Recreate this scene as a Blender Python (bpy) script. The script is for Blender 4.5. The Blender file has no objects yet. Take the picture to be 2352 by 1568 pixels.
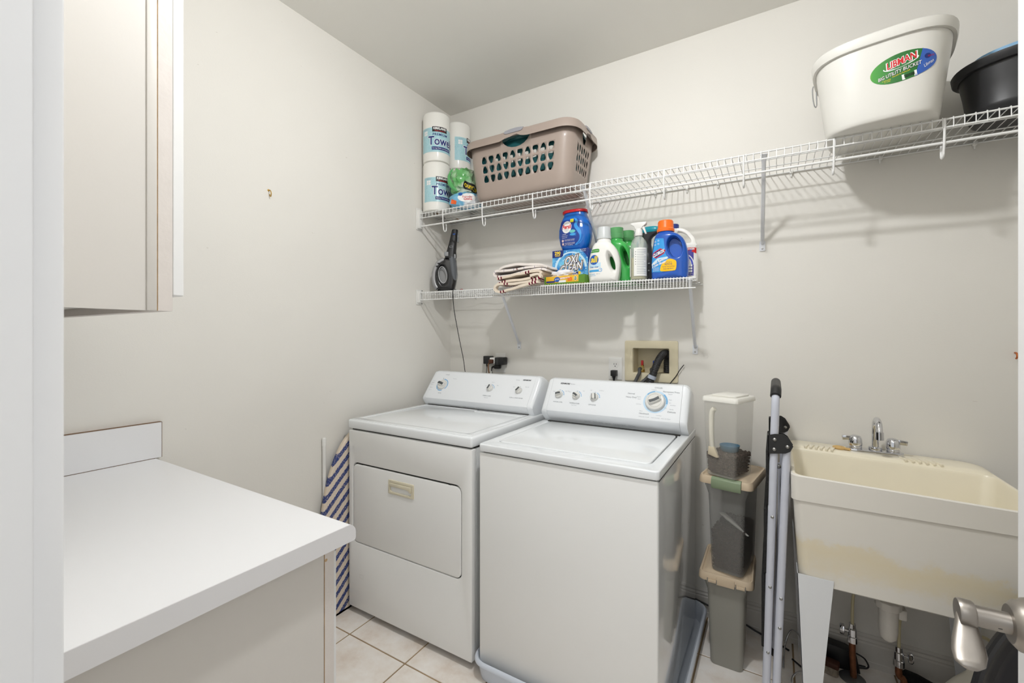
import bpy, bmesh, math, random
from mathutils import Vector, Matrix, noise
from mathutils.geometry import tessellate_polygon
from mathutils.bvhtree import BVHTree

random.seed(7)
sc = bpy.context.scene
COL = sc.collection
PI = math.pi

# ------------------------------------------------------------------ camera
CAM_H = 1.32
YAW = math.atan(0.604)
cam_d = bpy.data.cameras.new('camera')
cam_d.sensor_width = 36.0
cam_d.lens = 36.0 * 1000.0 / 2352.0
cam_d.shift_y = -16.0 / 2352.0
cam_d.clip_start = 0.02
cam_d.dof.use_dof = True
cam_d.dof.focus_distance = 2.0
cam_d.dof.aperture_fstop = 11.0
cam = bpy.data.objects.new('camera', cam_d)
cam.location = (0, 0, CAM_H)
cam.rotation_euler = (PI / 2, 0, YAW)
COL.objects.link(cam)
sc.camera = cam

# ------------------------------------------------------------------ world, added fill light, exposure
world = bpy.data.worlds.new('ambient_fill')  # uniform ambient fill, enters only through the doorway
sc.world = world
world.use_nodes = True
world.node_tree.nodes['Background'].inputs['Color'].default_value = (0.97, 0.985, 1.0, 1)
world.node_tree.nodes['Background'].inputs['Strength'].default_value = 0.68

LIGHT_POS = (-0.36, 0.86, 2.745)        # flush ceiling fixture of the laundry room
LAMP_STRENGTH = 570.0

fill_d = bpy.data.lights.new('fill_light', 'AREA')  # added fill lamp behind the camera, not a known hall fixture
fill_d.shape = 'RECTANGLE'; fill_d.size = 0.9; fill_d.size_y = 0.9
fill_d.energy = 6.0
fill_d.color = (0.97, 0.99, 1.0)
fill_o = bpy.data.objects.new('fill_light', fill_d)
fill_o.location = (-0.05, -1.0, 2.55)
fill_o.rotation_euler = Vector((0.15, -2.2, 1.5)).to_track_quat('Z', 'Y').to_euler()
COL.objects.link(fill_o)

vs = sc.view_settings
vs.view_transform = 'Standard'
vs.look = 'None'
vs.gamma = 1.0
vs.use_curve_mapping = False
vs.exposure = 0.0

# ------------------------------------------------------------------ small helpers
def lin(c):
    c = c / 255.0
    return c / 12.92 if c <= 0.04045 else ((c + 0.055) / 1.055) ** 2.4

def rgb(r, g, b):
    return (lin(r), lin(g), lin(b), 1.0)

MATS = {}

def mat(name, col, rough=0.5, metal=0.0, coat=0.0, spec=0.5, trans=0.0, ior=1.45, alpha=1.0,
        bump=0.0, bscale=60.0, var=0.0, vscale=8.0, sub=0.0, emit=None, estr=0.0):
    """Principled material; var mixes in a noise-driven brightness variation, bump a fine relief."""
    if name in MATS:
        return MATS[name]
    m = bpy.data.materials.new(name)
    m.use_nodes = True
    nt = m.node_tree
    p = nt.nodes['Principled BSDF']
    p.inputs['Base Color'].default_value = col
    p.inputs['Roughness'].default_value = rough
    p.inputs['Metallic'].default_value = metal
    p.inputs['Coat Weight'].default_value = coat
    p.inputs['Coat Roughness'].default_value = 0.08
    p.inputs['Specular IOR Level'].default_value = spec
    p.inputs['Transmission Weight'].default_value = trans
    p.inputs['IOR'].default_value = ior
    p.inputs['Alpha'].default_value = alpha
    if sub:
        p.inputs['Subsurface Weight'].default_value = sub
        p.inputs['Subsurface Radius'].default_value = (0.01, 0.01, 0.01)
    if emit:
        p.inputs['Emission Color'].default_value = emit
        p.inputs['Emission Strength'].default_value = estr
    if var or bump:
        tc = nt.nodes.new('ShaderNodeTexCoord')
    if var:
        n = nt.nodes.new('ShaderNodeTexNoise')
        n.inputs['Scale'].default_value = vscale
        n.inputs['Detail'].default_value = 5
        nt.links.new(tc.outputs['Object'], n.inputs['Vector'])
        r = nt.nodes.new('ShaderNodeValToRGB')
        r.color_ramp.elements[0].position = 0.3
        r.color_ramp.elements[1].position = 0.7
        a = 1 - var
        r.color_ramp.elements[0].color = (col[0] * a, col[1] * a, col[2] * a, 1)
        r.color_ramp.elements[1].color = col
        nt.links.new(n.outputs['Fac'], r.inputs['Fac'])
        nt.links.new(r.outputs['Color'], p.inputs['Base Color'])
    if bump:
        n2 = nt.nodes.new('ShaderNodeTexNoise')
        n2.inputs['Scale'].default_value = bscale
        n2.inputs['Detail'].default_value = 4
        nt.links.new(tc.outputs['Object'], n2.inputs['Vector'])
        b = nt.nodes.new('ShaderNodeBump')
        b.inputs['Strength'].default_value = bump
        b.inputs['Distance'].default_value = 0.004
        nt.links.new(n2.outputs['Fac'], b.inputs['Height'])
        nt.links.new(b.outputs['Normal'], p.inputs['Normal'])
    MATS[name] = m
    return m

WORLD = set()     # things whose parts are given in world coordinates

def tag(o, label=None, cat=None, group=None, kind=None):
    if label: o['label'] = label
    if cat: o['category'] = cat
    if group: o['group'] = group
    if kind: o['kind'] = kind
    return o

def thing(name, label, cat, loc=(0, 0, 0), rotz=0.0, group=None, world=False, rot=None):
    o = bpy.data.objects.new(name, None)
    o.empty_display_size = 0.05
    o.location = loc
    o.rotation_euler = rot if rot else (0, 0, rotz)
    COL.objects.link(o)
    tag(o, label, cat, group)
    if world: WORLD.add(o.name)
    return o

def root_of(o):
    while o.parent: o = o.parent
    return o

def link_mesh(me, name, material, parent=None, smooth=None, label=None, kind=None):
    o = bpy.data.objects.new(name, me)
    COL.objects.link(o)
    if material is not None:
        if not me.materials: me.materials.append(material)
    if smooth is not None:
        for p in me.polygons: p.use_smooth = True
        if smooth < 180: me.set_sharp_from_angle(angle=math.radians(smooth))
    if parent is not None:
        o.parent = parent
        r = root_of(parent)
        if r.name in WORLD:
            me.transform(Matrix.Translation(-r.location))
    if label: o['label'] = label
    if kind: o['kind'] = kind
    return o

class MB:
    """Collects polygons; build() links them as ONE mesh object."""
    def __init__(s):
        s.v = []; s.f = []
    def add(s, verts, faces):
        k = len(s.v)
        s.v += [tuple(q) for q in verts]
        s.f += [tuple(i + k for i in f) for f in faces]
        return s
    def box(s, x0, x1, y0, y1, z0, z1):
        return s.add([(x0, y0, z0), (x1, y0, z0), (x1, y1, z0), (x0, y1, z0), (x0, y0, z1), (x1, y0, z1), (x1, y1, z1), (x0, y1, z1)],
                     [(0, 3, 2, 1), (4, 5, 6, 7), (0, 1, 5, 4), (1, 2, 6, 5), (2, 3, 7, 6), (3, 0, 4, 7)])
    def rbox(s, x0, x1, y0, y1, z0, z1, b=0.004, seg=2):
        """box with rounded edges"""
        bm = bmesh.new()
        bmesh.ops.create_cube(bm, size=1.0)
        for v in bm.verts:
            v.co = Vector(((x0 + x1) / 2 + v.co.x * (x1 - x0), (y0 + y1) / 2 + v.co.y * (y1 - y0), (z0 + z1) / 2 + v.co.z * (z1 - z0)))
        bmesh.ops.bevel(bm, geom=list(bm.edges), offset=b, segments=seg, profile=0.5, affect='EDGES')
        s.addbm(bm); return s
    def addbm(s, bm):
        bm.verts.index_update()
        s.add([v.co[:] for v in bm.verts], [[v.index for v in f.verts] for f in bm.faces])
        bm.free()
    def rings(s, rings, cap0=True, cap1=True, closed=False):
        """loft equal-length closed rings"""
        n = len(rings[0]); k = len(s.v)
        vs = [q for r in rings for q in r]; fs = []
        m = len(rings)
        for i in range(m if closed else m - 1):
            j = (i + 1) % m
            for a in range(n):
                b = (a + 1) % n
                fs.append((i * n + a, i * n + b, j * n + b, j * n + a))
        if not closed:
            if cap0: fs.append(tuple(range(n - 1, -1, -1)))
            if cap1: fs.append(tuple((m - 1) * n + a for a in range(n)))
        return s.add(vs, fs)
    def tube(s, pts, r, n=8, closed=False, caps=True, squash=None):
        pts = [Vector(p) for p in pts]
        rs = r if isinstance(r, (list, tuple)) else [r] * len(pts)
        t0 = None; rings = []
        m = len(pts); up = None
        for i, p in enumerate(pts):
            a = pts[(i - 1) % m] if (closed or i > 0) else p
            b = pts[(i + 1) % m] if (closed or i < m - 1) else p
            t = (b - a)
            t = t.normalized() if t.length > 1e-9 else Vector((0, 0, 1))
            if up is None:
                up = Vector((0, 0, 1)) if abs(t.z) < 0.9 else Vector((0, 1, 0))
                up = (up - t * up.dot(t)).normalized()
            else:
                up = (up - t * up.dot(t))
                up = up.normalized() if up.length > 1e-6 else Vector((1, 0, 0))
            side = t.cross(up)
            sq = squash or 1.0
            rings.append([p + (up * math.cos(2 * PI * q / n) * sq + side * math.sin(2 * PI * q / n)) * rs[i] for q in range(n)])
        return s.rings(rings, caps, caps, closed)
    def lathe(s, prof, n=24, c=(0, 0, 0), axis='z', cap0=True, cap1=True, sx=1.0, sy=1.0):
        c = Vector(c); R = []
        for r, h in prof:
            ring = []
            for q in range(n):
                a = 2 * PI * q / n
                u, w = r * math.cos(a) * sx, r * math.sin(a) * sy
                if axis == 'z': d = Vector((u, w, h))
                elif axis == 'x': d = Vector((h, u, w))
                else: d = Vector((w, h, u))
                ring.append(c + d)
            R.append(ring)
        return s.rings(R, cap0, cap1)
    def prism(s, poly, d0, d1, axis='y'):
        """extrude a 2D polygon (list of (u,v)) between d0 and d1 along axis"""
        def P(u, v, d):
            return (u, d, v) if axis == 'y' else ((d, u, v) if axis == 'x' else (u, v, d))
        n = len(poly)
        vs = [P(u, v, d0) for u, v in poly] + [P(u, v, d1) for u, v in poly]
        fs = [tuple(range(n)), tuple(range(2 * n - 1, n - 1, -1))]
        fs += [(i, i + n, (i + 1) % n + n, (i + 1) % n) for i in range(n)]
        return s.add(vs, fs)
    def xf(s, M):
        s.v = [tuple(M @ Vector(q)) for q in s.v]; return s
    def fn(s, f):
        s.v = [tuple(f(*q)) for q in s.v]; return s
    def build(s, name, material, parent=None, smooth=None, label=None, bevel=0.0, seg=2, kind=None, fix=True):
        me = bpy.data.meshes.new(name)
        bm = bmesh.new()
        bv = [bm.verts.new(q) for q in s.v]
        for f in s.f:
            try: bm.faces.new([bv[i] for i in f])
            except ValueError: pass
        if fix: bmesh.ops.recalc_face_normals(bm, faces=bm.faces)
        if bevel:
            bmesh.ops.bevel(bm, geom=[e for e in bm.edges if e.is_manifold and e.calc_face_angle(0) > 0.5], offset=bevel, segments=seg, profile=0.5, affect='EDGES')
        bm.to_mesh(me); bm.free()
        return link_mesh(me, name, material, parent, smooth, label, kind)

def sring(cx, cy, z, rx, ry, e=2.0, n=32):
    """superellipse ring; e=2 ellipse, larger = boxier"""
    out = []
    for q in range(n):
        a = 2 * PI * q / n
        c, w = math.cos(a), math.sin(a)
        k = (abs(c) ** e + abs(w) ** e) ** (-1.0 / e)
        out.append((cx + rx * c * k, cy + ry * w * k, z))
    return out

def rrect(x0, x1, z0, z1, r, n=4):
    """rounded rectangle outline, counter-clockwise"""
    out = []
    for cx, cz, a0 in ((x1 - r, z0 + r, -PI / 2), (x1 - r, z1 - r, 0), (x0 + r, z1 - r, PI / 2), (x0 + r, z0 + r, PI)):
        for i in range(n + 1):
            a = a0 + PI / 2 * i / n
            out.append((cx + r * math.cos(a), cz + r * math.sin(a)))
    return out

def catmull(pts, k=6, closed=False):
    pts = [Vector(p) for p in pts]; out = []
    m = len(pts)
    for i in range(m if closed else m - 1):
        if closed:
            p0, p1, p2, p3 = pts[(i - 1) % m], pts[i], pts[(i + 1) % m], pts[(i + 2) % m]
        else:
            p0, p1, p2, p3 = pts[max(i - 1, 0)], pts[i], pts[i + 1], pts[min(i + 2, m - 1)]
        for j in range(k):
            t = j / k
            out.append(0.5 * ((2 * p1) + (p2 - p0) * t + (2 * p0 - 5 * p1 + 4 * p2 - p3) * t * t + (3 * p1 - p0 - 3 * p2 + p3) * t ** 3))
    if not closed: out.append(pts[-1])
    return out

def evaluated(o):
    """mesh of an object with its modifiers applied; the object itself is removed"""
    bpy.context.view_layer.update()
    dg = bpy.context.evaluated_depsgraph_get()
    me = bpy.data.meshes.new_from_object(o.evaluated_get(dg))
    d = o.data
    bpy.data.objects.remove(o)
    return me

def text_data(body, size, shear=0.0, bold=0.0, align='CENTER', spacing=1.0, thick=0.0):
    cu = bpy.data.curves.new('lettering', 'FONT')
    cu.body = body; cu.size = size; cu.shear = shear; cu.offset = bold
    cu.align_x = align; cu.align_y = 'CENTER'; cu.space_character = spacing
    cu.extrude = thick; cu.resolution_u = 3
    o = bpy.data.objects.new('lettering', cu)
    COL.objects.link(o)
    me = evaluated(o)
    bpy.data.curves.remove(cu)
    return me

def refine(me, res):
    """split long edges so a flat print can follow a curved surface"""
    bm = bmesh.new(); bm.from_mesh(me)
    bmesh.ops.triangulate(bm, faces=bm.faces)
    for _ in range(5):
        ed = [e for e in bm.edges if e.calc_length() > res]
        if not ed: break
        bmesh.ops.subdivide_edges(bm, edges=ed, cuts=1)
        bmesh.ops.triangulate(bm, faces=bm.faces)
    bm.to_mesh(me); bm.free()

def text(body, size, material, parent, fn, name='lettering', fit=None, res=None, **kw):
    """flat lettering laid on a surface; fn maps (u, v) in metres to a point; fit = wanted width"""
    me = text_data(body, size, **kw)
    if fit and len(me.vertices):
        w = max(v.co.x for v in me.vertices) - min(v.co.x for v in me.vertices)
        if w > 1e-6:
            k = fit / w
            for v in me.vertices: v.co.x *= k
    if res: refine(me, res)
    for v in me.vertices:
        v.co = Vector(fn(v.co.x, v.co.y))
    me.materials.clear()
    return link_mesh(me, name, material, parent)

def patch(poly, material, parent, fn, name='print', holes=(), label=None, res=None):
    """flat polygon (u, v) laid on a surface through fn"""
    loops = [[Vector((u, v, 0)) for u, v in poly]] + [[Vector((u, v, 0)) for u, v in h] for h in holes]
    tri = tessellate_polygon(loops)
    flat = [q for l in loops for q in l]
    me = bpy.data.meshes.new(name)
    me.from_pydata([tuple(q) for q in flat], [], [tuple(t) for t in tri])
    if res: refine(me, res)
    for v in me.vertices: v.co = Vector(fn(v.co.x, v.co.y))
    return link_mesh(me, name, material, parent, label=label)

def onto(o, fallback=-0.04):
    """prints are dropped onto the real front (-y side) of object o: onto(o)(h) gives fn(u, v)"""
    me = o.data
    t = BVHTree.FromPolygons([v.co for v in me.vertices], [tuple(p.vertices) for p in me.polygons])
    def lift(h=0.0):
        def f(u, v):
            hit = t.ray_cast(Vector((u, -1.0, v)), Vector((0, 1, 0)))
            y = hit[0].y if hit[0] is not None else fallback
            return (u, y - 0.0007 - h, v)
        return f
    return lift

def gridpatch(u0, u1, v0, v1, nu, nv, material, parent, fn, name='print', label=None, smooth=None, inside=None):
    me = bpy.data.meshes.new(name)
    vs = [tuple(fn(u0 + (u1 - u0) * i / nu, v0 + (v1 - v0) * j / nv)) for j in range(nv + 1) for i in range(nu + 1)]
    fs = [(j * (nu + 1) + i, j * (nu + 1) + i + 1, (j + 1) * (nu + 1) + i + 1, (j + 1) * (nu + 1) + i) for j in range(nv) for i in range(nu)]
    me.from_pydata(vs, [], fs)
    return link_mesh(me, name, material, parent, label=label, smooth=smooth)

def ellip(cx, cz, rx, rz, n=28, a0=0.0, a1=2 * PI):
    full = abs(a1 - a0 - 2 * PI) < 1e-6
    m = n if full else n + 1
    return [(cx + rx * math.cos(a0 + (a1 - a0) * i / n), cz + rz * math.sin(a0 + (a1 - a0) * i / n)) for i in range(m)]

def jug(outline, holes, depth, bevel, voxel, dome=None, extra=None, smooth_it=4, flare=1.5):
    """a bottle body: rounded extrusion of a front outline, real flared handle holes cut through, remeshed to one skin"""
    cu = bpy.data.curves.new('jug', 'CURVE')
    cu.dimensions = '2D'; cu.fill_mode = 'BOTH'
    sp = cu.splines.new('POLY')
    sp.points.add(len(outline) - 1)
    for i, (u, v) in enumerate(outline): sp.points[i].co = (u, v, 0, 1)
    sp.use_cyclic_u = True
    cu.extrude = depth / 2 - bevel; cu.bevel_depth = bevel; cu.bevel_resolution = 4; cu.offset = -bevel
    o = bpy.data.objects.new('jug', cu); COL.objects.link(o)
    me = evaluated(o)
    bpy.data.curves.remove(cu)
    for v in me.vertices: v.co = Vector((v.co.x, -v.co.z, v.co.y))
    bm = bmesh.new(); bm.from_mesh(me)
    bmesh.ops.remove_doubles(bm, verts=bm.verts, dist=1e-5)
    bmesh.ops.recalc_face_normals(bm, faces=bm.faces)
    if extra is not None:
        k = [bm.verts.new(q) for q in extra.v]; nf = []
        for f in extra.f:
            try: nf.append(bm.faces.new([k[i] for i in f]))
            except ValueError: pass
        bmesh.ops.recalc_face_normals(bm, faces=nf)
    bm.to_mesh(me); bm.free()
    o = bpy.data.objects.new('jug', me); COL.objects.link(o)
    rm = o.modifiers.new('r0', 'REMESH'); rm.mode = 'VOXEL'; rm.voxel_size = voxel
    cutters = []
    for h in holes:
        cx = sum(q[0] for q in h) / len(h); cz = sum(q[1] for q in h) / len(h)
        R = []
        for y, k in ((-0.62, flare), (-0.30, 1 + (flare - 1) * 0.25), (0.0, 1.0), (0.30, 1 + (flare - 1) * 0.25), (0.62, flare)):
            R.append([(cx + (a - cx) * k, y * depth, cz + (b - cz) * k) for a, b in h])
        c = MB().rings(R).build('cutter', None)
        cutters.append(c)
        bo = o.modifiers.new('b', 'BOOLEAN'); bo.operation = 'DIFFERENCE'; bo.object = c; bo.solver = 'EXACT'
    if holes:
        rm = o.modifiers.new('r', 'REMESH'); rm.mode = 'VOXEL'; rm.voxel_size = voxel
    if smooth_it:
        sm = o.modifiers.new('s', 'SMOOTH'); sm.factor = 0.5; sm.iterations = smooth_it
    me = evaluated(o)
    for c in cutters: bpy.data.objects.remove(c)
    if dome:
        for v in me.vertices: v.co = Vector(dome(*v.co))
    return me

def copy_tree(o, loc=None, rotz=None, label=None, parent=None):
    c = o.copy(); COL.objects.link(c)
    if parent is not None: c.parent = parent
    if loc is not None: c.location = loc
    if rotz is not None: c.rotation_euler = (0, 0, rotz)
    if label: c['label'] = label
    for ch in [q for q in bpy.data.objects if q.parent == o]: copy_tree(ch, parent=c)
    return c
# ================================================================== materials of the room
def wall_material(name, col, scuff=0.03):
    m = mat(name, col, rough=0.62, spec=0.35, bump=0.06, bscale=220)
    nt = m.node_tree; p = nt.nodes['Principled BSDF']
    tc = nt.nodes.new('ShaderNodeTexCoord')
    n = nt.nodes.new('ShaderNodeTexNoise'); n.inputs['Scale'].default_value = 1.4; n.inputs['Detail'].default_value = 3
    nt.links.new(tc.outputs['Object'], n.inputs['Vector'])
    # sparse hairline scuffs
    mp = nt.nodes.new('ShaderNodeMapping'); mp.inputs['Scale'].default_value = (26, 26, 60); mp.inputs['Rotation'].default_value = (0.3, 0.5, 0.2)
    n2 = nt.nodes.new('ShaderNodeTexNoise'); n2.inputs['Scale'].default_value = 1.0; n2.inputs['Detail'].default_value = 2
    nt.links.new(tc.outputs['Object'], mp.inputs['Vector']); nt.links.new(mp.outputs['Vector'], n2.inputs['Vector'])
    r2 = nt.nodes.new('ShaderNodeValToRGB'); r2.color_ramp.elements[0].position = 0.78; r2.color_ramp.elements[1].position = 0.80
    r2.color_ramp.elements[0].color = (1, 1, 1, 1); r2.color_ramp.elements[1].color = (0.82, 0.8, 0.77, 1)
    nt.links.new(n2.outputs['Fac'], r2.inputs['Fac'])
    r = nt.nodes.new('ShaderNodeValToRGB'); r.color_ramp.elements[0].position = 0.35; r.color_ramp.elements[1].position = 0.65
    a = 1 - scuff
    r.color_ramp.elements[0].color = (col[0] * a, col[1] * a, col[2] * a, 1); r.color_ramp.elements[1].color = col
    nt.links.new(n.outputs['Fac'], r.inputs['Fac'])
    mx = nt.nodes.new('ShaderNodeMix'); mx.data_type = 'RGBA'; mx.blend_type = 'MULTIPLY'; mx.inputs[0].default_value = 1.0
    nt.links.new(r.outputs['Color'], mx.inputs[6]); nt.links.new(r2.outputs['Color'], mx.inputs[7])
    nt.links.new(mx.outputs[2], p.inputs['Base Color'])
    return m

M_WALL = wall_material('wall_paint', rgb(232, 229, 222))
M_CEIL = mat('ceiling_paint', rgb(240, 238, 232), rough=0.8, spec=0.2, bump=0.05, bscale=180)
M_TRIM = mat('trim_paint', rgb(240, 240, 240), rough=0.35, spec=0.45)
M_BASE = mat('baseboard_paint', rgb(214, 210, 203), rough=0.4, var=0.08, vscale=5)
M_GROUT = mat('grout', rgb(176, 152, 120), rough=0.9, var=0.35, vscale=5)
M_LAM = mat('white_laminate', rgb(236, 236, 237), rough=0.33, spec=0.4, bump=0.02, bscale=300)
M_LAMEDGE = mat('laminate_edge', rgb(226, 225, 226), rough=0.4)
M_CAB = mat('cabinet_melamine', rgb(214, 210, 204), rough=0.4, bump=0.03, bscale=120)
M_FRAME = mat('painted_face_frame', rgb(220, 213, 207), rough=0.5, bump=0.12, bscale=90, var=0.05, vscale=30)
M_CABDOOR = mat('cabinet_door_white', rgb(233, 233, 232), rough=0.3)
M_SEAM = mat('brown_seam', rgb(122, 96, 72), rough=0.8)
M_BAREWOOD = mat('bare_wood', rgb(203, 170, 130), rough=0.7, var=0.3, vscale=60)
M_WIRE = mat('white_vinyl_wire', rgb(233, 233, 231), rough=0.3, spec=0.5)
M_PLASTIC = mat('white_plastic', rgb(232, 231, 227), rough=0.35)
M_SCREW = mat('screw_metal', rgb(170, 170, 168), rough=0.35, metal=1.0)
M_NICKEL = mat('satin_nickel', rgb(158, 152, 145), rough=0.40, metal=1.0, bump=0.02, bscale=400)
M_CHROME = mat('chrome', rgb(215, 216, 220), rough=0.06, metal=1.0)
M_BLACK = mat('black_plastic', rgb(30, 30, 31), rough=0.4)
M_BRASS = mat('brass', rgb(196, 160, 84), rough=0.3, metal=1.0)

def tile_material():
    m = bpy.data.materials.new('ceramic_tile'); m.use_nodes = True
    nt = m.node_tree; p = nt.nodes['Principled BSDF']
    p.inputs['Roughness'].default_value = 0.35
    geo = nt.nodes.new('ShaderNodeNewGeometry')
    n = nt.nodes.new('ShaderNodeTexNoise'); n.inputs['Scale'].default_value = 7; n.inputs['Detail'].default_value = 8; n.inputs['Roughness'].default_value = 0.62
    nt.links.new(geo.outputs['Position'], n.inputs['Vector'])
    r = nt.nodes.new('ShaderNodeValToRGB')
    r.color_ramp.elements[0].position = 0.33; r.color_ramp.elements[0].color = rgb(228, 215, 202)
    r.color_ramp.elements[1].position = 0.6; r.color_ramp.elements[1].color = rgb(246, 241, 235)
    e = r.color_ramp.elements.new(0.47); e.color = rgb(240, 232, 223)
    nt.links.new(n.outputs['Fac'], r.inputs['Fac'])
    nt.links.new(r.outputs['Color'], p.inputs['Base Color'])
    b = nt.nodes.new('ShaderNodeBump'); b.inputs['Strength'].default_value = 0.1; b.inputs['Distance'].default_value = 0.003
    nt.links.new(n.outputs['Fac'], b.inputs['Height']); nt.links.new(b.outputs['Normal'], p.inputs['Normal'])
    return m
M_TILE = tile_material()

# ================================================================== room shell
XL, XR, YF, YB, ZC = -1.811, 1.16, 0.085, 2.224, 2.745
def struct(name, mb, m, label=None, **kw):
    o = mb.build(name, m, **kw); o['kind'] = 'structure'
    if label: o['label'] = label
    return o

floor = struct('floor', MB().box(XL - 0.1, XR + 0.1, -1.6, YB + 0.1, -0.06, -0.0025), M_GROUT, 'beige ceramic tile floor with brown grout lines')
T, G = 0.334, 0.0065
x0g, y0g = -1.606, 1.274
full_tile = None
for i in range(-2, 10):
    for j in range(-9, 5):
        a, b = x0g + i * T + G / 2, x0g + (i + 1) * T - G / 2
        c, d = y0g + j * T + G / 2, y0g + (j + 1) * T - G / 2
        a2, b2, c2, d2 = max(a, XL), min(b, XR), max(c, -1.5), min(d, YB)
        if b2 - a2 < 0.01 or d2 - c2 < 0.01: continue
        whole = (a2, b2, c2, d2) == (a, b, c, d)
        if whole and full_tile is not None:
            o = full_tile.copy(); COL.objects.link(o); o.location = ((a + b) / 2, (c + d) / 2, 0)
        else:
            mx, my = (a2 + b2) / 2, (c2 + d2) / 2
            o = MB().box(a2 - mx, b2 - mx, c2 - my, d2 - my, -0.006, 0).build('tile', M_TILE, parent=floor, bevel=0.0012, seg=1)
            o.location = (mx, my, 0)
            if whole: full_tile = o
        o.name = 'tile'

HX0, HX1, HZ0, HZ1 = -0.622, -0.440, 1.124, 1.253      # recess for the washer outlet box
wb = MB()
wb.box(XL - 0.1, HX0, YB, YB + 0.12, -0.05, ZC + 0.05); wb.box(HX1, XR + 0.1, YB, YB + 0.12, -0.05, ZC + 0.05)
wb.box(HX0, HX1, YB, YB + 0.12, -0.05, HZ0); wb.box(HX0, HX1, YB, YB + 0.12, HZ1, ZC + 0.05)
wb.box(HX0 - 0.01, HX1 + 0.01, YB + 0.105, YB + 0.12, HZ0 - 0.01, HZ1 + 0.01)
struct('wall_back', wb, M_WALL, 'off-white back wall behind the machines')
struct('wall_left', MB().box(XL - 0.1, XL, -0.05, YB + 0.1, -0.05, ZC + 0.05), M_WALL, 'off-white left wall')
struct('wall_right', MB().box(XR, XR + 0.1, -0.05, YB + 0.1, -0.05, ZC + 0.05), M_WALL, 'off-white right wall')
DX0, DX1, DZ = -0.43, 0.345, 2.06
wf = MB()
wf.box(XL - 0.1, DX0 - 0.016, YF - 0.115, YF, -0.05, ZC + 0.05); wf.box(DX1 + 0.016, XR + 0.1, YF - 0.115, YF, -0.05, ZC + 0.05)
wf.box(DX0 - 0.016, DX1 + 0.016, YF - 0.115, YF, DZ + 0.016, ZC + 0.05)
struct('wall_front', wf, M_WALL, 'off-white wall with the doorway')
struct('ceiling', MB().box(XL - 0.1, XR + 0.1, -0.05, YB + 0.1, ZC, ZC + 0.06), M_CEIL, 'flat off-white ceiling')

# door casing and jambs (trim_1 carries the blurred strip at the left edge of the photo)
tj = MB()
tj.box(DX0 - 0.015, DX0, YF - 0.117, YF + 0.001, 0, DZ)
tj.box(DX0 - 0.07, DX0, YF - 0.001, YF + 0.0150, 0, DZ + 0.06)
struct('trim_1', tj, M_TRIM, 'white door jamb and casing in the near left foreground', bevel=0.002, smooth=40)
tj = MB()
tj.box(DX1, DX1 + 0.015, YF - 0.117, YF + 0.001, 0, DZ)
tj.box(DX1 + 0.004, DX1 + 0.07, YF, YF + 0.0165, 0, DZ + 0.06)
struct('trim_2', tj, M_TRIM, 'white door jamb on the hinge side', bevel=0.002)
tj = MB()
tj.box(DX0, DX1, YF - 0.117, YF + 0.001, DZ, DZ + 0.015)
tj.box(DX0 - 0.07, DX1 + 0.07, YF, YF + 0.0165, DZ + 0.06, DZ + 0.125)
struct('trim_3', tj, M_TRIM, 'white head casing over the doorway', bevel=0.002)

# baseboards: stepped profile
def baseboard(name, p0, p1, nrm):
    prof = [(0, 0), (0.013, 0), (0.013, 0.022), (0.0115, 0.024), (0.0115, 0.088), (0.009, 0.094), (0.0105, 0.100), (0.006, 0.108), (0.0075, 0.115), (0.003, 0.124), (0, 0.124)]
    a, b, n = Vector(p0), Vector(p1), Vector(nrm)
    R = [[a + n * u + Vector((0, 0, v)) for u, v in prof], [b + n * u + Vector((0, 0, v)) for u, v in prof]]
    return struct(name, MB().rings(R), M_BASE, 'painted baseboard with moulded top')
baseboard('baseboard_back', (XL, YB, 0), (XR, YB, 0), (0, -1, 0))
baseboard('baseboard_left', (XL, 0.66, 0), (XL, YB - 0.014, 0), (1, 0, 0))
baseboard('baseboard_right', (XR, YB - 0.014, 0), (XR, YF, 0), (-1, 0, 0))

# ------------------------------------------------------------------ open door with lever handle
door = struct('door_1', MB().box(0.302, 0.337, 0.106, 0.922, 0.012, 2.045), M_TRIM, 'white door leaf standing open at the right edge', bevel=0.0015)
HZ, HY = 0.928, 0.855
rose = MB().lathe([(0.0, 0), (0.0395, 0), (0.040, -0.006), (0.037, -0.010), (0.036, -0.014), (0.0325, -0.018), (0.0315, -0.023), (0.024, -0.030), (0.0, -0.030)], 32, (0.302, HY, HZ), 'x', False, False).build('handle_rose', M_NICKEL, door, smooth=40, label='round satin nickel rose of the door handle')
neck = MB().lathe([(0.0165, -0.02), (0.0145, -0.026), (0.0135, -0.03), (0.0135, -0.058), (0.0135, -0.068)], 24, (0.302, HY, HZ), 'x').build('handle_neck', M_NICKEL, door, smooth=40)
MB().box(0.302 - 0.044, 0.302 - 0.040, HY - 0.0129, HY - 0.0115, HZ - 0.005, HZ + 0.001).build('set_screw_slot', M_BLACK, neck)
hub = MB().lathe([(0.0, -0.064), (0.0165, -0.064), (0.0178, -0.066), (0.0186, -0.078), (0.0172, -0.081), (0.0, -0.0815)], 24, (0.302, HY, HZ), 'x').build('handle_hub', M_NICKEL, door, smooth=40)
lv = MB(); R = []
for t, w, h, dx, dy, dz in [(0, 0.010, 0.012, 0, 0.0, -0.006), (0.2, 0.013, 0.011, -0.001, -0.010, -0.016), (0.45, 0.0165, 0.0085, -0.004, -0.026, -0.026), (0.7, 0.0178, 0.0065, -0.007, -0.042, -0.034), (0.9, 0.015, 0.005, -0.010, -0.056, -0.039), (1.0, 0.008, 0.003, -0.011, -0.063, -0.041)]:
    R.append([(0.302 - 0.073 + dx + w * math.cos(2 * PI * k / 20), HY + dy, HZ + dz + h * math.sin(2 * PI * k / 20)) for k in range(20)])
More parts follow.
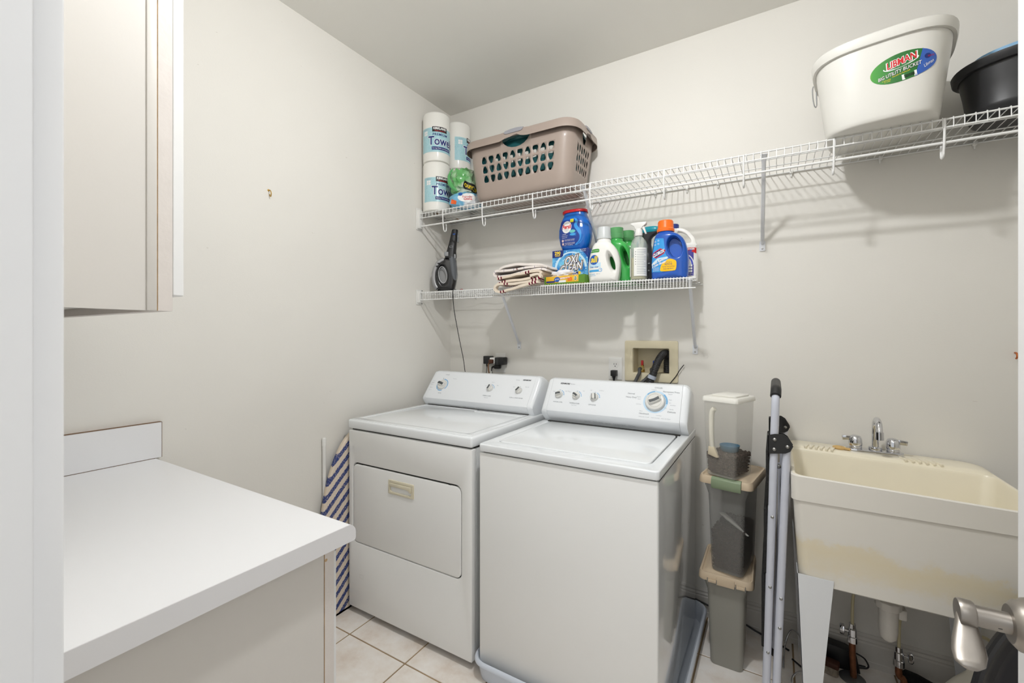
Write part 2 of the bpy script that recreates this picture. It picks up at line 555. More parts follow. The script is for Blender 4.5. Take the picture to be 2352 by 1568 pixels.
lv.rings(R).build('lever', M_NICKEL, door, smooth=60, label='paddle-shaped satin nickel lever')

# ------------------------------------------------------------------ ceiling light (above the frame)
M_GLOW = mat('lit_glass', (1, 1, 1, 1), rough=0.4, emit=(0.972, 0.984, 1.0, 1), estr=LAMP_STRENGTH)
lt = thing('ceiling_light', 'small round dome light in the middle of the ceiling', 'ceiling light', LIGHT_POS)
MB().lathe([(0.0, 0), (0.105, 0), (0.108, -0.006), (0.100, -0.020), (0.066, -0.030), (0.050, -0.030), (0.0, -0.028)], 40, axis='z', cap0=False, cap1=False).build('base_ring', M_PLASTIC, lt, smooth=40)
prof = [(0.056 * math.cos(a), -0.028 - 0.056 * math.sin(a)) for a in [PI / 2 * k / 8 for k in range(9)]]
MB().lathe(prof, 40, axis='z', cap0=False, cap1=False).build('diffuser', M_GLOW, lt, smooth=60)

# ------------------------------------------------------------------ base cabinet, countertop, upper cabinet
bc = thing('base_cabinet', 'white base cabinet with pale face frame under the countertop', 'cabinet', (-1.3, 0.35, 0), world=True)
MB().box(-0.848, -0.830, YF, 0.5925, 0.0, 0.862).build('side_panel', M_CAB, bc, bevel=0.0008, seg=1)
cb = MB().box(XL, -0.848, YF, YF + 0.012, 0.1, 0.862); cb.box(XL, XL + 0.016, YF + 0.012, 0.5925, 0.0, 0.862); cb.box(XL + 0.016, -0.848, YF + 0.012, 0.5925, 0.1, 0.116)
cb.box(XL + 0.016, -0.848, 0.52, 0.53, 0.0, 0.1)
cb.build('carcass', M_CAB, bc)
ff = MB().box(-0.872, -0.8295, 0.594, 0.6165, 0.1, 0.862)
ff.box(XL, XL + 0.045, 0.594, 0.6165, 0.1, 0.862); ff.box(XL + 0.045, -0.872, 0.594, 0.6165, 0.82, 0.862); ff.box(XL + 0.045, -0.872, 0.594, 0.6165, 0.1, 0.14)
ff.box(-1.34, -1.30, 0.594, 0.6165, 0.14, 0.82)
ff.build('face_frame', M_FRAME, bc)
MB().box(-0.8302, -0.8296, 0.5926, 0.5940, 0.1, 0.862).build('frame_seam', M_BAREWOOD, bc, label='bare wood line where the frame meets the side panel')
for z, y in ((0.833, 0.603), (0.555, 0.604)):
    MB().lathe([(0.0, 0), (0.0035, 0), (0.002, 0.0004), (0, 0.0004)], 10, (-0.8295, y - 0.006, z), 'x', False, False).build('chip', M_BAREWOOD, bc)
for a, b in ((XL + 0.03, -1.325), (-1.315, -0.845)):
    d = MB().box(a, b, 0.617, 0.635, 0.13, 0.835).build('door', M_CABDOOR, bc, bevel=0.003)
    MB().lathe([(0.0, 0), (0.006, 0), (0.006, 0.012), (0.013, 0.018), (0.012, 0.026), (0, 0.028)], 16, (a + 0.04 if b > -1 else b - 0.04, 0.635, 0.76), 'y', False, False).build('knob', M_CHROME, d, smooth=40)

ct = thing('countertop', 'white laminate countertop with rolled front edge over the base cabinet', 'countertop', (-1.3, 0.35, 0.863), world=True)
def ctprof(e=0.0):
    z0, z1, y0, y1 = 0.8635 - e, 0.9015 + e, YF + 0.0005, 0.651 + e
    pr = [(y0, z0), (y1 - 0.006, z0)]
    pr += [(y1 - 0.006 + 0.006 * math.sin(a), z0 + 0.006 - 0.006 * math.cos(a)) for a in (PI / 6, PI / 3, PI / 2)]
    pr += [(y1 - 0.020 + 0.020 * math.cos(a), z1 - 0.020 + 0.020 * math.sin(a)) for a in [PI / 2 * k / 8 for k in range(9)]]
    pr += [(y0, z1)]
    return pr
MB().prism(ctprof(), XL + 0.0005, -0.8015, 'x').build('top', M_LAM, ct, smooth=30)
MB().prism(ctprof(-0.0004), -0.8015, -0.8011, 'x').build('seam', M_SEAM, ct)
MB().prism(ctprof(0.0), -0.8011, -0.800, 'x').build('end_cap', M_LAMEDGE, ct)
sp = MB().box(XL + 0.0005, XL + 0.018, YF + 0.0005, 0.655, 0.9025, 1.022).build('side_splash', M_LAM, ct, bevel=0.0006, seg=1, label='low white laminate upstand on the left wall')
MB().box(XL + 0.018, XL + 0.0195, YF + 0.0005, 0.636, 0.9013, 0.9024).build('seam', M_SEAM, sp)
MB().box(XL + 0.0165, XL + 0.0184, 0.6542, 0.6556, 0.9025, 1.0222).build('seam', M_SEAM, sp)
MB().box(XL + 0.0006, XL + 0.0184, YF + 0.001, 0.6556, 1.0218, 1.0226).build('seam', M_SEAM, sp)

uc = thing('upper_cabinet', 'white wall cabinet hung beside the doorway above the countertop', 'cabinet', (-1.4, 0.2, 1.366), world=True)
US = -1.020
MB().box(US - 0.016, US, YF, 0.3645, 1.366, 2.13).build('side_panel', M_CAB, uc)
cb = MB().box(XL, XL + 0.016, YF, 0.3645, 1.366, 2.13); cb.box(XL + 0.016, US - 0.016, YF, 0.3645, 1.384, 1.400); cb.box(XL + 0.016, US - 0.016, YF, 0.3645, 2.112, 2.13)
cb.box(XL + 0.016, US - 0.016, YF, YF + 0.006, 1.4, 2.112)
cb.build('carcass', M_CAB, uc)
ff = MB().box(US - 0.042, US + 0.0015, 0.366, 0.3895, 1.366, 2.13); ff.box(XL, XL + 0.042, 0.366, 0.3895, 1.366, 2.13)
ff.box(XL + 0.042, US - 0.042, 0.366, 0.3895, 1.366, 1.405); ff.box(XL + 0.042, US - 0.042, 0.366, 0.3895, 2.09, 2.13)
ff.build('face_frame', M_FRAME, uc)
MB().box(US - 0.0002, US + 0.0006, 0.3645, 0.3660, 1.366, 2.13).build('frame_seam', M_BAREWOOD, uc)
MB().box(US, US + 0.003, 0.348, 0.364, 1.366, 2.13).build('scribe_strip', M_CAB, uc, bevel=0.0014, smooth=40)
for a, b in ((XL + 0.012, -1.42), (-1.412, US + 0.002)):
    d = MB().box(a, b, 0.390, 0.4085, 1.3965, 2.10).build('door', M_CABDOOR, uc, bevel=0.002)
    MB().lathe([(0.0, 0), (0.006, 0), (0.006, 0.012), (0.013, 0.018), (0.012, 0.026), (0, 0.028)], 16, (b - 0.04 if b < -1.2 else a + 0.04, 0.4085, 1.44), 'y', False, False).build('knob', M_CHROME, d, smooth=40)
MB().box(-1.14, -1.118, 0.29, 0.31, 1.372, 1.384).build('support_block', M_BAREWOOD, uc)

# ------------------------------------------------------------------ wire shelves
def wire_shelf(name, label, x0, x1, zdeck, step, lip, rod, braces, hooks, clips, tilt, slack=0.0):
    D = 0.304
    s = thing(name, label, 'shelf', (x0, YB, zdeck), rot=(0, tilt, 0))
    L = x1 - x0
    MB().tube([(0, -0.008, -0.003), (L, -0.008, -0.003)], 0.0032, 8).build('back_rail', M_WIRE, s, smooth=60)
    for y in ((-0.125, -0.215) if rod else (-0.10, -0.20)):
        MB().tube([(0.0, y, -0.0045), (L, y, -0.0045)], 0.0026, 8).build('middle_rail', M_WIRE, s, smooth=60)
    MB().tube([(0.0, -D, -0.0045), (L + slack, -D, -0.0045)], 0.0031, 8).build('front_rail', M_WIRE, s, smooth=60)
    MB().tube([(0.0, -D - 0.002, -lip), (L + slack, -D - 0.002, -lip)], 0.0031, 8).build('lip_rail', M_WIRE, s, smooth=60)
    w0 = None; n = int(L / step)
    for i in range(n):
        x = 0.012 + i * step
        if w0 is None:
            w0 = MB().tube([(0, -0.004, 0), (0, -D - 0.001, 0), (0, -D - 0.0035, -0.0025), (0, -D - 0.0045, -lip - 0.003)], 0.00150 if rod else 0.00145, 6).build('wire', M_WIRE, s, smooth=60)
            w0.location = (x, 0, 0)
        else:
            w = w0.copy(); w.name = 'wire'; COL.objects.link(w); w.location = (x, 0, 0)
    if rod:
        MB().tube([(0.0, -D + 0.004, -0.078), (L, -D + 0.004, -0.078)], 0.0046, 10).build('hanging_rod', M_WIRE, s, smooth=60)
        h0 = None
        for x in hooks:
            if h0 is None:
                pts = [(0, -D - 0.004, -0.003), (0, -D - 0.004, -lip), (0, -D - 0.001, -0.085), (0, -D + 0.004, -0.108)]
                pts += [(0, -D + 0.016 + 0.012 * math.cos(a), -0.110 + 0.014 * math.sin(a)) for a in (PI + 0.3, PI + 0.9, 1.5 * PI, 2 * PI - 0.9, 2 * PI - 0.3)]
                pts += [(0, -D + 0.0285, -0.095), (0, -D + 0.026, -0.080)]
                h0 = MB().tube(catmull(pts, 3), 0.0034, 8).build('rod_hook', M_WIRE, s, smooth=60); h0.location = (x - x0, 0, 0)
            else:
                h = h0.copy(); h.name = 'rod_hook'; COL.objects.link(h); h.location = (x - x0, 0, 0)
    c0 = None
    for x in clips:
        if c0 is None:
            cm = MB().rbox(-0.006, 0.006, -0.016, -0.0005, -0.012, 0.004, 0.002); cm.lathe([(0.004, 0), (0.003, -0.012), (0.0, -0.013)], 8, (0, -0.006, -0.012), 'z')
            c0 = cm.build('wall_clip', M_PLASTIC, s, smooth=40); c0.location = (x - x0, 0, 0)
        else:
            c = c0.copy(); c.name = 'wall_clip'; COL.objects.link(c); c.location = (x - x0, 0, 0)
    for xt, xf in braces:
        a = Vector((xt - x0, -D + 0.012, -0.008)); b = Vector((xf - x0, -0.004, -0.302))
        t = (b - a).normalized(); e1 = Vector((1, 0, 0)); e1 = (e1 - t * e1.dot(t)).normalized(); e2 = t.cross(e1)
        def ring(p, w, h): return [p + e1 * u * w + e2 * v * h for u, v in ((-1, -0.3), (-0.75, -1), (0.75, -1), (1, -0.3), (0.6, 1), (-0.6, 1))]
        br = MB().rings([ring(a, 0.013, 0.004), ring(a + t * 0.03, 0.0075, 0.005), ring(b - t * 0.03, 0.0075, 0.005), ring(b, 0.006, 0.004)])
        o = br.build('support_brace', mat('brace_white', rgb(222, 224, 228), rough=0.3), s, smooth=30)
        f = MB(); f.prism(rrect(xf - x0 - 0.0115, xf - x0 + 0.0115, -0.332, -0.288, 0.004, 3), -0.0045, -0.0003, 'y')
        f.build('brace_foot', mat('brace_white', None), o, smooth=30)
        MB().lathe([(0.0, -0.0075), (0.003, -0.007), (0.0042, -0.0045), (0.0042, -0.003)], 12, (xf - x0, 0, -0.321), 'y', False, False).build('screw', M_SCREW, o, smooth=40)
    # moulded end bracket on the left wall
    eb = MB().rbox(0.001, 0.020, -D - 0.012, -D + 0.022, -0.090 if rod else -0.062, 0.018 if rod else 0.006, 0.003)
    eb.rbox(0.0005, 0.005, -D - 0.018, -D + 0.034, -0.098 if rod else -0.074, 0.030 if rod else 0.016, 0.002)
    e = eb.build('end_bracket', M_PLASTIC, s, smooth=40)
    for z in ((-0.084, 0.022) if rod else (-0.066, 0.010)):
        MB().lathe([(0.0, 0.0075), (0.0035, 0.007), (0.004, 0.005)], 10, (0, -D + 0.028, z), 'x', False, False).build('screw', M_SCREW, e)
    return s

hooks = [-1.617, -1.345, -1.037, -0.735, -0.404, -0.104, 0.180, 0.467, 0.77, 1.05]
wire_shelf('wire_shelf', 'long white wire shelf with hanging rod, the higher of the two shelves', XL + 0.001, XR - 0.001, 2.036, 0.0254, 0.031, True,
           [(-0.775, -0.79), (-0.036, -0.045), (0.86, 0.86)], hooks, [-1.55, -1.18, -0.79, -0.507, -0.36, -0.225, 0.06, 0.355, 0.62, 0.9], 0.0085)
wire_shelf('wire_shelf', 'short white close-mesh wire shelf over the washer and dryer', XL + 0.001, -0.290, 1.570, 0.0128, 0.046, False,
           [(-1.238, -1.290), (-0.304, -0.322)], [], [-1.6, -1.2, -0.8, -0.45], 0.0075, slack=0.012)
# ================================================================== appliances
M_ENAMEL = mat('white_enamel', rgb(238, 241, 243), rough=0.16, coat=0.5, spec=0.5)
M_ENAMEL2 = mat('white_enamel_front', rgb(242, 242, 240), rough=0.28, coat=0.25, bump=0.012, bscale=500)
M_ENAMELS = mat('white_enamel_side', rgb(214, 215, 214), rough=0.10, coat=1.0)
M_CONSOLE = mat('console_plastic', rgb(240, 243, 246), rough=0.22, coat=0.2)
M_GAP = mat('dark_gap', rgb(52, 52, 50), rough=0.9)
M_CREAM = mat('cream_plastic', rgb(222, 214, 190), rough=0.35)
M_GREYPRINT = mat('grey_print', rgb(112, 118, 124), rough=0.5)
M_PALEPRINT = mat('pale_grey_print', rgb(164, 169, 175), rough=0.5)
M_DARKPRINT = mat('dark_print', rgb(44, 47, 52), rough=0.4)
M_GRIP = mat('grey_grip', rgb(84, 88, 90), rough=0.5)
M_BLUE1 = mat('blue_print', rgb(120, 178, 222), rough=0.5)
M_BLUE2 = mat('pale_blue_print', rgb(196, 222, 242), rough=0.5)
M_KNOB = mat('knob_white', rgb(226, 225, 220), rough=0.25, coat=0.2)

def plate(outer, holes, d0, d1, axis='y'):
    """flat plate with real holes"""
    loops = [outer] + list(holes)
    flat = [q for l in loops for q in l]
    tri = tessellate_polygon([[Vector((u, v, 0)) for u, v in l] for l in loops])
    def P(u, v, d): return (u, d, v) if axis == 'y' else ((d, u, v) if axis == 'x' else (u, v, d))
    m = MB(); n = len(flat)
    vs = [P(u, v, d0) for u, v in flat] + [P(u, v, d1) for u, v in flat]
    fs = [tuple(t) for t in tri] + [tuple(i + n for i in reversed(t)) for t in tri]
    k = 0
    for l in loops:
        c = len(l)
        fs += [(k + i, k + (i + 1) % c, k + (i + 1) % c + n, k + i + n) for i in range(c)]
        k += c
    return m.add(vs, fs)

class Panel:
    """slanted console face: fn(u, v) gives a point u metres along x, v metres up the slope, h above it"""
    def __init__(s, A, B):
        s.A = Vector((0, A[0], A[1])); d = Vector((0, B[0] - A[0], B[1] - A[1])); s.len = d.length
        s.V = d.normalized(); s.N = Vector((0, -s.V.z, s.V.y)); s.U = Vector((1, 0, 0))
    def p(s, u, v, h=0.0006): return s.A + s.U * u + s.V * v + s.N * h
    def at(s, u0, v0, h=0.0006): return lambda u, v: s.p(u0 + u, v0 + v, h)
    def frame(s, u, v, h=0.0):
        M = Matrix.Identity(4); o = s.p(u, v, h)
        for r in range(3):
            M[r][0] = s.U[r]; M[r][1] = s.V[r]; M[r][2] = s.N[r]; M[r][3] = o[r]
        return M

def console(root, x0, x1, zb, A, B, ybase):
    prof = [(ybase, zb), (A[0] + 0.006, A[1] - 0.022), (A[0], A[1] - 0.006), (A[0] + (B[0] - A[0]) * 0.02, A[1] + (B[1] - A[1]) * 0.02), (A[0] + (B[0] - A[0]) * 0.93, A[1] + (B[1] - A[1]) * 0.93), (B[0] - 0.002, B[1] - 0.0015), (B[0] + 0.012, B[1] + 0.003), (B[0] + 0.04, B[1] + 0.001), (B[0] + 0.085, B[1] - 0.02), (B[0] + 0.095, zb)]
    yc = B[0] + 0.03
    def ring(x, k):
        return [(x, yc + (y - yc) * (1 - k * 0.25), zb + (z - zb) * (1 - k)) for y, z in prof]
    c = 0.030
    main = MB().rings([ring(x0 + c, 0), ring(x1 - c, 0)]).build('console', M_CONSOLE, root, smooth=25)
    for a, sgn in ((x0, 1), (x1, -1)):
        rr = [ring(a + sgn * d, k) for d, k in ((0.0, 0.16), (0.0035, 0.085), (0.009, 0.038), (0.017, 0.010), (0.026, 0.001), (c - 0.0008, 0.0))]
        MB().rings(rr if sgn > 0 else rr[::-1]).build('end_cap', M_CONSOLE, main, smooth=35)
    MB().box(x0 + c, x1 - c, A[0] + 0.012, A[0] + 0.03, zb - 0.0005, zb + 0.003).build('shadow_gap', M_GAP, main)
    return main

def knob(root, P, u, v, R, rot, grip, ridge=True):
    M = P.frame(u, v)
    k = MB().lathe([(R * 1.0, 0), (R, 0.003), (R * 0.93, 0.010), (R * 0.86, 0.012), (0, 0.012)], 32, cap0=False, cap1=False).xf(M).build('dial', M_KNOB, root, smooth=40)
    Mr = M @ Matrix.Rotation(rot, 4, 'Z')
    b = MB(); w, l = R * 0.40, R * 0.80
    rr = []
    for h, s_ in ((0.010, 1.0), (0.019, 0.95), (0.0225, 0.8)):
        rr.append([(w * s_ * a, l * s_ * c, h) for a, c in ((-1, -0.7), (-0.6, -1), (0.6, -1), (1, -0.7), (1, 0.7), (0.6, 1), (-0.6, 1), (-1, 0.7))])
    b.rings(rr).xf(Mr).build('dial_ridge', M_KNOB, k, smooth=35)
    if grip == 'one':
        rr = [(w * 0.62 * a, l * 0.84 * c) for a, c in ((-1, -0.9), (0, -1.0), (1, -0.9), (1.15, 0), (1, 0.9), (0, 1.0), (-1, 0.9), (-0.75, 0))]
        MB().prism(rr, 0.0215, 0.0236, 'z').xf(Mr).build('grip', M_GRIP, k)
    else:
        g = MB()
        for a in (-1, 1): g.box(a * w * 1.02 - 0.0011, a * w * 1.02 + 0.0011, -l * 0.8, l * 0.8, 0.012, 0.0215)
        g.xf(Mr).build('grip', M_GRIP, k)
    MB().lathe([(0.0, 0.0006), (0.0014, 0.0006)], 10, (0, R * 1.35, 0), cap0=False, cap1=False).xf(M).build('pointer_dot', M_DARKPRINT, root)
    return k

def arc(P, u, v, r0, r1, a0, a1, m, root, n=18):
    a0, a1 = math.radians(a0), math.radians(a1)
    poly = [(r1 * math.cos(a0 + (a1 - a0) * i / n), r1 * math.sin(a0 + (a1 - a0) * i / n)) for i in range(n + 1)]
    poly += [(r0 * math.cos(a1 + (a0 - a1) * i / n), r0 * math.sin(a1 + (a0 - a1) * i / n)) for i in range(n + 1)]
    return patch(poly, m, root, P.at(u, v, 0.0004), 'dial_marking')

# ------------------------------------------------------------------ dryer
dr = thing('dryer', 'white front-loading dryer with cream door pull, left of the washer', 'dryer', (-1.38, 1.75, 0), world=True)
dx0, dx1 = -1.744, -1.016
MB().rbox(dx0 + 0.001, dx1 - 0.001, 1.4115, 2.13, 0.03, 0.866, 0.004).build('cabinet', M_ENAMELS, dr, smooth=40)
ft = MB()
for x in (dx0 + 0.05, dx1 - 0.05):
    for y in (1.45, 2.08): ft.lathe([(0.018, 0.0), (0.018, 0.012), (0.008, 0.013), (0.008, 0.032)], 12, (x, y, 0))
ft.build('levelling_feet', M_BLACK, dr, kind='stuff')
Y0 = 1.378
ddoor = rrect(-1.714, -1.068, 0.341, 0.716, 0.028, 5)
fp = plate(rrect(dx0, dx1, 0.03, 0.868, 0.004, 1), [ddoor], Y0, 1.4085).build('front_panel', M_ENAMEL2, dr, bevel=0.005, smooth=40)
MB().box(dx0 + 0.01, dx1 - 0.01, Y0 + 0.014, 1.4115, 0.05, 0.86).build('inner_panel', M_GAP, dr)
din = rrect(-1.7105, -1.0715, 0.3445, 0.7095, 0.025, 5)
dd = MB().prism(din, Y0 + 0.0005, Y0 + 0.013, 'y').build('door', M_ENAMEL2, dr, bevel=0.0035, smooth=40)
for x in (-1.66, -1.13): MB().box(x - 0.006, x + 0.006, Y0 + 0.004, Y0 + 0.012, 0.709, 0.7155).build('bumper', M_GAP, dd)
hp = plate(rrect(-1.474, -1.322, 0.614, 0.676, 0.004, 2), [rrect(-1.462, -1.336, 0.624, 0.664, 0.010, 3)], Y0 - 0.004, Y0 + 0.003).build('door_pull', M_CREAM, dd, bevel=0.001, smooth=40, label='cream recessed door pull')
hb = MB(); hb.box(-1.462, -1.336, Y0 + 0.0008, Y0 + 0.0030, 0.624, 0.664)
hb.build('pull_recess', M_CREAM, dd)
MB().prism([(-1.4615, 0.6635), (-1.4615, 0.648), (-1.365, 0.648), (-1.350, 0.645), (-1.343, 0.637), (-1.3375, 0.637), (-1.3365, 0.650), (-1.3365, 0.6635)], Y0 - 0.0075, Y0 + 0.002, 'y').build('pull_lip', M_CREAM, dd, bevel=0.002, smooth=40)
patch([(-1.667, 0.179), (-1.641, 0.179), (-1.641, 0.198), (-1.667, 0.198)], M_PLASTIC, dr, lambda u, v: (u, Y0 - 0.0006, v), 'badge', holes=[[(-1.665, 0.181), (-1.6435, 0.181), (-1.6435, 0.1965), (-1.665, 0.1965)]])
MB().box(dx0 + 0.012, dx1 - 0.012, 1.391, 2.12, 0.866, 0.875).build('top_gap', M_GAP, dr)
top = MB().rbox(dx0 - 0.002, dx1 + 0.002, 1.374, 2.135, 0.874, 0.917, 0.009, 3).build('top', M_ENAMEL, dr, smooth=40)
# shallow raised border on the top and lint door
rim = plate(rrect(dx0 + 0.008, dx1 - 0.008, 1.386, 1.905, 0.012, 3), [rrect(dx0 + 0.045, dx1 - 0.045, 1.418, 1.885, 0.02, 4)], 0.9165, 0.9186, 'z').build('top_border', M_ENAMEL, top, bevel=0.0009, seg=2, smooth=60)
MB().prism(rrect(-1.35, -1.062, 1.845, 1.893, 0.008, 3), 0.9165, 0.9198, 'z').build('lint_screen_lid', M_ENAMEL, top, bevel=0.0012, smooth=40)
DP = Panel((1.879, 0.966), (1.985, 1.102))
console(dr, dx0 + 0.004, dx1 - 0.004, 0.9175, (1.879, 0.966), (1.985, 1.102), 1.903)
kv = 0.083
knob(dr, DP, -1.632, kv, 0.030, math.radians(75), 'one')
for a0, a1 in ((-40, 95), (-120, -70), (165, 235)): arc(DP, -1.632, kv, 0.034, 0.039, a0, a1, M_BLUE1, dr)
arc(DP, -1.632, kv, 0.035, 0.048, 104, 107, M_GREYPRINT, dr, 2)
knob(dr, DP, -1.302, kv, 0.0185, math.radians(-12), 'one')
for a in (10, 30, 50, 68): arc(DP, -1.302, kv, 0.022, 0.026, a, a + 11, M_BLUE1, dr, 3)
knob(dr, DP, -1.124, kv, 0.0185, math.radians(-32), 'one')
def T(P, body, u, v, size, m, root, **kw): text(body, size, m, root, P.at(u, v), **kw)
T(DP, 'CYCLES', -1.632 + 0.005, 0.152, 0.008, M_GREYPRINT, dr)
T(DP, 'Timed Dry', -1.563, 0.128, 0.006, M_PALEPRINT, dr)
T(DP, 'Cotton', -1.703, 0.105, 0.0065, M_PALEPRINT, dr); T(DP, 'Normal', -1.708, 0.094, 0.0065, M_GREYPRINT, dr); T(DP, 'Permanent', -1.712, 0.083, 0.006, M_PALEPRINT, dr)
T(DP, 'Delicate', -1.706, 0.062, 0.006, M_PALEPRINT, dr); T(DP, 'Air Dry', -1.625, 0.030, 0.0075, M_GREYPRINT, dr); T(DP, 'Touch Up', -1.704, 0.046, 0.005, M_PALEPRINT, dr)
T(DP, 'FABRIC CARE', -1.305, 0.038, 0.0085, M_GREYPRINT, dr); T(DP, 'Temperature', -1.305, 0.026, 0.005, M_PALEPRINT, dr)
T(DP, 'Low', -1.335, 0.098, 0.006, M_PALEPRINT, dr); T(DP, 'Medium', -1.298, 0.122, 0.0055, M_PALEPRINT, dr); T(DP, 'High', -1.262, 0.105, 0.006, M_PALEPRINT, dr)
T(DP, 'PUSH to START DRYER', -1.126, 0.040, 0.0078, M_GREYPRINT, dr); T(DP, 'Signal', -1.160, 0.104, 0.0055, M_PALEPRINT, dr); T(DP, 'Signal Off', -1.084, 0.108, 0.0055, M_PALEPRINT, dr)
T(DP, 'KENMORE', -1.099, 0.148, 0.010, M_DARKPRINT, dr, shear=0.25, bold=0.0004); T(DP, '80 Series', -1.152, 0.146, 0.006, M_PALEPRINT, dr)
low = lambda A, zb, yb: (lambda u0: (lambda u, v: (u0 + u, (A[0] + yb) / 2 + 0.0015 - v * 0.35 - 0.003, (A[1] + zb) / 2 - 0.012 + v)))
text('Heavy Duty  -  Auto Moisture Sensor  -  Quiet Pak', 0.0055, M_PALEPRINT, dr, low((1.879, 0.966), 0.9175, 1.903)(-1.40))

# ------------------------------------------------------------------ washer
wa = thing('washer', 'white top-loading washing machine between dryer and stacked bins', 'washing machine', (-0.64, 1.75, 0.03), world=True)
wx0, wx1, wy0, wzt = -0.979, -0.304, 1.376, 0.900
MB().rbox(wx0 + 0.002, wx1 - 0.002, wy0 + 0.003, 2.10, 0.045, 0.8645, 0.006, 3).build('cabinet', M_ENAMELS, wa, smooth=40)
MB().rbox(wx0, wx1 - 0.004, wy0, wy0 + 0.012, 0.047, 0.866, 0.0055, 3).build('front_panel', M_ENAMEL2, wa, smooth=40)
ft = MB()
for x in (wx0 + 0.05, wx1 - 0.05):
    for y in (1.44, 2.05): ft.lathe([(0.02, 0.010), (0.02, 0.022), (0.008, 0.023), (0.008, 0.048)], 12, (x, y, 0))
ft.build('levelling_feet', M_BLACK, wa, kind='stuff')
MB().box(wx0 + 0.012, wx1 - 0.012, wy0 + 0.012, 2.09, 0.8645, 0.872).build('top_gap', M_GAP, wa)
lidhole = rrect(-0.935, -0.345, 1.438, 1.905, 0.022, 4)
tp = plate(rrect(wx0 - 0.001, wx1 + 0.001, wy0 - 0.006, 2.105, 0.014, 4), [lidhole], 0.8705, wzt, 'z').build('top', M_ENAMEL, wa, bevel=0.005, seg=3, smooth=50)
MB().box(-0.95, -0.33, 1.425, 1.92, 0.872, 0.886).build('lid_well', M_ENAMELS, tp)
lid = MB().prism(rrect(-0.9325, -0.3485, 1.4405, 1.902, 0.020, 4), 0.884, wzt + 0.0015, 'z').build('lid', M_ENAMEL, wa, bevel=0.004, seg=3, smooth=50)
MB().box(-0.351, -0.345, 1.878, 1.895, wzt - 0.006, wzt + 0.001).build('hinge', M_GAP, lid)
MB().box(wx1 - 0.0035, wx1 - 0.0022, wy0 + 0.012, 2.095, 0.8635, 0.8655).build('side_seam', M_GAP, wa)
WP = Panel((1.884, 0.962), (1.968, 1.101))
console(wa, wx0 + 0.006, wx1 - 0.002, wzt + 0.0005, (1.884, 0.962), (1.968, 1.101), 1.930)
kz = 0.078
knob(wa, WP, -0.895, kz, 0.0185, math.radians(105), 'one')
knob(wa, WP, -0.806, kz, 0.0185, math.radians(60), 'one')
knob(wa, WP, -0.716, kz, 0.0190, math.radians(12), 'two')
for u in (-0.895, -0.806, -0.716):
    for a in (0, 18, 36, 54): arc(WP, u, kz, 0.0225, 0.0265, a, a + 11, M_BLUE1, wa, 3)
    arc(WP, u, kz, 0.0245, 0.0255, 68, 105, M_BLUE2, wa, 8)
BU, BV = -0.441, 0.079
arc(WP, BU, BV, 0.044, 0.0515, 0, 360, M_BLUE2, wa, 60)
for a0, a1 in ((98, 140), (-8, 48)):
    arc(WP, BU, BV, 0.0440, 0.0517, a0, a1, M_BLUE1, wa).location.y -= 0.0002
bk = MB().lathe([(0.0415, 0), (0.0425, 0.004), (0.0395, 0.014), (0.034, 0.017), (0.0305, 0.0172), (0.0295, 0.0155), (0.0285, 0.0172), (0, 0.0172)], 48, cap0=False, cap1=False).xf(WP.frame(BU, BV)).build('cycle_dial', M_KNOB, wa, smooth=35)
Mr = WP.frame(BU, BV) @ Matrix.Rotation(math.radians(-62), 4, 'Z')
MB().rings([[(0.0115 * s_ * a, 0.0275 * s_ * c, h) for a, c in ((-1, -0.7), (-0.6, -1), (0.6, -1), (1, -0.7), (1, 0.7), (0.6, 1), (-0.6, 1), (-1, 0.7))] for h, s_ in ((0.016, 1.0), (0.026, 0.95), (0.030, 0.82))]).xf(Mr).build('dial_ridge', M_KNOB, bk, smooth=35)
MB().prism([(0.0062 * a, 0.022 * c) for a, c in ((-1, -1), (1, -1), (1.3, 0), (1, 1), (-1, 1), (-0.6, 0))], 0.0285, 0.0312, 'z').xf(Mr).build('grip', M_GRIP, bk)
MB().lathe([(0.0, 0.0176), (0.0014, 0.0176)], 10, (0.022, 0.024, 0), cap0=False, cap1=False).xf(WP.frame(BU, BV)).build('pointer_dot', M_DARKPRINT, bk)
for body, u, v, sz, m in (('CYCLES', 0.006, 0.066, 0.0095, M_GREYPRINT), ('Normal', -0.108, 0.031, 0.010, M_GREYPRINT), ('Heavy Duty', -0.106, 0.014, 0.010, M_GREYPRINT), ('Permanent Press', 0.061, 0.050, 0.0100, M_GREYPRINT),
                      ('Delicate', 0.071, -0.041, 0.010, M_GREYPRINT), ('Handwash', -0.041, -0.058, 0.010, M_GREYPRINT), ('Regular', 0.058, 0.040, 0.006, M_PALEPRINT), ('Regular', -0.073, 0.018, 0.006, M_PALEPRINT), ('Super', -0.070, 0.008, 0.006, M_PALEPRINT),
                      ('Cold Rinse', -0.070, -0.016, 0.005, M_PALEPRINT), ('Short', -0.055, -0.047, 0.006, M_PALEPRINT), ('Wash', 0.060, 0.014, 0.0055, M_PALEPRINT), ('Spin', 0.061, 0.0, 0.005, M_PALEPRINT), ('Cold Rinse', 0.073, -0.010, 0.005, M_PALEPRINT),
                      ('Gentle', 0.069, -0.029, 0.006, M_PALEPRINT), ('Cold Rinse', 0.021, -0.061, 0.005, M_PALEPRINT), ('Cold Rinse', -0.012, 0.056, 0.005, M_PALEPRINT), ('Rinse', 0.044, -0.024, 0.005, M_PALEPRINT)):
    T(WP, body, BU + u, BV + v, sz, m, wa)
T(WP, 'TURN DIAL TO SET  -  PUSH TO STOP  -  PULL TO START', BU + 0.004, 0.006, 0.0052, M_PALEPRINT, wa)
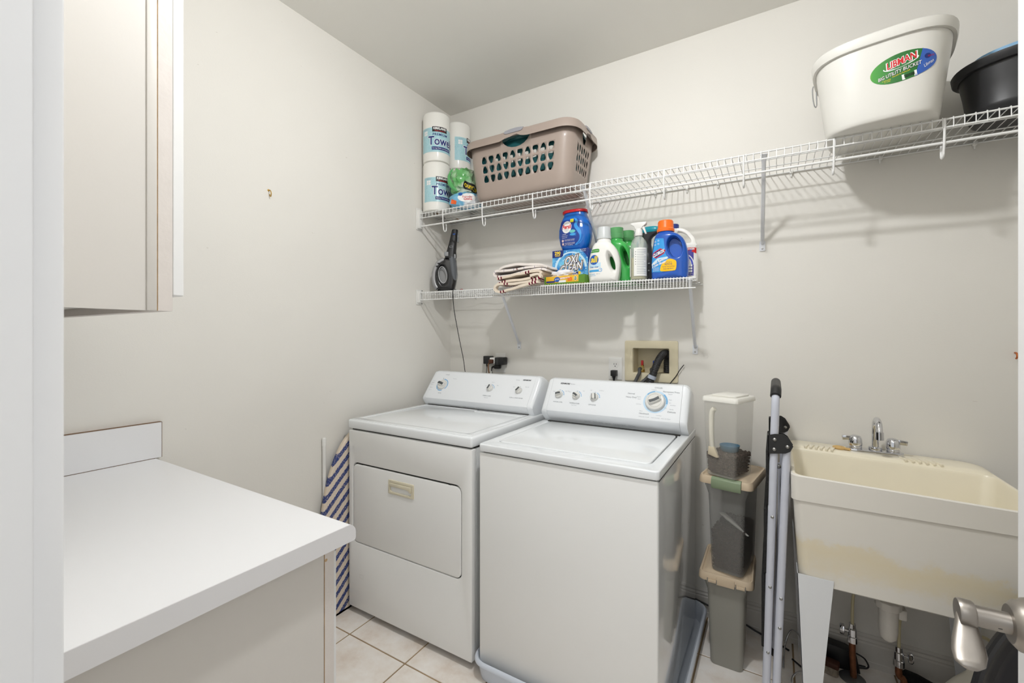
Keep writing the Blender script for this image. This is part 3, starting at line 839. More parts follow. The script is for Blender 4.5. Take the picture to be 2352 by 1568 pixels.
T(WP, 'WATER LEVEL', -0.893, 0.040, 0.0078, M_GREYPRINT, wa); T(WP, 'TEMPERATURE', -0.808, 0.040, 0.0078, M_GREYPRINT, wa); T(WP, 'Wash / Rinse', -0.808, 0.031, 0.0048, M_PALEPRINT, wa); T(WP, 'OPTIONS', -0.720, 0.040, 0.0085, M_GREYPRINT, wa)
for body, u, v in (('Small', -0.925, 0.094), ('Super Plus', -0.856, 0.099), ('Cold', -0.842, 0.096), ('Hot', -0.774, 0.106), ('Off', -0.738, 0.112), ('2nd Rinse', -0.688, 0.114)): T(WP, body, u, v, 0.0055, M_PALEPRINT, wa)
T(WP, 'KENMORE', -0.877, 0.138, 0.0105, M_DARKPRINT, wa, shear=0.25, bold=0.0004); T(WP, '80 Series', -0.836, 0.138, 0.006, M_PALEPRINT, wa)
text('Heavy Duty   -   King Size Capacity   -   Quiet Pak   -   Triple Action Agitator   -   Dual Action', 0.0062, M_PALEPRINT, wa, low((1.884, 0.962), wzt, 1.930)(-0.64))

# ------------------------------------------------------------------ drain pan
M_PAN = mat('pan_plastic', rgb(214, 221, 232), rough=0.3, sub=0.0)
pan = thing('drain_pan', 'shallow white plastic drain pan under the washing machine', 'drain pan', (-0.635, 1.77, 0), world=True)
def rr3(x0, x1, y0, y1, r, z): return [(u, v, z) for u, v in rrect(x0, x1, y0, y1, r, 6)]
X0, X1, Y0p, Y1p = -1.0095, -0.262, 1.343, 2.195
rg = [rr3(X0 + 0.022, X1 - 0.022, Y0p + 0.022, Y1p - 0.022, 0.05, 0.001), rr3(X0 + 0.014, X1 - 0.014, Y0p + 0.014, Y1p - 0.014, 0.055, 0.05), rr3(X0 + 0.012, X1 - 0.012, Y0p + 0.012, Y1p - 0.012, 0.056, 0.066), rr3(X0, X1, Y0p, Y1p, 0.066, 0.066), rr3(X0, X1, Y0p, Y1p, 0.066, 0.070), rr3(X0 + 0.003, X1 - 0.003, Y0p + 0.003, Y1p - 0.003, 0.064, 0.078), rr3(X0 + 0.009, X1 - 0.009, Y0p + 0.009, Y1p - 0.009, 0.06, 0.081), rr3(X0 + 0.016, X1 - 0.016, Y0p + 0.016, Y1p - 0.016, 0.054, 0.074), rr3(X0 + 0.020, X1 - 0.020, Y0p + 0.020, Y1p - 0.020, 0.050, 0.045), rr3(X0 + 0.030, X1 - 0.030, Y0p + 0.030, Y1p - 0.030, 0.045, 0.0095)]
MB().rings(rg).build('tray', M_PAN, pan, smooth=50)

# ------------------------------------------------------------------ ironing board and white pole beside the dryer
def stripe_material(name, k, period, duty, c0, c1, plane='yz', off=0.0):
    m = bpy.data.materials.new(name); m.use_nodes = True
    nt = m.node_tree; p = nt.nodes['Principled BSDF']; p.inputs['Roughness'].default_value = 0.85; p.inputs['Specular IOR Level'].default_value = 0.2
    tc = nt.nodes.new('ShaderNodeTexCoord'); sx = nt.nodes.new('ShaderNodeSeparateXYZ')
    nt.links.new(tc.outputs['Object'], sx.inputs[0])
    def M(op, a=None, b=None):
        n = nt.nodes.new('ShaderNodeMath'); n.operation = op
        for i, q in enumerate((a, b)):
            if q is None: continue
            if isinstance(q, (int, float)): n.inputs[i].default_value = q
            else: nt.links.new(q, n.inputs[i])
        return n.outputs[0]
    U, V = {'yz': ('Y', 'Z'), 'xy': ('X', 'Y')}[plane]
    s_ = M('SUBTRACT', sx.outputs[V], M('MULTIPLY', sx.outputs[U], k))
    mp = nt.nodes.new('ShaderNodeMapping'); mp.inputs['Rotation'].default_value = (math.atan(k), 0, 0); mp.inputs['Scale'].default_value = (1, 1, 1)
    ns = nt.nodes.new('ShaderNodeTexNoise'); ns.inputs['Scale'].default_value = 210; ns.inputs['Detail'].default_value = 3
    nt.links.new(tc.outputs['Object'], ns.inputs['Vector'])
    s2 = M('ADD', M('MULTIPLY', s_, 1 / period), M('MULTIPLY', M('SUBTRACT', ns.outputs['Fac'], 0.5), 0.22))
    f = M('FRACT', M('ADD', s2, off))
    tri = M('ABSOLUTE', M('SUBTRACT', f, 0.5))
    r = nt.nodes.new('ShaderNodeValToRGB'); r.color_ramp.elements[0].position = duty / 2 - 0.015; r.color_ramp.elements[1].position = duty / 2 + 0.015
    r.color_ramp.elements[0].color = c1; r.color_ramp.elements[1].color = c0
    nt.links.new(tri, r.inputs['Fac'])
    n3 = nt.nodes.new('ShaderNodeTexNoise'); n3.inputs['Scale'].default_value = 330; n3.inputs['Detail'].default_value = 2
    nt.links.new(tc.outputs['Object'], n3.inputs['Vector'])
    r3 = nt.nodes.new('ShaderNodeValToRGB'); r3.color_ramp.elements[0].position = 0.60; r3.color_ramp.elements[1].position = 0.66
    r3.color_ramp.elements[0].color = (0, 0, 0, 1); r3.color_ramp.elements[1].color = (1, 1, 1, 1)
    nt.links.new(n3.outputs['Fac'], r3.inputs['Fac'])
    mx = nt.nodes.new('ShaderNodeMix'); mx.data_type = 'RGBA'
    nt.links.new(r3.outputs['Color'], mx.inputs[0]); nt.links.new(r.outputs['Color'], mx.inputs[6]); mx.inputs[7].default_value = c0
    # speckle only inside the dark stripes: outside, both colours are equal
    nt.links.new(mx.outputs[2], p.inputs['Base Color'])
    b = nt.nodes.new('ShaderNodeBump'); b.inputs['Strength'].default_value = 0.15; b.inputs['Distance'].default_value = 0.002
    nt.links.new(n3.outputs['Fac'], b.inputs['Height']); nt.links.new(b.outputs['Normal'], p.inputs['Normal'])
    return m
M_IRON = stripe_material('striped_cotton_cover', 0.95, 0.0575, 0.46, rgb(222, 208, 190), rgb(58, 72, 124))
ib = thing('ironing_board', 'ironing board in a blue and cream striped cover, wedged beside the dryer', 'ironing board', (-1.777, 1.43, 0), world=True)
ol = [(1.262, 0.002), (1.598, 0.002), (1.606, 0.03), (1.608, 0.50), (1.59, 0.64), (1.55, 0.76), (1.50, 0.82), (1.43, 0.845), (1.395, 0.833), (1.352, 0.786), (1.312, 0.715), (1.278, 0.620), (1.257, 0.52), (1.250, 0.42), (1.250, 0.03)]
ol = [(q.x, q.y) for q in catmull([(a, b, 0) for a, b in ol], 4, closed=True)]
ol = [(a, max(b, 0.001)) for a, b in ol]
MB().prism(ol, -1.786, -1.760, 'x').build('padded_cover', M_IRON, ib, bevel=0.008, seg=3, smooth=50)
MB().prism([(1.43 + (a - 1.43) * 0.96, 0.42 + (b - 0.42) * 0.97) for a, b in ol], -1.7875, -1.786, 'x').build('metal_deck', M_SCREW, ib)
pl = thing('pole', 'slim white pole with end cap standing behind the ironing board', 'pole', (-1.790, 1.285, 0), world=True)
MB().tube([(-1.7885, 1.285, 0.001), (-1.8005, 1.285, 0.81)], 0.0085, 14).build('shaft', M_PLASTIC, pl, smooth=60)
MB().tube([(-1.8002, 1.285, 0.80), (-1.8004, 1.285, 0.834), (-1.8004, 1.285, 0.838)], [0.0099, 0.0099, 0.007], 14).build('cap', M_PLASTIC, pl, smooth=40)

# ------------------------------------------------------------------ wall outlets, washer box
def duplex(cx, cz, label):
    t = thing('wall_outlet', label, 'outlet', (cx, YB, cz), group=None)
    MB().rbox(-0.036, 0.036, -0.0055, -0.0003, -0.058, 0.058, 0.002).build('cover_plate', M_PLASTIC, t, smooth=40)
    for s_ in (-1, 1):
        f = MB().prism([(q[0], q[1] + s_ * 0.0195) for q in ellip(0, 0, 0.0172, 0.0165, 24) if True], -0.0075, -0.005, 'y').build('receptacle_face', M_PLASTIC, t, smooth=40)
        sl = MB(); sl.box(-0.0075, -0.0050, -0.0078, -0.006, s_ * 0.0195 - 0.001, s_ * 0.0195 + 0.0075); sl.box(0.0050, 0.0075, -0.0078, -0.006, s_ * 0.0195 + 0.000, s_ * 0.0195 + 0.007)
        sl.lathe([(0.0, -0.0078), (0.0028, -0.0078), (0.0028, -0.006)], 10, (0, 0, s_ * 0.0195 - 0.0075), 'y', False, False)
        sl.build('slots', M_BLACK, f)
    MB().lathe([(0.0, -0.0065), (0.0025, -0.006), (0.003, -0.005)], 10, (0, 0, 0), 'y', False, False).build('screw', M_PLASTIC, t)
    return t
duplex(-0.712, 1.1435, 'white wall outlet with one black plug, beside the washer box')
duplex(-1.422, 1.149, 'white wall outlet crowded with adapters above the dryer')

pg = thing('power_plug', 'black washer plug in the lower socket of the outlet by the washer box', 'plug', (-0.712, YB - 0.008, 1.124))
MB().rbox(-0.0145, 0.0145, -0.034, -0.0005, -0.018, 0.012, 0.003).build('plug_body', M_BLACK, pg, smooth=40)
MB().tube(catmull([(0, -0.022, -0.014), (0.001, -0.022, -0.035), (0.0, -0.021, -0.06), (0.002, -0.02, -0.12), (0.01, -0.02, -0.3)], 4), [0.0095] * 3 + [0.0065] * 2 + [0.0048] * 12, 10).build('cord', M_BLACK, pg, smooth=60)

M_BROWN = mat('brown_plastic', rgb(74, 42, 26), rough=0.45)
tapw = thing('outlet_tap', 'white three-way outlet tap holding the adapters above the dryer', 'outlet tap', (-1.447, YB - 0.008, 1.166))
MB().rbox(-0.018, 0.018, -0.052, -0.001, -0.02, 0.016, 0.004).build('tap_body', M_PLASTIC, tapw, smooth=40)
ad = thing('power_adapter', 'flat black power adapter at the left of the crowded outlet', 'power adapter', (-1.487, YB - 0.03, 1.168))
MB().rbox(-0.030, 0.019, -0.022, 0.022, -0.026, 0.022, 0.004).build('adapter_body', M_BLACK, ad, smooth=40)
MB().tube(catmull([(-0.018, 0, -0.026), (-0.017, 0, -0.045), (-0.022, 0.002, -0.07), (-0.027, 0.004, -0.10), (-0.03, 0.006, -0.2)], 4), [0.004] * 4 + [0.0018] * 13, 8).build('cord', M_BLACK, ad, smooth=60)
ad2 = thing('power_adapter', 'boxy black power adapter at the right of the crowded outlet', 'power adapter', (-1.392, YB - 0.036, 1.162))
MB().rbox(-0.030, 0.024, -0.024, 0.027, -0.022, 0.023, 0.006).build('adapter_body', M_BLACK, ad2, smooth=40)
MB().rbox(-0.034, -0.006, -0.029, -0.010, -0.0235, 0.0215, 0.004).build('end_shell', mat('black_plastic2', rgb(40, 41, 41), rough=0.5), ad2, smooth=40)
p2 = thing('power_plug', 'brown plug with brown cord in the crowded outlet tap', 'plug', (-1.447, YB - 0.062, 1.160))
MB().rbox(-0.014, 0.014, -0.016, 0.0015, -0.012, 0.012, 0.004).build('plug_body', M_BROWN, p2, smooth=40)
MB().tube(catmull([(-0.010, -0.008, -0.006), (-0.019, -0.008, -0.02), (-0.020, -0.006, -0.05), (-0.016, 0.0, -0.09), (-0.015, 0.01, -0.2)], 4), 0.0036, 8).build('cord', mat('brown_cord', rgb(128, 88, 60), rough=0.6), p2, smooth=60)
p3 = thing('power_plug', 'black right-angle plug with white tag in the crowded lower socket', 'plug', (-1.428, YB - 0.008, 1.125))
MB().rbox(-0.022, 0.014, -0.030, -0.0005, -0.011, 0.012, 0.005).build('plug_body', M_BLACK, p3, smooth=40)
MB().tube(catmull([(-0.018, -0.02, 0.002), (-0.034, -0.024, -0.002), (-0.039, -0.026, -0.02), (-0.036, -0.024, -0.05), (-0.03, -0.02, -0.2)], 4), [0.006] * 6 + [0.0034] * 11, 8).build('cord', M_BLACK, p3, smooth=60)
MB().box(-0.0425, -0.0345, -0.0305, -0.0295, -0.062, -0.026).build('cord_tag', M_PLASTIC, p3)

# washer outlet box: frame, recess, valves
M_BOXC = mat('outlet_box_plastic', rgb(221, 211, 182), rough=0.42, var=0.05, vscale=6)
wbx = thing('washer_outlet_box', 'beige recessed washer outlet box on the back wall', 'outlet box', (-0.531, YB, 1.187), world=True)
MBX0, MBX1, MBZ0, MBZ1 = -0.661, -0.401, 1.084, 1.289
plate(rrect(MBX0, MBX1, MBZ0, MBZ1, 0.008, 3), [rrect(-0.620, -0.442, 1.126, 1.251, 0.006, 3)], YB - 0.010, YB - 0.0004).build('frame', M_BOXC, wbx, bevel=0.0025, smooth=40)
b = MB(); x0, x1, z0, z1, yb = -0.6205, -0.4415, 1.1255, 1.2515, YB + 0.092
for q in ((x0, x0 + 0.002, YB - 0.002, yb, z0, z1), (x1 - 0.002, x1, YB - 0.002, yb, z0, z1), (x0, x1, YB - 0.002, yb, z0, z0 + 0.002), (x0, x1, YB - 0.002, yb, z1 - 0.002, z1), (x0, x1, yb - 0.002, yb, z0, z1)): b.box(*q)
b.build('recess', M_BOXC, wbx)
for x, c, nm in ((-0.583, rgb(178, 30, 34), 'red'), (-0.524, rgb(24, 74, 168), 'blue')):
    v = MB().lathe([(0.0, 0), (0.011, 0), (0.0115, 0.004), (0.010, 0.020), (0.007, 0.022), (0.007, 0.036), (0, 0.036)], 16, (x, YB + 0.04, 1.1275)).build('valve', M_BRASS, wbx, smooth=40)
    MB().tube([(x, YB + 0.04, 1.148), (x - 0.002, YB + 0.008, 1.146)], [0.011, 0.0125], 14).build('coupling', mat('yellowed_brass', rgb(220, 196, 120), rough=0.35, metal=0.4), v, smooth=40)
    MB().rbox(x - 0.0055, x + 0.0055, YB + 0.028, YB + 0.042, 1.1625, 1.188, 0.003).build('valve_lever', mat(nm + '_lever', c, rough=0.35), v, smooth=40, label=nm + ' valve lever')
M_HOSE = mat('grey_rubber_hose', rgb(72, 72, 72), rough=0.6)
M_HOSEB = mat('black_corrugated_hose', rgb(38, 38, 39), rough=0.45)
for x, xe, lab in ((-0.585, -0.600, 'grey rubber hose from the red-levered valve of the washer box'), (-0.526, -0.568, 'grey rubber hose from the blue-levered valve of the washer box')):
    h = MB().tube(catmull([(x, YB + 0.018, 1.147), (x, YB - 0.012, 1.146), (x + 0.004, YB - 0.028, 1.128), ((x + xe) / 2, YB - 0.034, 1.10), (xe, YB - 0.05, 1.06), (xe + 0.005, YB - 0.06, 0.9), (xe, YB - 0.07, 0.7)], 5), 0.0085, 12).build('supply_hose', M_HOSE, smooth=60)
    tag(h, lab, 'hose', 'washer supply hoses')
pts = catmull([(-0.462, YB + 0.045, 1.130), (-0.462, YB + 0.045, 1.18), (-0.4595, YB + 0.040, 1.208), (-0.462, YB + 0.018, 1.226), (-0.470, YB - 0.010, 1.224), (-0.484, YB - 0.032, 1.200), (-0.496, YB - 0.042, 1.168), (-0.508, YB - 0.046, 1.130), (-0.522, YB - 0.050, 1.09), (-0.536, YB - 0.055, 1.03), (-0.54, YB - 0.06, 0.9)], 22)
hs = thing('drain_hose', 'black corrugated drain hose looping into the washer outlet box', 'hose', (-0.5, YB - 0.03, 1.1), world=True)
rs = [0.0165 + (0.0016 if (i // 2) % 2 else 0.0) for i in range(len(pts))]
MB().tube(pts, rs, 16).build('corrugated_tube', M_HOSEB, hs, smooth=50)
k = 165
c, t = pts[k], (pts[k + 3] - pts[k]).normalized()
MB().tube([c - t * 0.009, c + t * 0.009], 0.0200, 18).build('white_clamp', mat('pale_blue_plastic', rgb(176, 184, 198), rough=0.4), hs, smooth=40)
wr = MB().tube(catmull([(-0.373, YB - 0.012, 1.175), (-0.390, YB - 0.0135, 1.152), (-0.410, YB - 0.0135, 1.118), (-0.438, YB - 0.015, 1.078), (-0.47, YB - 0.03, 1.0)], 4), 0.0019, 8).build('cable_end', M_BLACK, smooth=60)
tag(wr, 'thin black cable end sticking out beside the washer box', 'cable')
# ================================================================== things on the shelves
def turned(fn, ang):
    c, s = math.cos(ang), math.sin(ang)
    return lambda u, v: fn(u * c - v * s, u * s + v * c)
def shifted(fn, a, b): return lambda u, v: fn(u + a, v + b)
Z1 = lambda x: 1.5705 - 0.0075 * (x - XL)      # deck heights (the shelves sag a little to the right)
Z2 = lambda x: 2.0380 - 0.0085 * (x - XL)

def P_(name, r, g, b, rough=0.45, **kw): return mat(name, rgb(r, g, b), rough=rough, **kw)
I_WHITE = P_('ink_white', 240, 240, 238); I_NAVY = P_('ink_navy', 26, 46, 118); I_RED = P_('ink_red', 206, 34, 38); I_YEL = P_('ink_yellow', 246, 214, 46)
I_BLACK = P_('ink_black', 26, 26, 28); I_TEAL = P_('ink_teal', 148, 204, 216); I_GREEN = P_('ink_green', 70, 150, 60); I_LBLUE = P_('ink_light_blue', 70, 166, 224); I_ORANGE = P_('ink_orange', 238, 104, 44)
I_PALE = P_('ink_pale_blue', 196, 226, 242); I_GREY = P_('ink_grey', 150, 154, 160); I_MID = P_('ink_mid_blue', 30, 88, 176); I_LIME = P_('ink_lime', 190, 214, 40); I_DKGREEN = P_('ink_dark_green', 40, 110, 50); I_GOLD = P_('ink_gold', 250, 196, 20)

# ------------------------------------------------------------------ paper towel rolls
def speckled(name, base, dot, scale):
    m = mat(name, base, rough=0.35, coat=0.3)
    nt = m.node_tree; tc = nt.nodes.new('ShaderNodeTexCoord'); v = nt.nodes.new('ShaderNodeTexVoronoi'); v.inputs['Scale'].default_value = scale
    r = nt.nodes.new('ShaderNodeValToRGB'); r.color_ramp.elements[0].position = 0.22; r.color_ramp.elements[1].position = 0.28
    r.color_ramp.elements[0].color = dot; r.color_ramp.elements[1].color = base
    nt.links.new(tc.outputs['Object'], v.inputs['Vector']); nt.links.new(v.outputs['Distance'], r.inputs['Fac']); nt.links.new(r.outputs['Color'], nt.nodes['Principled BSDF'].inputs['Base Color'])
    return m
M_ROLL = mat('towel_in_film', rgb(240, 238, 232), rough=0.42, coat=0.35, bump=0.25, bscale=45)
M_BAND = speckled('roll_band', rgb(172, 212, 220), rgb(120, 182, 196), 190)
M_CORE = mat('cardboard', rgb(170, 140, 105), rough=0.9)
RR, RH = 0.0788, 0.286
def towel_roll(label, loc, phi, group='paper towel rolls'):
    t = thing('paper_towel_roll', label, 'paper towel', loc, phi, group)      # local -x faces nothing; +x is the printed front
    body = [(0.020, 0), (RR - 0.008, 0), (RR - 0.002, 0.004), (RR, 0.012), (RR + 0.0006, RH * 0.5), (RR, RH - 0.012), (RR - 0.003, RH - 0.004), (RR - 0.010, RH), (0.020, RH - 0.002), (0.020, 0)]
    MB().lathe(body, 48, cap0=False, cap1=False).build('roll', M_ROLL, t, smooth=40)
    MB().lathe([(0.0195, 0.001), (0.0195, RH - 0.004)], 20, cap0=False, cap1=False).build('core', M_CORE, t, smooth=60)
    def F(u0, v0, h=0.0):
        def f(u, v):
            a = (u0 + u) / RR
            r = RR + 0.0012 + h
            return (r * math.cos(a), r * math.sin(a), v0 + v)
        return f
    gb = gridpatch(-0.115, 0.115, 0.050, 0.190, 28, 2, M_BAND, t, F(0, 0), 'printed_band', smooth=60)
    text('Towels', 0.070, I_WHITE, gb, F(0.024, 0.112, 0.0004), bold=0.0034, fit=0.178, res=0.008)
    text('Towels', 0.070, I_NAVY, gb, F(0.024, 0.112, 0.0009), bold=0.0012, fit=0.171, res=0.008)
    text('PREMIUM', 0.020, I_NAVY, gb, F(0.008, 0.150, 0.0004), bold=0.0004, spacing=1.1)
    gridpatch(-0.042, 0.046, 0.166, 0.196, 10, 1, I_BLACK, gb, F(0.004, 0, 0.0003), 'brand_box')
    text('KIRKLAND', 0.017, I_WHITE, gb, F(0.006, 0.185, 0.0007), bold=0.0008, fit=0.076)
    text('Signature', 0.010, I_RED, gb, F(0.006, 0.172, 0.0007), fit=0.06)
    gridpatch(-0.045, 0.075, 0.062, 0.080, 12, 1, I_NAVY, gb, F(0.004, 0, 0.0003), 'ribbon')
    text('Strong, Thick and Absorbent', 0.0095, I_WHITE, gb, F(0.018, 0.071, 0.0007), fit=0.108)
    for a in (0, 1):
        for b in (0, 1): gridpatch(-0.094 + a * 0.0135, -0.082 + a * 0.0135, 0.147 + b * 0.0135, 0.159 + b * 0.0135, 2, 1, I_WHITE, gb, F(0, 0, 0.0004), 'window_icon')
    text('12 Individual', 0.008, I_GREY, gb, F(-0.084, 0.181, 0.0004))
    return t
ax, ay = -1.7235, 1.985
za = Z2(ax)
towel_roll('bottom roll of the front paper towel stack on the high shelf', (ax, ay, za), math.radians(-24))
towel_roll('top roll of the front paper towel stack in the room corner', (ax, ay, za + RH + 0.001), math.radians(-39))
bx, by = -1.690, 2.1425
zb = Z2(bx)
towel_roll('upper roll of the rear paper towel stack beside the taupe basket', (bx, by, zb + RH + 0.001), math.radians(20))
towel_roll('lower roll of the rear paper towel stack, behind the plastic bags', (bx, by, zb), math.radians(-5))

# ------------------------------------------------------------------ crumpled bags
def blob(name, parent, m, scale, amp, freq, seed, sub=4, squash_floor=True):
    bm = bmesh.new(); bmesh.ops.create_icosphere(bm, subdivisions=sub, radius=1.0)
    for v in bm.verts:
        d = v.co.normalized()
        q = Vector((d.x * freq + seed, d.y * freq - seed, d.z * freq + 2 * seed))
        r = 1 + amp * noise.noise(q) + amp * 0.6 * abs(noise.noise(q * 2.3)) * 2 - amp * 0.4
        v.co = Vector((d.x * scale[0] * r, d.y * scale[1] * r, d.z * scale[2] * r))
    if squash_floor:
        zmin = -scale[2] * 0.8
        for v in bm.verts:
            v.co.z = max(v.co.z, zmin)
            v.co.z -= zmin
    me = bpy.data.meshes.new(name); bm.to_mesh(me); bm.free()
    return link_mesh(me, name, m, parent, smooth=35)
def film(name, c0, c1, scale, pos=0.5, wid=0.06):
    m = mat(name, c0, rough=0.22, coat=0.5, bump=0.5, bscale=40)
    nt = m.node_tree; tc = nt.nodes.new('ShaderNodeTexCoord'); n = nt.nodes.new('ShaderNodeTexNoise'); n.inputs['Scale'].default_value = scale; n.inputs['Detail'].default_value = 2
    r = nt.nodes.new('ShaderNodeValToRGB'); r.color_ramp.elements[0].position = pos - wid; r.color_ramp.elements[1].position = pos + wid
    r.color_ramp.elements[0].color = c0; r.color_ramp.elements[1].color = c1
    nt.links.new(tc.outputs['Object'], n.inputs['Vector']); nt.links.new(n.outputs['Fac'], r.inputs['Fac']); nt.links.new(r.outputs['Color'], nt.nodes['Principled BSDF'].inputs['Base Color'])
    return m
M_GBAG = film('green_film', rgb(104, 178, 104), rgb(206, 218, 198), 9, 0.5, 0.09)
M_BBAG = film('blue_film', rgb(120, 186, 222), rgb(232, 236, 240), 12, 0.58, 0.05)
bg = thing('plastic_bag', 'crumpled green and clear plastic bag in front of the paper towels', 'bag', (-1.535, 2.005, Z2(-1.53) + 0.085), math.radians(30))
bo_ = blob('crumpled_film', bg, M_GBAG, (0.086, 0.050, 0.088), 0.30, 2.6, 3.1)
FB_ = onto(bo_)
patch([(0.000, 0.030), (0.078, 0.002), (0.082, 0.040), (0.010, 0.072)], I_BLACK, bg, FB_(0.001), 'print_panel', res=0.006)
text('ounce', 0.040, I_YEL, bg, lambda u, v: FB_(0.0022)(u + 0.043, v + 0.036 - u * 0.42), bold=0.0006, fit=0.066, res=0.006)
gl = MB().tube(catmull([(-0.066, -0.010, 0.150), (-0.082, -0.030, 0.100), (-0.070, -0.045, 0.045), (-0.030, -0.052, 0.008)], 5), [0.006, 0.012, 0.014, 0.012, 0.014, 0.012, 0.010, 0.012, 0.014, 0.012, 0.010, 0.010, 0.009, 0.008, 0.006, 0.004], 8, squash=0.4)
gl.build('folded_edge', mat('green_film_edge', rgb(84, 170, 96), rough=0.25, coat=0.5, bump=0.4, bscale=50), bg, smooth=50)
bb = thing('wipes_pack', 'blue and white soft pack lying on the high shelf under the green bag', 'pack', (-1.505, 1.985, Z2(-1.5)), math.radians(30))
bo2 = blob('pack_film', bb, M_BBAG, (0.098, 0.058, 0.050), 0.14, 2.0, 7.7)
FW_ = onto(bo2)
patch(ellip(0.010, 0.048, 0.050, 0.026), I_WHITE, bb, FW_(0.001), 'print_oval', res=0.008)
text('Everyday', 0.018, I_RED, bb, lambda u, v: FW_(0.002)(u + 0.014, v + 0.052), fit=0.055, res=0.008)
text('Cloths', 0.018, I_RED, bb, lambda u, v: FW_(0.002)(u + 0.018, v + 0.038), fit=0.046, bold=0.0004, res=0.008)
patch(ellip(-0.026, 0.070, 0.012, 0.012), I_MID, bb, FW_(0.002), 'print_dot', res=0.006)
patch([(-0.082, 0.018), (-0.050, 0.012), (-0.046, 0.030), (-0.078, 0.044)], I_ORANGE, bb, FW_(0.001), 'print_flash', res=0.006)

# ------------------------------------------------------------------ laundry baskets
def pick(up, n=14):
    out = []
    for i in range(n):
        a = 2 * PI * i / n - PI / 2
        ap = PI / 2 if up else -PI / 2
        r = 0.35 * (1 + 0.15 * math.cos(3 * (a - ap)))
        out.append((0.5 + r * math.cos(a) * 1.0, 0.5 + r * math.sin(a) * 1.12 + (-0.03 if up else 0.03)))
    return out
def slot(n=14):
    return [(0.5 + 0.30 * max(-1, min(1, 1.35 * math.cos(a))), 0.5 + 0.40 * max(-1, min(1, 1.3 * math.sin(a)))) for a in [2 * PI * i / n - PI / 2 for i in range(n)]]
def halfoval(n=18):
    top = [(0.96 - 0.92 * i / 8, 0.93) for i in range(9)]
    bot = [(0.5 - 0.46 * math.cos(a), 0.93 - 0.86 * math.sin(a)) for a in [PI * i / 10 for i in range(1, 10)]]
    return top + bot
def basket(root, wx, wy, bx_, by_, H, r, m, hole, cols, side_cols, rows, thick, handle=True):
    def P(side, f, t):
        k = t ** 0.85
        hx, hy = bx_ + (wx - bx_) * k, by_ + (wy - by_) * k
        if t < 0.10:
            s = math.sqrt(max(0, 1 - ((0.10 - t) / 0.10) ** 2)); hx -= 0.02 * (1 - s); hy -= 0.02 * (1 - s)
        z = H * t
        X, Y = hx - r, hy - r
        if side == 0: return Vector((f * X, -hy, z))
        if side == 1: return Vector((hx, f * Y, z))
        if side == 2: return Vector((-f * X, hy, z))
        if side == 3: return Vector((-hx, -f * Y, z))
        c = [(X, -Y, -PI / 2), (X, Y, 0), (-X, Y, PI / 2), (-X, -Y, PI)][side - 4]
        a = c[2] + f * PI / 2
        return Vector((c[0] + r * math.cos(a), c[1] + r * math.sin(a), z))
    mb = MB()
    tb = [0.0, 0.03, 0.06, 0.10, rows[0]] + rows[1:] + [rows[-1] + 0.012, 0.985]
    def quad(side, f0, f1, t0, t1):
        mb.add([P(side, f0, t0), P(side, f1, t0), P(side, f1, t1), P(side, f0, t1)], [(0, 1, 2, 3)])
    def cell(side, f0, f1, t0, t1, out, extra=()):
        """cell with a real hole; the border keeps the corner points its neighbours use"""
        bd = [(f0, t0)] + [(f, t0) for f in extra] + [(f1, t0), (f1, t1), (f0, t1)]
        hl = [(f0 + (f1 - f0) * u, t0 + (t1 - t0) * v) for u, v in out]
        flat = bd + hl
        tri = tessellate_polygon([[Vector((a, b, 0)) for a, b in bd], [Vector((a, b, 0)) for a, b in hl]])
        mb.add([P(side, a, b) for a, b in flat], [tuple(t) for t in tri])
    for side in range(4):
        nc = cols if side % 2 == 0 else side_cols
        marg = 0.07 if side % 2 == 0 else 0.10
        fb = [-1.0] + [-1 + marg + (2 - 2 * marg) * i / nc for i in range(nc + 1)] + [1.0]
        for ti in range(len(tb) - 1):
            t0, t1 = tb[ti], tb[ti + 1]
            holed = t0 in rows and t0 != rows[-1]
            top = ti == len(tb) - 2
            ci = 0
            while ci < len(fb) - 1:
                f0, f1 = fb[ci], fb[ci + 1]
                if holed and 0 < ci < len(fb) - 2:
                    cell(side, f0, f1, t0, t1, pick(ci % 2 == 1) if hole == 'pick' else slot())
                elif top and handle:
                    if ci == 0:
                        k0, k1 = (1 + nc // 2 - (2 if nc > 7 else 1), 1 + nc // 2 + (2 if nc > 7 else 1))
                        for q in range(len(fb) - 1):
                            if not k0 <= q < k1: quad(side, fb[q], fb[q + 1], t0, t1)
                        cell(side, fb[k0], fb[k1], t0, t1, halfoval(), fb[k0 + 1:k1])
                else: quad(side, f0, f1, t0, t1)
                ci += 1
        for k in range(5):
            for ti in range(len(tb) - 1): quad(4 + side, k / 5, (k + 1) / 5, tb[ti], tb[ti + 1])
    # bottom
    ringb = [P(0, -1, 0)]; pts = []
    for side in range(4):
        pts += [P(side, -1, 0), P(side, 1, 0)] + [P(4 + side, k / 5, 0) for k in range(1, 5)]
    mb.add(pts, [tuple(range(len(pts)))])
    me = bpy.data.meshes.new('walls'); bm = bmesh.new(); bv = [bm.verts.new(q) for q in mb.v]
    for f in mb.f:
        try: bm.faces.new([bv[i] for i in f])
        except ValueError: pass
    bmesh.ops.remove_doubles(bm, verts=bm.verts, dist=2e-5)
    bmesh.ops.recalc_face_normals(bm, faces=bm.faces)
    bm.to_mesh(me); bm.free()
    o = link_mesh(me, 'walls', m, root, smooth=45)
    so = o.modifiers.new('thickness', 'SOLIDIFY'); so.thickness = thick; so.offset = 1.0
    return P
M_TAUPE = mat('taupe_plastic', rgb(164, 149, 139), rough=0.36, coat=0.1, var=0.04, vscale=6)
M_TEALP = mat('teal_plastic', rgb(26, 84, 88), rough=0.4)
M_PAD = mat('grey_grip_pad', rgb(150, 150, 156), rough=0.6)
BXC, BYC = -1.118, 2.040
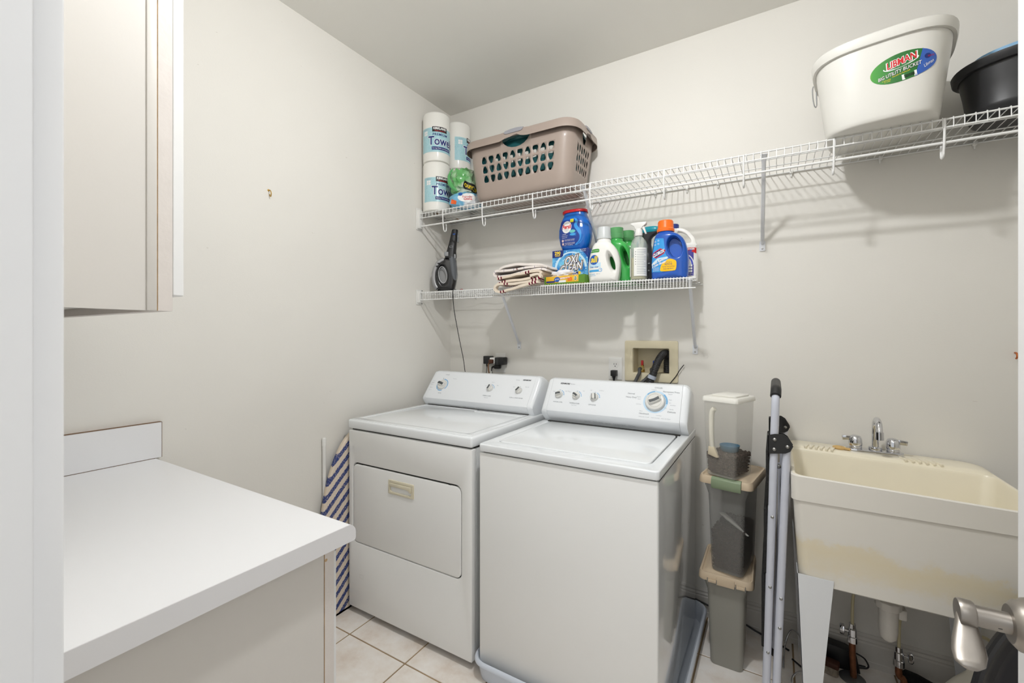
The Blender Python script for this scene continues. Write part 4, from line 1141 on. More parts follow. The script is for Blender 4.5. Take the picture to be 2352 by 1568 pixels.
lb = thing('laundry_basket', 'taupe plastic laundry basket with pick-shaped holes on the high shelf', 'laundry basket', (BXC, BYC, Z2(BXC)), rot=(0, 0.0085, 0))
BH = 0.298
P0 = basket(lb, 0.306, 0.158, 0.272, 0.126, BH, 0.062, M_TAUPE, 'pick', 10, 6, [0.275, 0.435, 0.595, 0.755], 0.0028)
def rim(root, P, m, H, out=0.023, drop=0.034, bulge=0.0):
    path = []
    for side in range(4):
        for i in range(25):
            f = -1 + 2 * i / 24
            path.append((P(side, f, 1.0), [Vector((0, -1, 0)), Vector((1, 0, 0)), Vector((0, 1, 0)), Vector((-1, 0, 0))][side], side, f))
        for k in range(1, 6):
            a = [-PI / 2, 0, PI / 2, PI][side] + k / 6 * PI / 2
            path.append((P(4 + side, k / 6, 1.0), Vector((math.cos(a), math.sin(a), 0)), 4 + side, 0))
    R = []
    for p, nrm, side, f in path:
        g = 0.0; wav = 0.0
        if side < 4:
            w = 0.30 if side % 2 == 0 else 0.42
            if abs(f) < w:
                c = math.cos(f / w * PI / 2)
                g = c; wav = 0.0035 * math.sin(f / w * 7)
        prof = [(0.0, -0.006), (0.004, 0.006 + 0.006 * g), (out * 0.7, 0.010 + 0.008 * g), (out, 0.003 + 0.006 * g), (out + 0.003, -drop + 0.016 * g + wav), (out + 0.0005, -drop + 0.016 * g + wav), (out - 0.003, -0.001), (0.002, -0.008)]
        R.append([p + nrm * u + Vector((0, 0, v)) for u, v in prof])
    return MB().rings(R, closed=True).build('rim', m, root, smooth=40)
rim(lb, P0, M_TAUPE, BH)
for side in (0, 1):
    R = []
    w = 0.22 if side == 0 else 0.34
    for i in range(13):
        f = -w + 2 * w * i / 12
        c = math.sqrt(max(0, 1 - (f / w) ** 2)); g = math.cos(f / (0.30 if side == 0 else 0.42) * PI / 2)
        p = P0(side, f, 1.0); nrm = Vector((0, -1, 0)) if side == 0 else Vector((1, 0, 0))
        R.append([p + nrm * u + Vector((0, 0, v)) for u, v in ((0.007, 0.0100 + 0.008 * g), (0.0165, 0.0125 + 0.0085 * g), (0.0240, 0.005 + 0.0065 * g), (0.0280, -0.004 + 0.012 * g - 0.012 * c), (0.0255, -0.004 + 0.010 * g - 0.012 * c), (0.014, 0.004))])
    MB().rings(R).build('grip_pad', M_PAD, lb, smooth=50, label='grey soft grip on the rim')
lb2 = thing('laundry_basket', 'dark teal laundry basket nested inside the taupe one', 'laundry basket', (BXC, BYC + 0.002, Z2(BXC) + 0.022), rot=(0, 0.0085, 0))
P1 = basket(lb2, 0.286, 0.139, 0.248, 0.104, 0.262, 0.055, M_TEALP, 'slot', 9, 5, [0.22, 0.48, 0.74], 0.0028, handle=False)
rim(lb2, P1, M_TEALP, 0.262, 0.006, 0.012)

# ------------------------------------------------------------------ white bucket and black tub on the right of the high shelf
M_BUCKET = mat('ivory_plastic', rgb(226, 224, 217), rough=0.33, coat=0.15, var=0.04, vscale=7)
BKX, BKY = 0.316, 1.988
bk_ = thing('bucket', 'ivory oval utility bucket with a green sticker on the high shelf', 'bucket', (BKX, BKY, Z2(BKX)), math.radians(-9))
HB = 0.268
def bksec(t):
    return (0.150 + 0.034 * t, 0.148 + 0.032 * t, 0.0)
def bkring(t, dz=0, grow=0.0, n=56):
    rx, ry, oy = bksec(t)
    return sring(0, oy, HB * t + dz, rx + grow, ry + grow, 3.3, n)
rg = [bkring(0, 0.0, -0.006), bkring(0.02, 0.0, -0.001)] + [bkring(t) for t in (0.06, 0.2, 0.4, 0.6, 0.8, 1.0)] + [bkring(1.0, 0, -0.004), bkring(0.5, 0, -0.004), bkring(0.03, 0, -0.006)]
MB().rings(rg).build('body', M_BUCKET, bk_, smooth=50)
rg = [bkring(0.90, 0, 0.0005), bkring(0.90, 0, 0.009), bkring(0.93, 0, 0.011), bkring(1.0, 0.002, 0.010), bkring(1.0, 0.007, 0.006), bkring(1.0, 0.007, -0.002), bkring(1.0, 0.0, -0.004)]
MB().rings(rg, False, False).build('rim', M_BUCKET, bk_, smooth=40)
MB().tube(catmull([(-0.176, 0.02, 0.262), (-0.196, 0.028, 0.258), (-0.200, 0.05, 0.235), (-0.197, 0.078, 0.205), (-0.190, 0.082, 0.205), (-0.186, 0.04, 0.243), (-0.178, 0.026, 0.255)], 5), 0.0024, 8).build('bail', M_CHROME, bk_, smooth=60, label='folded wire bail at the left rim')
def bkF(a0, t0, h=0.0008):
    def f(u, v):
        t = t0 + v / HB
        rx, ry, oy = bksec(t)
        a = a0 + u / 0.185
        e = 3.3; c, w = math.cos(a), math.sin(a)
        k = (abs(c) ** e + abs(w) ** e) ** (-1 / e)
        nx, ny = (abs(c) ** (e - 1)) * (1 if c > 0 else -1) / rx, (abs(w) ** (e - 1)) * (1 if w > 0 else -1) / ry
        l = math.hypot(nx, ny)
        return (rx * c * k + nx / l * h, ry * w * k + oy + ny / l * h, HB * t)
    return f
SA, ST = math.radians(-72), 0.55
def ovalpatch(rx, rz, fn, m, root, name, ucut=None):
    vs, fs = [], []; n, k = 40, 6
    for j in range(k + 1):
        for i in range(n):
            u, v = rx * j / k * math.cos(2 * PI * i / n), rz * j / k * math.sin(2 * PI * i / n)
            if ucut: u, v = ucut(u, v)
            vs.append(fn(u, v))
    for j in range(k):
        for i in range(n): fs.append((j * n + i, j * n + (i + 1) % n, (j + 1) * n + (i + 1) % n, (j + 1) * n + i))
    me = bpy.data.meshes.new(name); me.from_pydata([tuple(q) for q in vs], [], fs)
    return link_mesh(me, name, m, root)
M_STK = mat('sticker_green', rgb(70, 150, 56), rough=0.3, coat=0.4)
nt = M_STK.node_tree; tc = nt.nodes.new('ShaderNodeTexCoord'); sx = nt.nodes.new('ShaderNodeSeparateXYZ'); rp = nt.nodes.new('ShaderNodeValToRGB'); mr = nt.nodes.new('ShaderNodeMapRange')
mr.inputs['From Min'].default_value = -0.075; mr.inputs['From Max'].default_value = 0.04
rp.color_ramp.elements[0].color = rgb(206, 218, 40); rp.color_ramp.elements[1].color = rgb(36, 112, 46)
e_ = rp.color_ramp.elements.new(0.5); e_.color = rgb(66, 156, 54)
nt.links.new(tc.outputs['Object'], sx.inputs[0]); nt.links.new(sx.outputs['X'], mr.inputs['Value']); nt.links.new(mr.outputs[0], rp.inputs['Fac']); nt.links.new(rp.outputs['Color'], nt.nodes['Principled BSDF'].inputs['Base Color'])
fs_ = turned(bkF(SA, ST, 0.0008), 0.10)
st = ovalpatch(0.084, 0.043, fs_, M_STK, bk_, 'sticker')
st['label'] = 'oval green and blue product sticker'
def stF(h): return turned(bkF(SA, ST, h), 0.10)
def bluecut(u, v): return (max(u, 0.040 + 0.25 * v), v)
ovalpatch(0.0838, 0.0428, stF(0.0010), mat('sticker_blue', rgb(44, 92, 180), rough=0.3, coat=0.4), st, 'blue_part', bluecut)
text('LIBMAN', 0.028, I_WHITE, st, turned(shifted(stF(0.0012), -0.002, 0.017), 0.10), bold=0.0022, fit=0.080, shear=0.15)
text('LIBMAN', 0.028, I_RED, st, turned(shifted(stF(0.0014), -0.002, 0.017), 0.10), bold=0.0007, fit=0.074, shear=0.15)
text('BIG UTILITY BUCKET', 0.015, I_BLACK, st, turned(shifted(stF(0.0012), -0.010, -0.0115), 0.12), bold=0.0009, fit=0.1125, shear=0.2)
text('BIG UTILITY BUCKET', 0.015, I_WHITE, st, turned(shifted(stF(0.0014), -0.010, -0.011), 0.12), bold=0.0001, fit=0.111, shear=0.2)
text('Versatile for Every Job', 0.006, I_YEL, st, turned(shifted(stF(0.0014), -0.004, -0.0195), 0.12), fit=0.045)
arcp = [(0.044 * math.cos(a), 0.013 * math.sin(a)) for a in [PI * (0.95 + 1.1 * i / 20) for i in range(21)]] + [(0.041 * math.cos(a), 0.010 * math.sin(a)) for a in [PI * (2.05 - 1.1 * i / 20) for i in range(21)]]
patch(arcp, I_WHITE, st, turned(shifted(stF(0.0012), -0.004, 0.012), 0.10), 'swoosh')
patch([(-0.018, -0.008), (0.018, -0.008), (0.018, 0.008), (-0.018, 0.008)], I_WHITE, st, turned(shifted(stF(0.0012), 0.016, -0.032), 0.08), 'barcode_panel')
random.seed(3)
x = -0.012
while x < 0.012:
    w = random.choice((0.0005, 0.0008, 0.0012))
    patch([(x, -0.0045), (x + w, -0.0045), (x + w, 0.005), (x, 0.005)], I_BLACK, st, turned(shifted(stF(0.0014), 0.016, -0.032), 0.08), 'barcode_bar'); x += w + random.choice((0.0006, 0.001))
patch(ellip(0, 0, 0.0075, 0.0075), I_NAVY, st, shifted(stF(0.0012), 0.060, 0.010), 'flag_dot'); text('MADE IN USA', 0.0075, I_RED, st, turned(shifted(stF(0.0014), 0.068, 0.009), 0.1), fit=0.016)
text('Libman', 0.013, I_WHITE, st, turned(shifted(stF(0.0014), 0.062, -0.012), 0.5), shear=0.4, fit=0.028)
text('4 GALLON', 0.005, I_YEL, st, shifted(stF(0.0014), -0.042, -0.026)); text('15.1 LITER', 0.004, I_YEL, st, shifted(stF(0.0014), -0.040, -0.031))

M_TUB = mat('black_tub_plastic', rgb(44, 44, 46), rough=0.36, var=0.3, vscale=12)
tb = thing('storage_tub', 'large black oval tub at the right end of the high shelf', 'tub', (0.833, 2.052, Z2(0.84)))
def tbr(t, g=0.0, dz=0.0): return sring(0, 0, 0.178 * t + dz, 0.268 + 0.031 * t + g, 0.112 + 0.036 * t + g, 2.4, 64)
MB().rings([tbr(0, -0.012), tbr(0.02, -0.004), tbr(0.06, 0), tbr(0.14, 0.001), tbr(0.18, 0.006), tbr(0.24, 0.003), tbr(0.6), tbr(1.0), tbr(1.0, -0.004), tbr(0.1, -0.005)]).build('body', M_TUB, tb, smooth=50)
MB().rings([tbr(0.88, 0.001), tbr(0.885, 0.013), tbr(0.9, 0.015), tbr(1.0, 0.015, 0.003), tbr(1.0, 0.010, 0.007), tbr(1.0, -0.003, 0.007), tbr(1.0, -0.005, 0)], False, False).build('rim', M_TUB, tb, smooth=40)
tb2 = thing('storage_tub', 'light blue tub nested in the black tub', 'tub', (0.836, 2.052, Z2(0.84) + 0.040))
def tc_(t, g=0.0): return sring(0, 0.0, 0.170 * t, 0.244 + 0.028 * t + g, 0.090 + 0.034 * t + g, 2.4, 64)
MB().rings([tc_(0, -0.01), tc_(0.05), tc_(1.0), tc_(1.0, -0.004), tc_(0.05, -0.004)]).build('body', mat('light_blue_plastic', rgb(140, 186, 222), rough=0.4), tb2, smooth=50)
# ================================================================== lower shelf
def smooth_poly(pts, k=4): return [(q.x, q.y) for q in catmull([(a, b, 0) for a, b in pts], k, closed=True)]
def domed(hw, amount=0.35):
    """bulge: thinner towards the sides"""
    return lambda x, y, z: (x, y * (1 - amount * min(1, abs(x) / hw) ** 2.2), z)
def jugbody(name, root, m, outline, holes, depth, bevel, voxel, hw, neck=None, amount=0.35, label=None, flare=1.5, dome=None):
    me = jug(outline, holes, depth, bevel, voxel, dome or domed(hw, amount), neck, flare=flare)
    lim = max(abs(q[0]) for q in outline) + 0.0025     # drop stray slivers outside the outline
    bm = bmesh.new(); bm.from_mesh(me)
    bmesh.ops.delete(bm, geom=[v for v in bm.verts if abs(v.co.x) > lim], context='VERTS')
    bmesh.ops.holes_fill(bm, edges=[e for e in bm.edges if e.is_boundary], sides=0)
    bm.to_mesh(me); bm.free()
    me.materials.clear()
    return link_mesh(me, name, m, root, smooth=180, label=label)

# ------------------------------------------------------------------ hand vacuum
M_VAC = mat('gloss_black', rgb(28, 28, 30), rough=0.18, coat=0.5)
M_VACM = mat('matt_black', rgb(34, 34, 35), rough=0.45)
M_BOWL = mat('smoked_bowl', rgb(86, 90, 96), rough=0.2, coat=0.6)
M_SILVER = mat('silver_plastic', rgb(168, 168, 170), rough=0.35, metal=0.5)
vx, vy = -1.690, 2.040
va = thing('hand_vacuum', 'black and silver hand vacuum standing nozzle-up on the lower shelf', 'vacuum', (vx, vy, Z1(vx)), math.radians(34))
out = smooth_poly([(-0.050, 0.014), (0.036, 0.014), (0.053, 0.040), (0.061, 0.090), (0.057, 0.150), (0.054, 0.203), (-0.010, 0.207), (-0.022, 0.192), (-0.048, 0.172), (-0.068, 0.130), (-0.073, 0.090), (-0.067, 0.050)], 4)
hol = [(u * 0.97 - v * 0.12 - 0.021, u * 0.12 + v * 0.97 + 0.103) for u, v in ellip(0, 0, 0.0245, 0.050, 24)]
jugbody('housing', va, M_VAC, out, [hol], 0.088, 0.024, 0.0032, 0.075, amount=0.25)
MB().tube([(q[0], q[1], q[2]) for q in catmull([(-0.014, -0.002, 0.197), (-0.045, -0.002, 0.180), (-0.068, -0.002, 0.136), (-0.074, -0.002, 0.092), (-0.067, -0.002, 0.050), (-0.052, -0.002, 0.028)], 6)], [0.017] * 31, 14, squash=1.0).fn(lambda x, y, z: (x, y * 1.9, z)).fn(lambda x, y, z: (-0.02 + (x + 0.02) * 1.0, y, z)).build('handle', M_SILVER, va, smooth=60, label='silver handle')
ring = [(u, -0.0415 * (1 - 0.25 * min(1, abs(u) / 0.075) ** 2.2), v) for u, v in hol]
MB().tube(ring, 0.0032, 8, closed=True).build('handle_trim', M_SILVER, va, smooth=60)
gl_ = [(u * 0.96 - 0.0008, v * 0.97 + 0.003) for u, v in hol]
MB().prism(gl_, -0.016, 0.016, 'y').build('handle_recess', mat('grey_panel', rgb(150, 150, 150), rough=0.4), va, smooth=40)
bw = MB().rings([sring(0.036 + o, 0, z, rx, 0.0455, 2.4, 28) for z, rx, o in ((0.072, 0.006, 0.014), (0.085, 0.016, 0.011), (0.11, 0.0235, 0.006), (0.16, 0.026, 0.000), (0.20, 0.026, -0.004), (0.212, 0.025, -0.005))]).build('dust_bowl', M_BOWL, va, smooth=60, label='smoked grey dust bowl')
MB().rings([sring(cx, 0, z, rx, ry, 3.2, 28) for z, cx, rx, ry in ((0.205, 0.022, 0.0345, 0.046), (0.222, 0.024, 0.0335, 0.042), (0.245, 0.027, 0.029, 0.036), (0.30, 0.0365, 0.0225, 0.029), (0.372, 0.048, 0.0185, 0.027), (0.378, 0.049, 0.017, 0.026))]).build('nozzle', M_VACM, va, smooth=35)
MB().rbox(-0.011, 0.014, -0.0465, -0.038, 0.214, 0.240, 0.004).build('release_button', mat('grey_button', rgb(140, 142, 144), rough=0.4), va, smooth=40)
MB().rbox(0.045, 0.056, -0.0405, -0.028, 0.202, 0.228, 0.004).build('release_button', mat('grey_button', None), va, smooth=40)
MB().rbox(0.062, 0.071, -0.012, 0.012, 0.305, 0.355, 0.004).build('brush_flap', mat('grey_button', None), va, smooth=40)
for z in (0.172, 0.155): MB().rbox(-0.052 - (0.172 - z) * 0.6, -0.040 - (0.172 - z) * 0.6, -0.0365, -0.028, z - 0.004, z + 0.004, 0.0015).build('switch', M_VACM, va)
patch([(0.010, 0.268), (0.030, 0.268), (0.031, 0.278), (0.011, 0.278)], mat('grey_button', None), va, lambda u, v: (u + 0.008, -0.0338 + (v - 0.27) * 0.06, v), 'badge', holes=[[(0.012, 0.2695), (0.0285, 0.2695), (0.0295, 0.2765), (0.0125, 0.2765)]])
patch([(0.036, 0.345), (0.050, 0.345), (0.051, 0.352), (0.037, 0.352)], I_MID, va, lambda u, v: (u + 0.002, -0.0286, v), 'badge')
text('lithium', 0.008, I_GREY, va, lambda u, v: (u - 0.072, -0.0345, v + 0.086), fit=0.011)
MB().rings([sring(-0.006, 0, z, rx, ry, 2.4, 28) for z, rx, ry in ((0.0, 0.056, 0.048), (0.008, 0.056, 0.048), (0.014, 0.050, 0.043), (0.020, 0.046, 0.040))]).build('charging_base', M_VACM, va, smooth=40)
cd = MB().tube(catmull([(-1.600, 2.02, Z1(-1.6) + 0.004), (-1.552, 1.955, Z1(-1.55) + 0.005), (-1.538, 1.912, Z1(-1.54) + 0.002), (-1.536, 1.907, 1.53), (-1.545, 1.93, 1.45), (-1.562, 1.98, 1.35), (-1.577, 2.03, 1.25), (-1.590, 2.07, 1.18), (-1.605, 2.11, 1.09), (-1.61, 2.15, 0.98)], 6), 0.0021, 8).build('charger_cord', M_BLACK, smooth=60)
tag(cd, 'thin black charger cord hanging from the vacuum down behind the dryer', 'cord')
cd = MB().tube(catmull([(-1.585, 2.13, Z1(-1.58) + 0.0035), (-1.5, 2.16, Z1(-1.5) + 0.0035), (-1.4, 2.15, Z1(-1.4) + 0.0035), (-1.29, 2.165, Z1(-1.29) + 0.0035), (-1.18, 2.15, Z1(-1.18) + 0.0035)], 6), 0.0020, 8).build('cable', M_BLACK, smooth=60)
tag(cd, 'thin black cable lying along the back of the lower shelf', 'cord')
rdx = thing('crevice_brush', 'small red tool lying at the foot of the hand vacuum', 'tool', (-1.560, 2.01, Z1(-1.56)), math.radians(-38))
MB().rbox(-0.022, 0.022, -0.007, 0.007, 0.001, 0.014, 0.003).build('tool_body', mat('dark_red_plastic', rgb(140, 26, 26), rough=0.4), rdx, smooth=40)

# ------------------------------------------------------------------ folded towels hanging over the front of the shelf
def cloth_material(name, base, stripes, width):
    m = mat(name, base, rough=0.95, spec=0.1, bump=0.5, bscale=420)
    nt = m.node_tree; tc = nt.nodes.new('ShaderNodeTexCoord'); at = nt.nodes.new('ShaderNodeAttribute'); at.attribute_name = 'run'
    prev = None
    col = nt.nodes.new('ShaderNodeRGB'); col.outputs[0].default_value = base; cur = col.outputs[0]
    for pos, w, c in stripes:
        a = nt.nodes.new('ShaderNodeMath'); a.operation = 'SUBTRACT'; nt.links.new(at.outputs['Fac'], a.inputs[0]); a.inputs[1].default_value = pos
        b = nt.nodes.new('ShaderNodeMath'); b.operation = 'ABSOLUTE'; nt.links.new(a.outputs[0], b.inputs[0])
        d = nt.nodes.new('ShaderNodeMath'); d.operation = 'LESS_THAN'; nt.links.new(b.outputs[0], d.inputs[0]); d.inputs[1].default_value = w
        mx = nt.nodes.new('ShaderNodeMix'); mx.data_type = 'RGBA'; nt.links.new(d.outputs[0], mx.inputs[0]); nt.links.new(cur, mx.inputs[6]); mx.inputs[7].default_value = c
        cur = mx.outputs[2]
    nt.links.new(cur, nt.nodes['Principled BSDF'].inputs['Base Color'])
    return m
def folded_cloth(name, label, path, thick, y0, y1, m, group, droop=0.0, seed=0.0):
    """a cloth folded along 'path' (x, z) and running back from y0 to y1"""
    pts = catmull([(a, 0, b) for a, b in path], 6)
    run = [0.0]
    for i in range(1, len(pts)): run.append(run[-1] + (pts[i] - pts[i - 1]).length)
    nrm = []
    for i in range(len(pts)):
        t = (pts[min(i + 1, len(pts) - 1)] - pts[max(i - 1, 0)]).normalized(); nrm.append(Vector((-t.z, 0, t.x)))
    ny = 8; vs = []; att = []
    n = len(pts)
    for s_ in (1, -1):
        for j in range(ny + 1):
            y = y0 + (y1 - y0) * j / ny
            for i in range(n):
                p = pts[i] + nrm[i] * s_ * thick / 2
                wv = 0.004 * noise.noise(Vector((p.x * 18 + seed, y * 14, p.z * 40)))
                dy = 0.006 * noise.noise(Vector((run[i] * 16 + seed, 3.3, 0)))
                vs.append((p.x + wv * 0.5, y + (dy if j == 0 else 0), p.z + wv)); att.append(run[i])
    fs = []; N = n * (ny + 1)
    for k in (0, 1):
        for j in range(ny):
            for i in range(n - 1):
                a = k * N + j * n + i
                q = (a, a + 1, a + n + 1, a + n); fs.append(q if k else q[::-1])
    for j in (0, ny):
        for i in range(n - 1):
            a = j * n + i; q = (a, a + 1, a + 1 + N, a + N); fs.append(q if j == 0 else q[::-1])
    for i in (0, n - 1):
        for j in range(ny):
            a = j * n + i; q = (a, a + n, a + n + N, a + N); fs.append(q)
    me = bpy.data.meshes.new(name); me.from_pydata(vs, [], fs)
    A = me.attributes.new('run', 'FLOAT', 'POINT'); A.data.foreach_set('value', att)
    o = link_mesh(me, name, m, smooth=60)
    bm = bmesh.new(); bm.from_mesh(me); bmesh.ops.recalc_face_normals(bm, faces=bm.faces); bm.to_mesh(me); bm.free()
    tag(o, label, 'towel', group)
    return o
MAR = rgb(112, 34, 52)
C1 = cloth_material('cream_cloth_maroon', rgb(236, 222, 204), [(p, 0.0040, MAR) for p in (0.016, 0.032, 0.048, 0.205, 0.222, 0.335, 0.352, 0.500, 0.517, 0.534)], 0.6)
C2 = cloth_material('white_cloth_lilac', rgb(244, 236, 230), [(p, 0.0014, rgb(168, 158, 178)) for p in (0.03, 0.09, 0.15, 0.21, 0.27, 0.33, 0.39, 0.45, 0.51, 0.57, 0.63)] + [(0.29, 0.003, rgb(132, 84, 84)), (0.47, 0.003, rgb(132, 84, 84))], 0.6)
z0 = Z1(-1.12)
GT = 'folded kitchen towels'
folded_cloth('folded_towel', 'cream towel with maroon stripes, lowest of the folded pile and drooping over the shelf edge',
             [(-0.985, z0 + 0.014), (-1.02, z0 + 0.008), (-1.09, z0 - 0.006), (-1.16, z0 - 0.020), (-1.205, z0 - 0.028), (-1.232, z0 - 0.020), (-1.238, z0 - 0.004), (-1.222, z0 + 0.010), (-1.18, z0 + 0.012), (-1.10, z0 + 0.010), (-1.02, z0 + 0.020), (-0.992, z0 + 0.026), (-0.978, z0 + 0.036), (-0.990, z0 + 0.048), (-1.03, z0 + 0.042)],
             0.0120, 1.876, 1.900, C1, GT, seed=1.0)
folded_cloth('folded_towel', 'cream towel with maroon stripes, in the middle of the folded pile',
             [(-1.240, z0 + 0.016), (-1.20, z0 + 0.026), (-1.14, z0 + 0.030), (-1.06, z0 + 0.036), (-1.01, z0 + 0.046), (-0.985, z0 + 0.058), (-1.00, z0 + 0.070), (-1.05, z0 + 0.068), (-1.12, z0 + 0.060), (-1.19, z0 + 0.050), (-1.245, z0 + 0.044)],
             0.0115, 1.902, 2.13, C1, GT, seed=4.0)
folded_cloth('folded_towel', 'white towel with thin lilac lines on top of the folded pile',
             [(-0.955, z0 + 0.070), (-1.01, z0 + 0.078), (-1.08, z0 + 0.070), (-1.16, z0 + 0.062), (-1.225, z0 + 0.056), (-1.258, z0 + 0.062), (-1.264, z0 + 0.076), (-1.250, z0 + 0.088), (-1.215, z0 + 0.086), (-1.14, z0 + 0.088), (-1.06, z0 + 0.092), (-0.99, z0 + 0.092), (-0.955, z0 + 0.084), (-0.99, z0 + 0.100), (-1.07, z0 + 0.106), (-1.13, z0 + 0.112), (-1.19, z0 + 0.106), (-1.23, z0 + 0.094)],
             0.0105, 1.908, 2.14, C2, GT, seed=9.0)

# ------------------------------------------------------------------ yellow box with a white tissue
yb_ = thing('sheet_box', 'flat yellow and green box with white tissue on it, beside the folded towels', 'box', (-0.868, 1.962, Z1(-0.87)), math.radians(-3))
M_YBOX = mat('yellow_card', rgb(232, 182, 48), rough=0.5)
M_GBOX = mat('green_card', rgb(92, 138, 44), rough=0.5)
MB().rbox(-0.108, 0.108, -0.036, 0.036, 0.0005, 0.040, 0.0012).build('carton', M_YBOX, yb_, smooth=40)
g = MB(); g.box(-0.1085, 0.1085, -0.0366, -0.0360, 0.0005, 0.008); g.box(0.076, 0.1085, -0.0366, -0.036, 0.008, 0.0402); g.box(0.1078, 0.1086, -0.0366, 0.036, 0.0005, 0.0402); g.box(-0.1085, -0.100, -0.0366, -0.036, 0.008, 0.040)
g.build('green_border', M_GBOX, yb_)
FB = lambda u, v: (u, -0.0370, v)
patch([(-0.098, 0.010), (-0.050, 0.010), (-0.050, 0.018), (-0.098, 0.018)], I_NAVY, yb_, FB, 'print_strip')
patch(ellip(-0.038, 0.024, 0.016, 0.012), I_MID, yb_, FB, 'print_logo')
patch([(-0.025, 0.024), (0.030, 0.027), (0.030, 0.033), (-0.02, 0.032)], I_WHITE, yb_, FB, 'print_strip')
text('great', 0.012, I_WHITE, yb_, lambda u, v: (u - 0.038, -0.0374, v + 0.026), fit=0.022)
text('Dryer Sheets', 0.008, I_ORANGE, yb_, lambda u, v: (u + 0.002, -0.0374, v + 0.0295), fit=0.048)
patch(ellip(0.060, 0.024, 0.008, 0.010), I_WHITE, yb_, FB, 'print_logo'); patch(ellip(0.060, 0.024, 0.0065, 0.008), I_DKGREEN, yb_, lambda u, v: (u, -0.0373, v), 'print_logo'); text('80', 0.011, I_WHITE, yb_, lambda u, v: (u + 0.060, -0.0376, v + 0.024))
patch([(0.020, 0.014), (0.042, 0.014), (0.042, 0.030), (0.020, 0.030)], I_ORANGE, yb_, FB, 'print_panel'); text('fresh', 0.007, I_YEL, yb_, lambda u, v: (u + 0.031, -0.0374, v + 0.022))
patch([(-0.030, 0.008), (0.010, 0.008), (0.010, 0.019), (-0.026, 0.019)], I_WHITE, yb_, lambda u, v: (u, -0.0372, v), 'print_panel')
blob('tissue', yb_, mat('tissue_white', rgb(236, 236, 240), rough=0.9), (0.062, 0.020, 0.018), 0.55, 2.4, 5.2, sub=3).location = (-0.025, -0.010, 0.039)

# ------------------------------------------------------------------ stain remover carton
ox = thing('detergent_box', 'blue carton of stain remover under the blue tub', 'box', (-0.8825, 2.075, Z1(-0.88)))
M_OXI = mat('oxi_blue', rgb(24, 132, 206), rough=0.35, coat=0.3)
nt = M_OXI.node_tree; tc = nt.nodes.new('ShaderNodeTexCoord'); vo = nt.nodes.new('ShaderNodeTexVoronoi'); vo.inputs['Scale'].default_value = 62; ns = nt.nodes.new('ShaderNodeTexNoise'); ns.inputs['Scale'].default_value = 16; ns.inputs['Detail'].default_value = 4
r1 = nt.nodes.new('ShaderNodeValToRGB'); r1.color_ramp.elements[0].position = 0.12; r1.color_ramp.elements[1].position = 0.26; r1.color_ramp.elements[0].color = (1, 1, 1, 1); r1.color_ramp.elements[1].color = (0, 0, 0, 1)
r2 = nt.nodes.new('ShaderNodeValToRGB'); r2.color_ramp.elements[0].position = 0.40; r2.color_ramp.elements[1].position = 0.66; r2.color_ramp.elements[0].color = rgb(16, 116, 198); r2.color_ramp.elements[1].color = rgb(120, 204, 238)
mx = nt.nodes.new('ShaderNodeMix'); mx.data_type = 'RGBA'; mx.inputs[7].default_value = rgb(214, 240, 250)
mu = nt.nodes.new('ShaderNodeMath'); mu.operation = 'MULTIPLY'; mu.inputs[1].default_value = 0.75
nt.links.new(tc.outputs['Object'], vo.inputs['Vector']); nt.links.new(tc.outputs['Object'], ns.inputs['Vector']); nt.links.new(vo.outputs['Distance'], r1.inputs['Fac']); nt.links.new(ns.outputs['Fac'], r2.inputs['Fac'])
nt.links.new(r1.outputs['Color'], mu.inputs[0]); nt.links.new(mu.outputs[0], mx.inputs[0]); nt.links.new(r2.outputs['Color'], mx.inputs[6]); nt.links.new(mx.outputs[2], nt.nodes['Principled BSDF'].inputs['Base Color'])
OH = 0.184
M_OXIS = mat('oxi_dark_blue', rgb(20, 66, 160), rough=0.35, coat=0.3)
MB().rbox(-0.0975, 0.0975, -0.052, 0.055, 0.0005, OH, 0.0015).build('carton', M_OXIS, ox, smooth=40)
FO = lambda h: (lambda u, v: (u, -0.0524 - h, v))
face = patch([(-0.0965, 0.002), (0.0965, 0.002), (0.0965, OH - 0.0015), (-0.0965, OH - 0.0015)], M_OXI, ox, FO(0), 'front_print')
sw = [(0.088 * math.cos(a), 0.088 * math.sin(a)) for a in [PI * (0.02 + 0.96 * i / 24) for i in range(25)]] + [(0.076 * math.cos(a), 0.080 * math.sin(a)) for a in [PI * (0.98 - 0.96 * i / 24) for i in range(25)]]
patch(sw, I_PALE, face, shifted(FO(0.0002), 0.004, 0.085), 'swirl')
patch([(-0.0965, OH - 0.0015), (-0.0965, OH - 0.036), (-0.045, OH - 0.036), (-0.036, OH - 0.028), (-0.034, OH - 0.0015)], I_NAVY, face, FO(0.0003), 'corner_flash')
text('290', 0.022, I_YEL, face, shifted(FO(0.0006), -0.067, OH - 0.014), bold=0.0008); text('LOADS', 0.009, I_YEL, face, shifted(FO(0.0006), -0.067, OH - 0.027), bold=0.0003)
patch([(0.055, OH - 0.0015), (0.0965, OH - 0.0015), (0.0965, OH - 0.050), (0.085, OH - 0.032)], I_NAVY, face, FO(0.0003), 'corner_flash')
text('30 lb Stain\nRemover', 0.008, I_WHITE, face, turned(shifted(FO(0.0006), 0.071, OH - 0.010), 0.06))
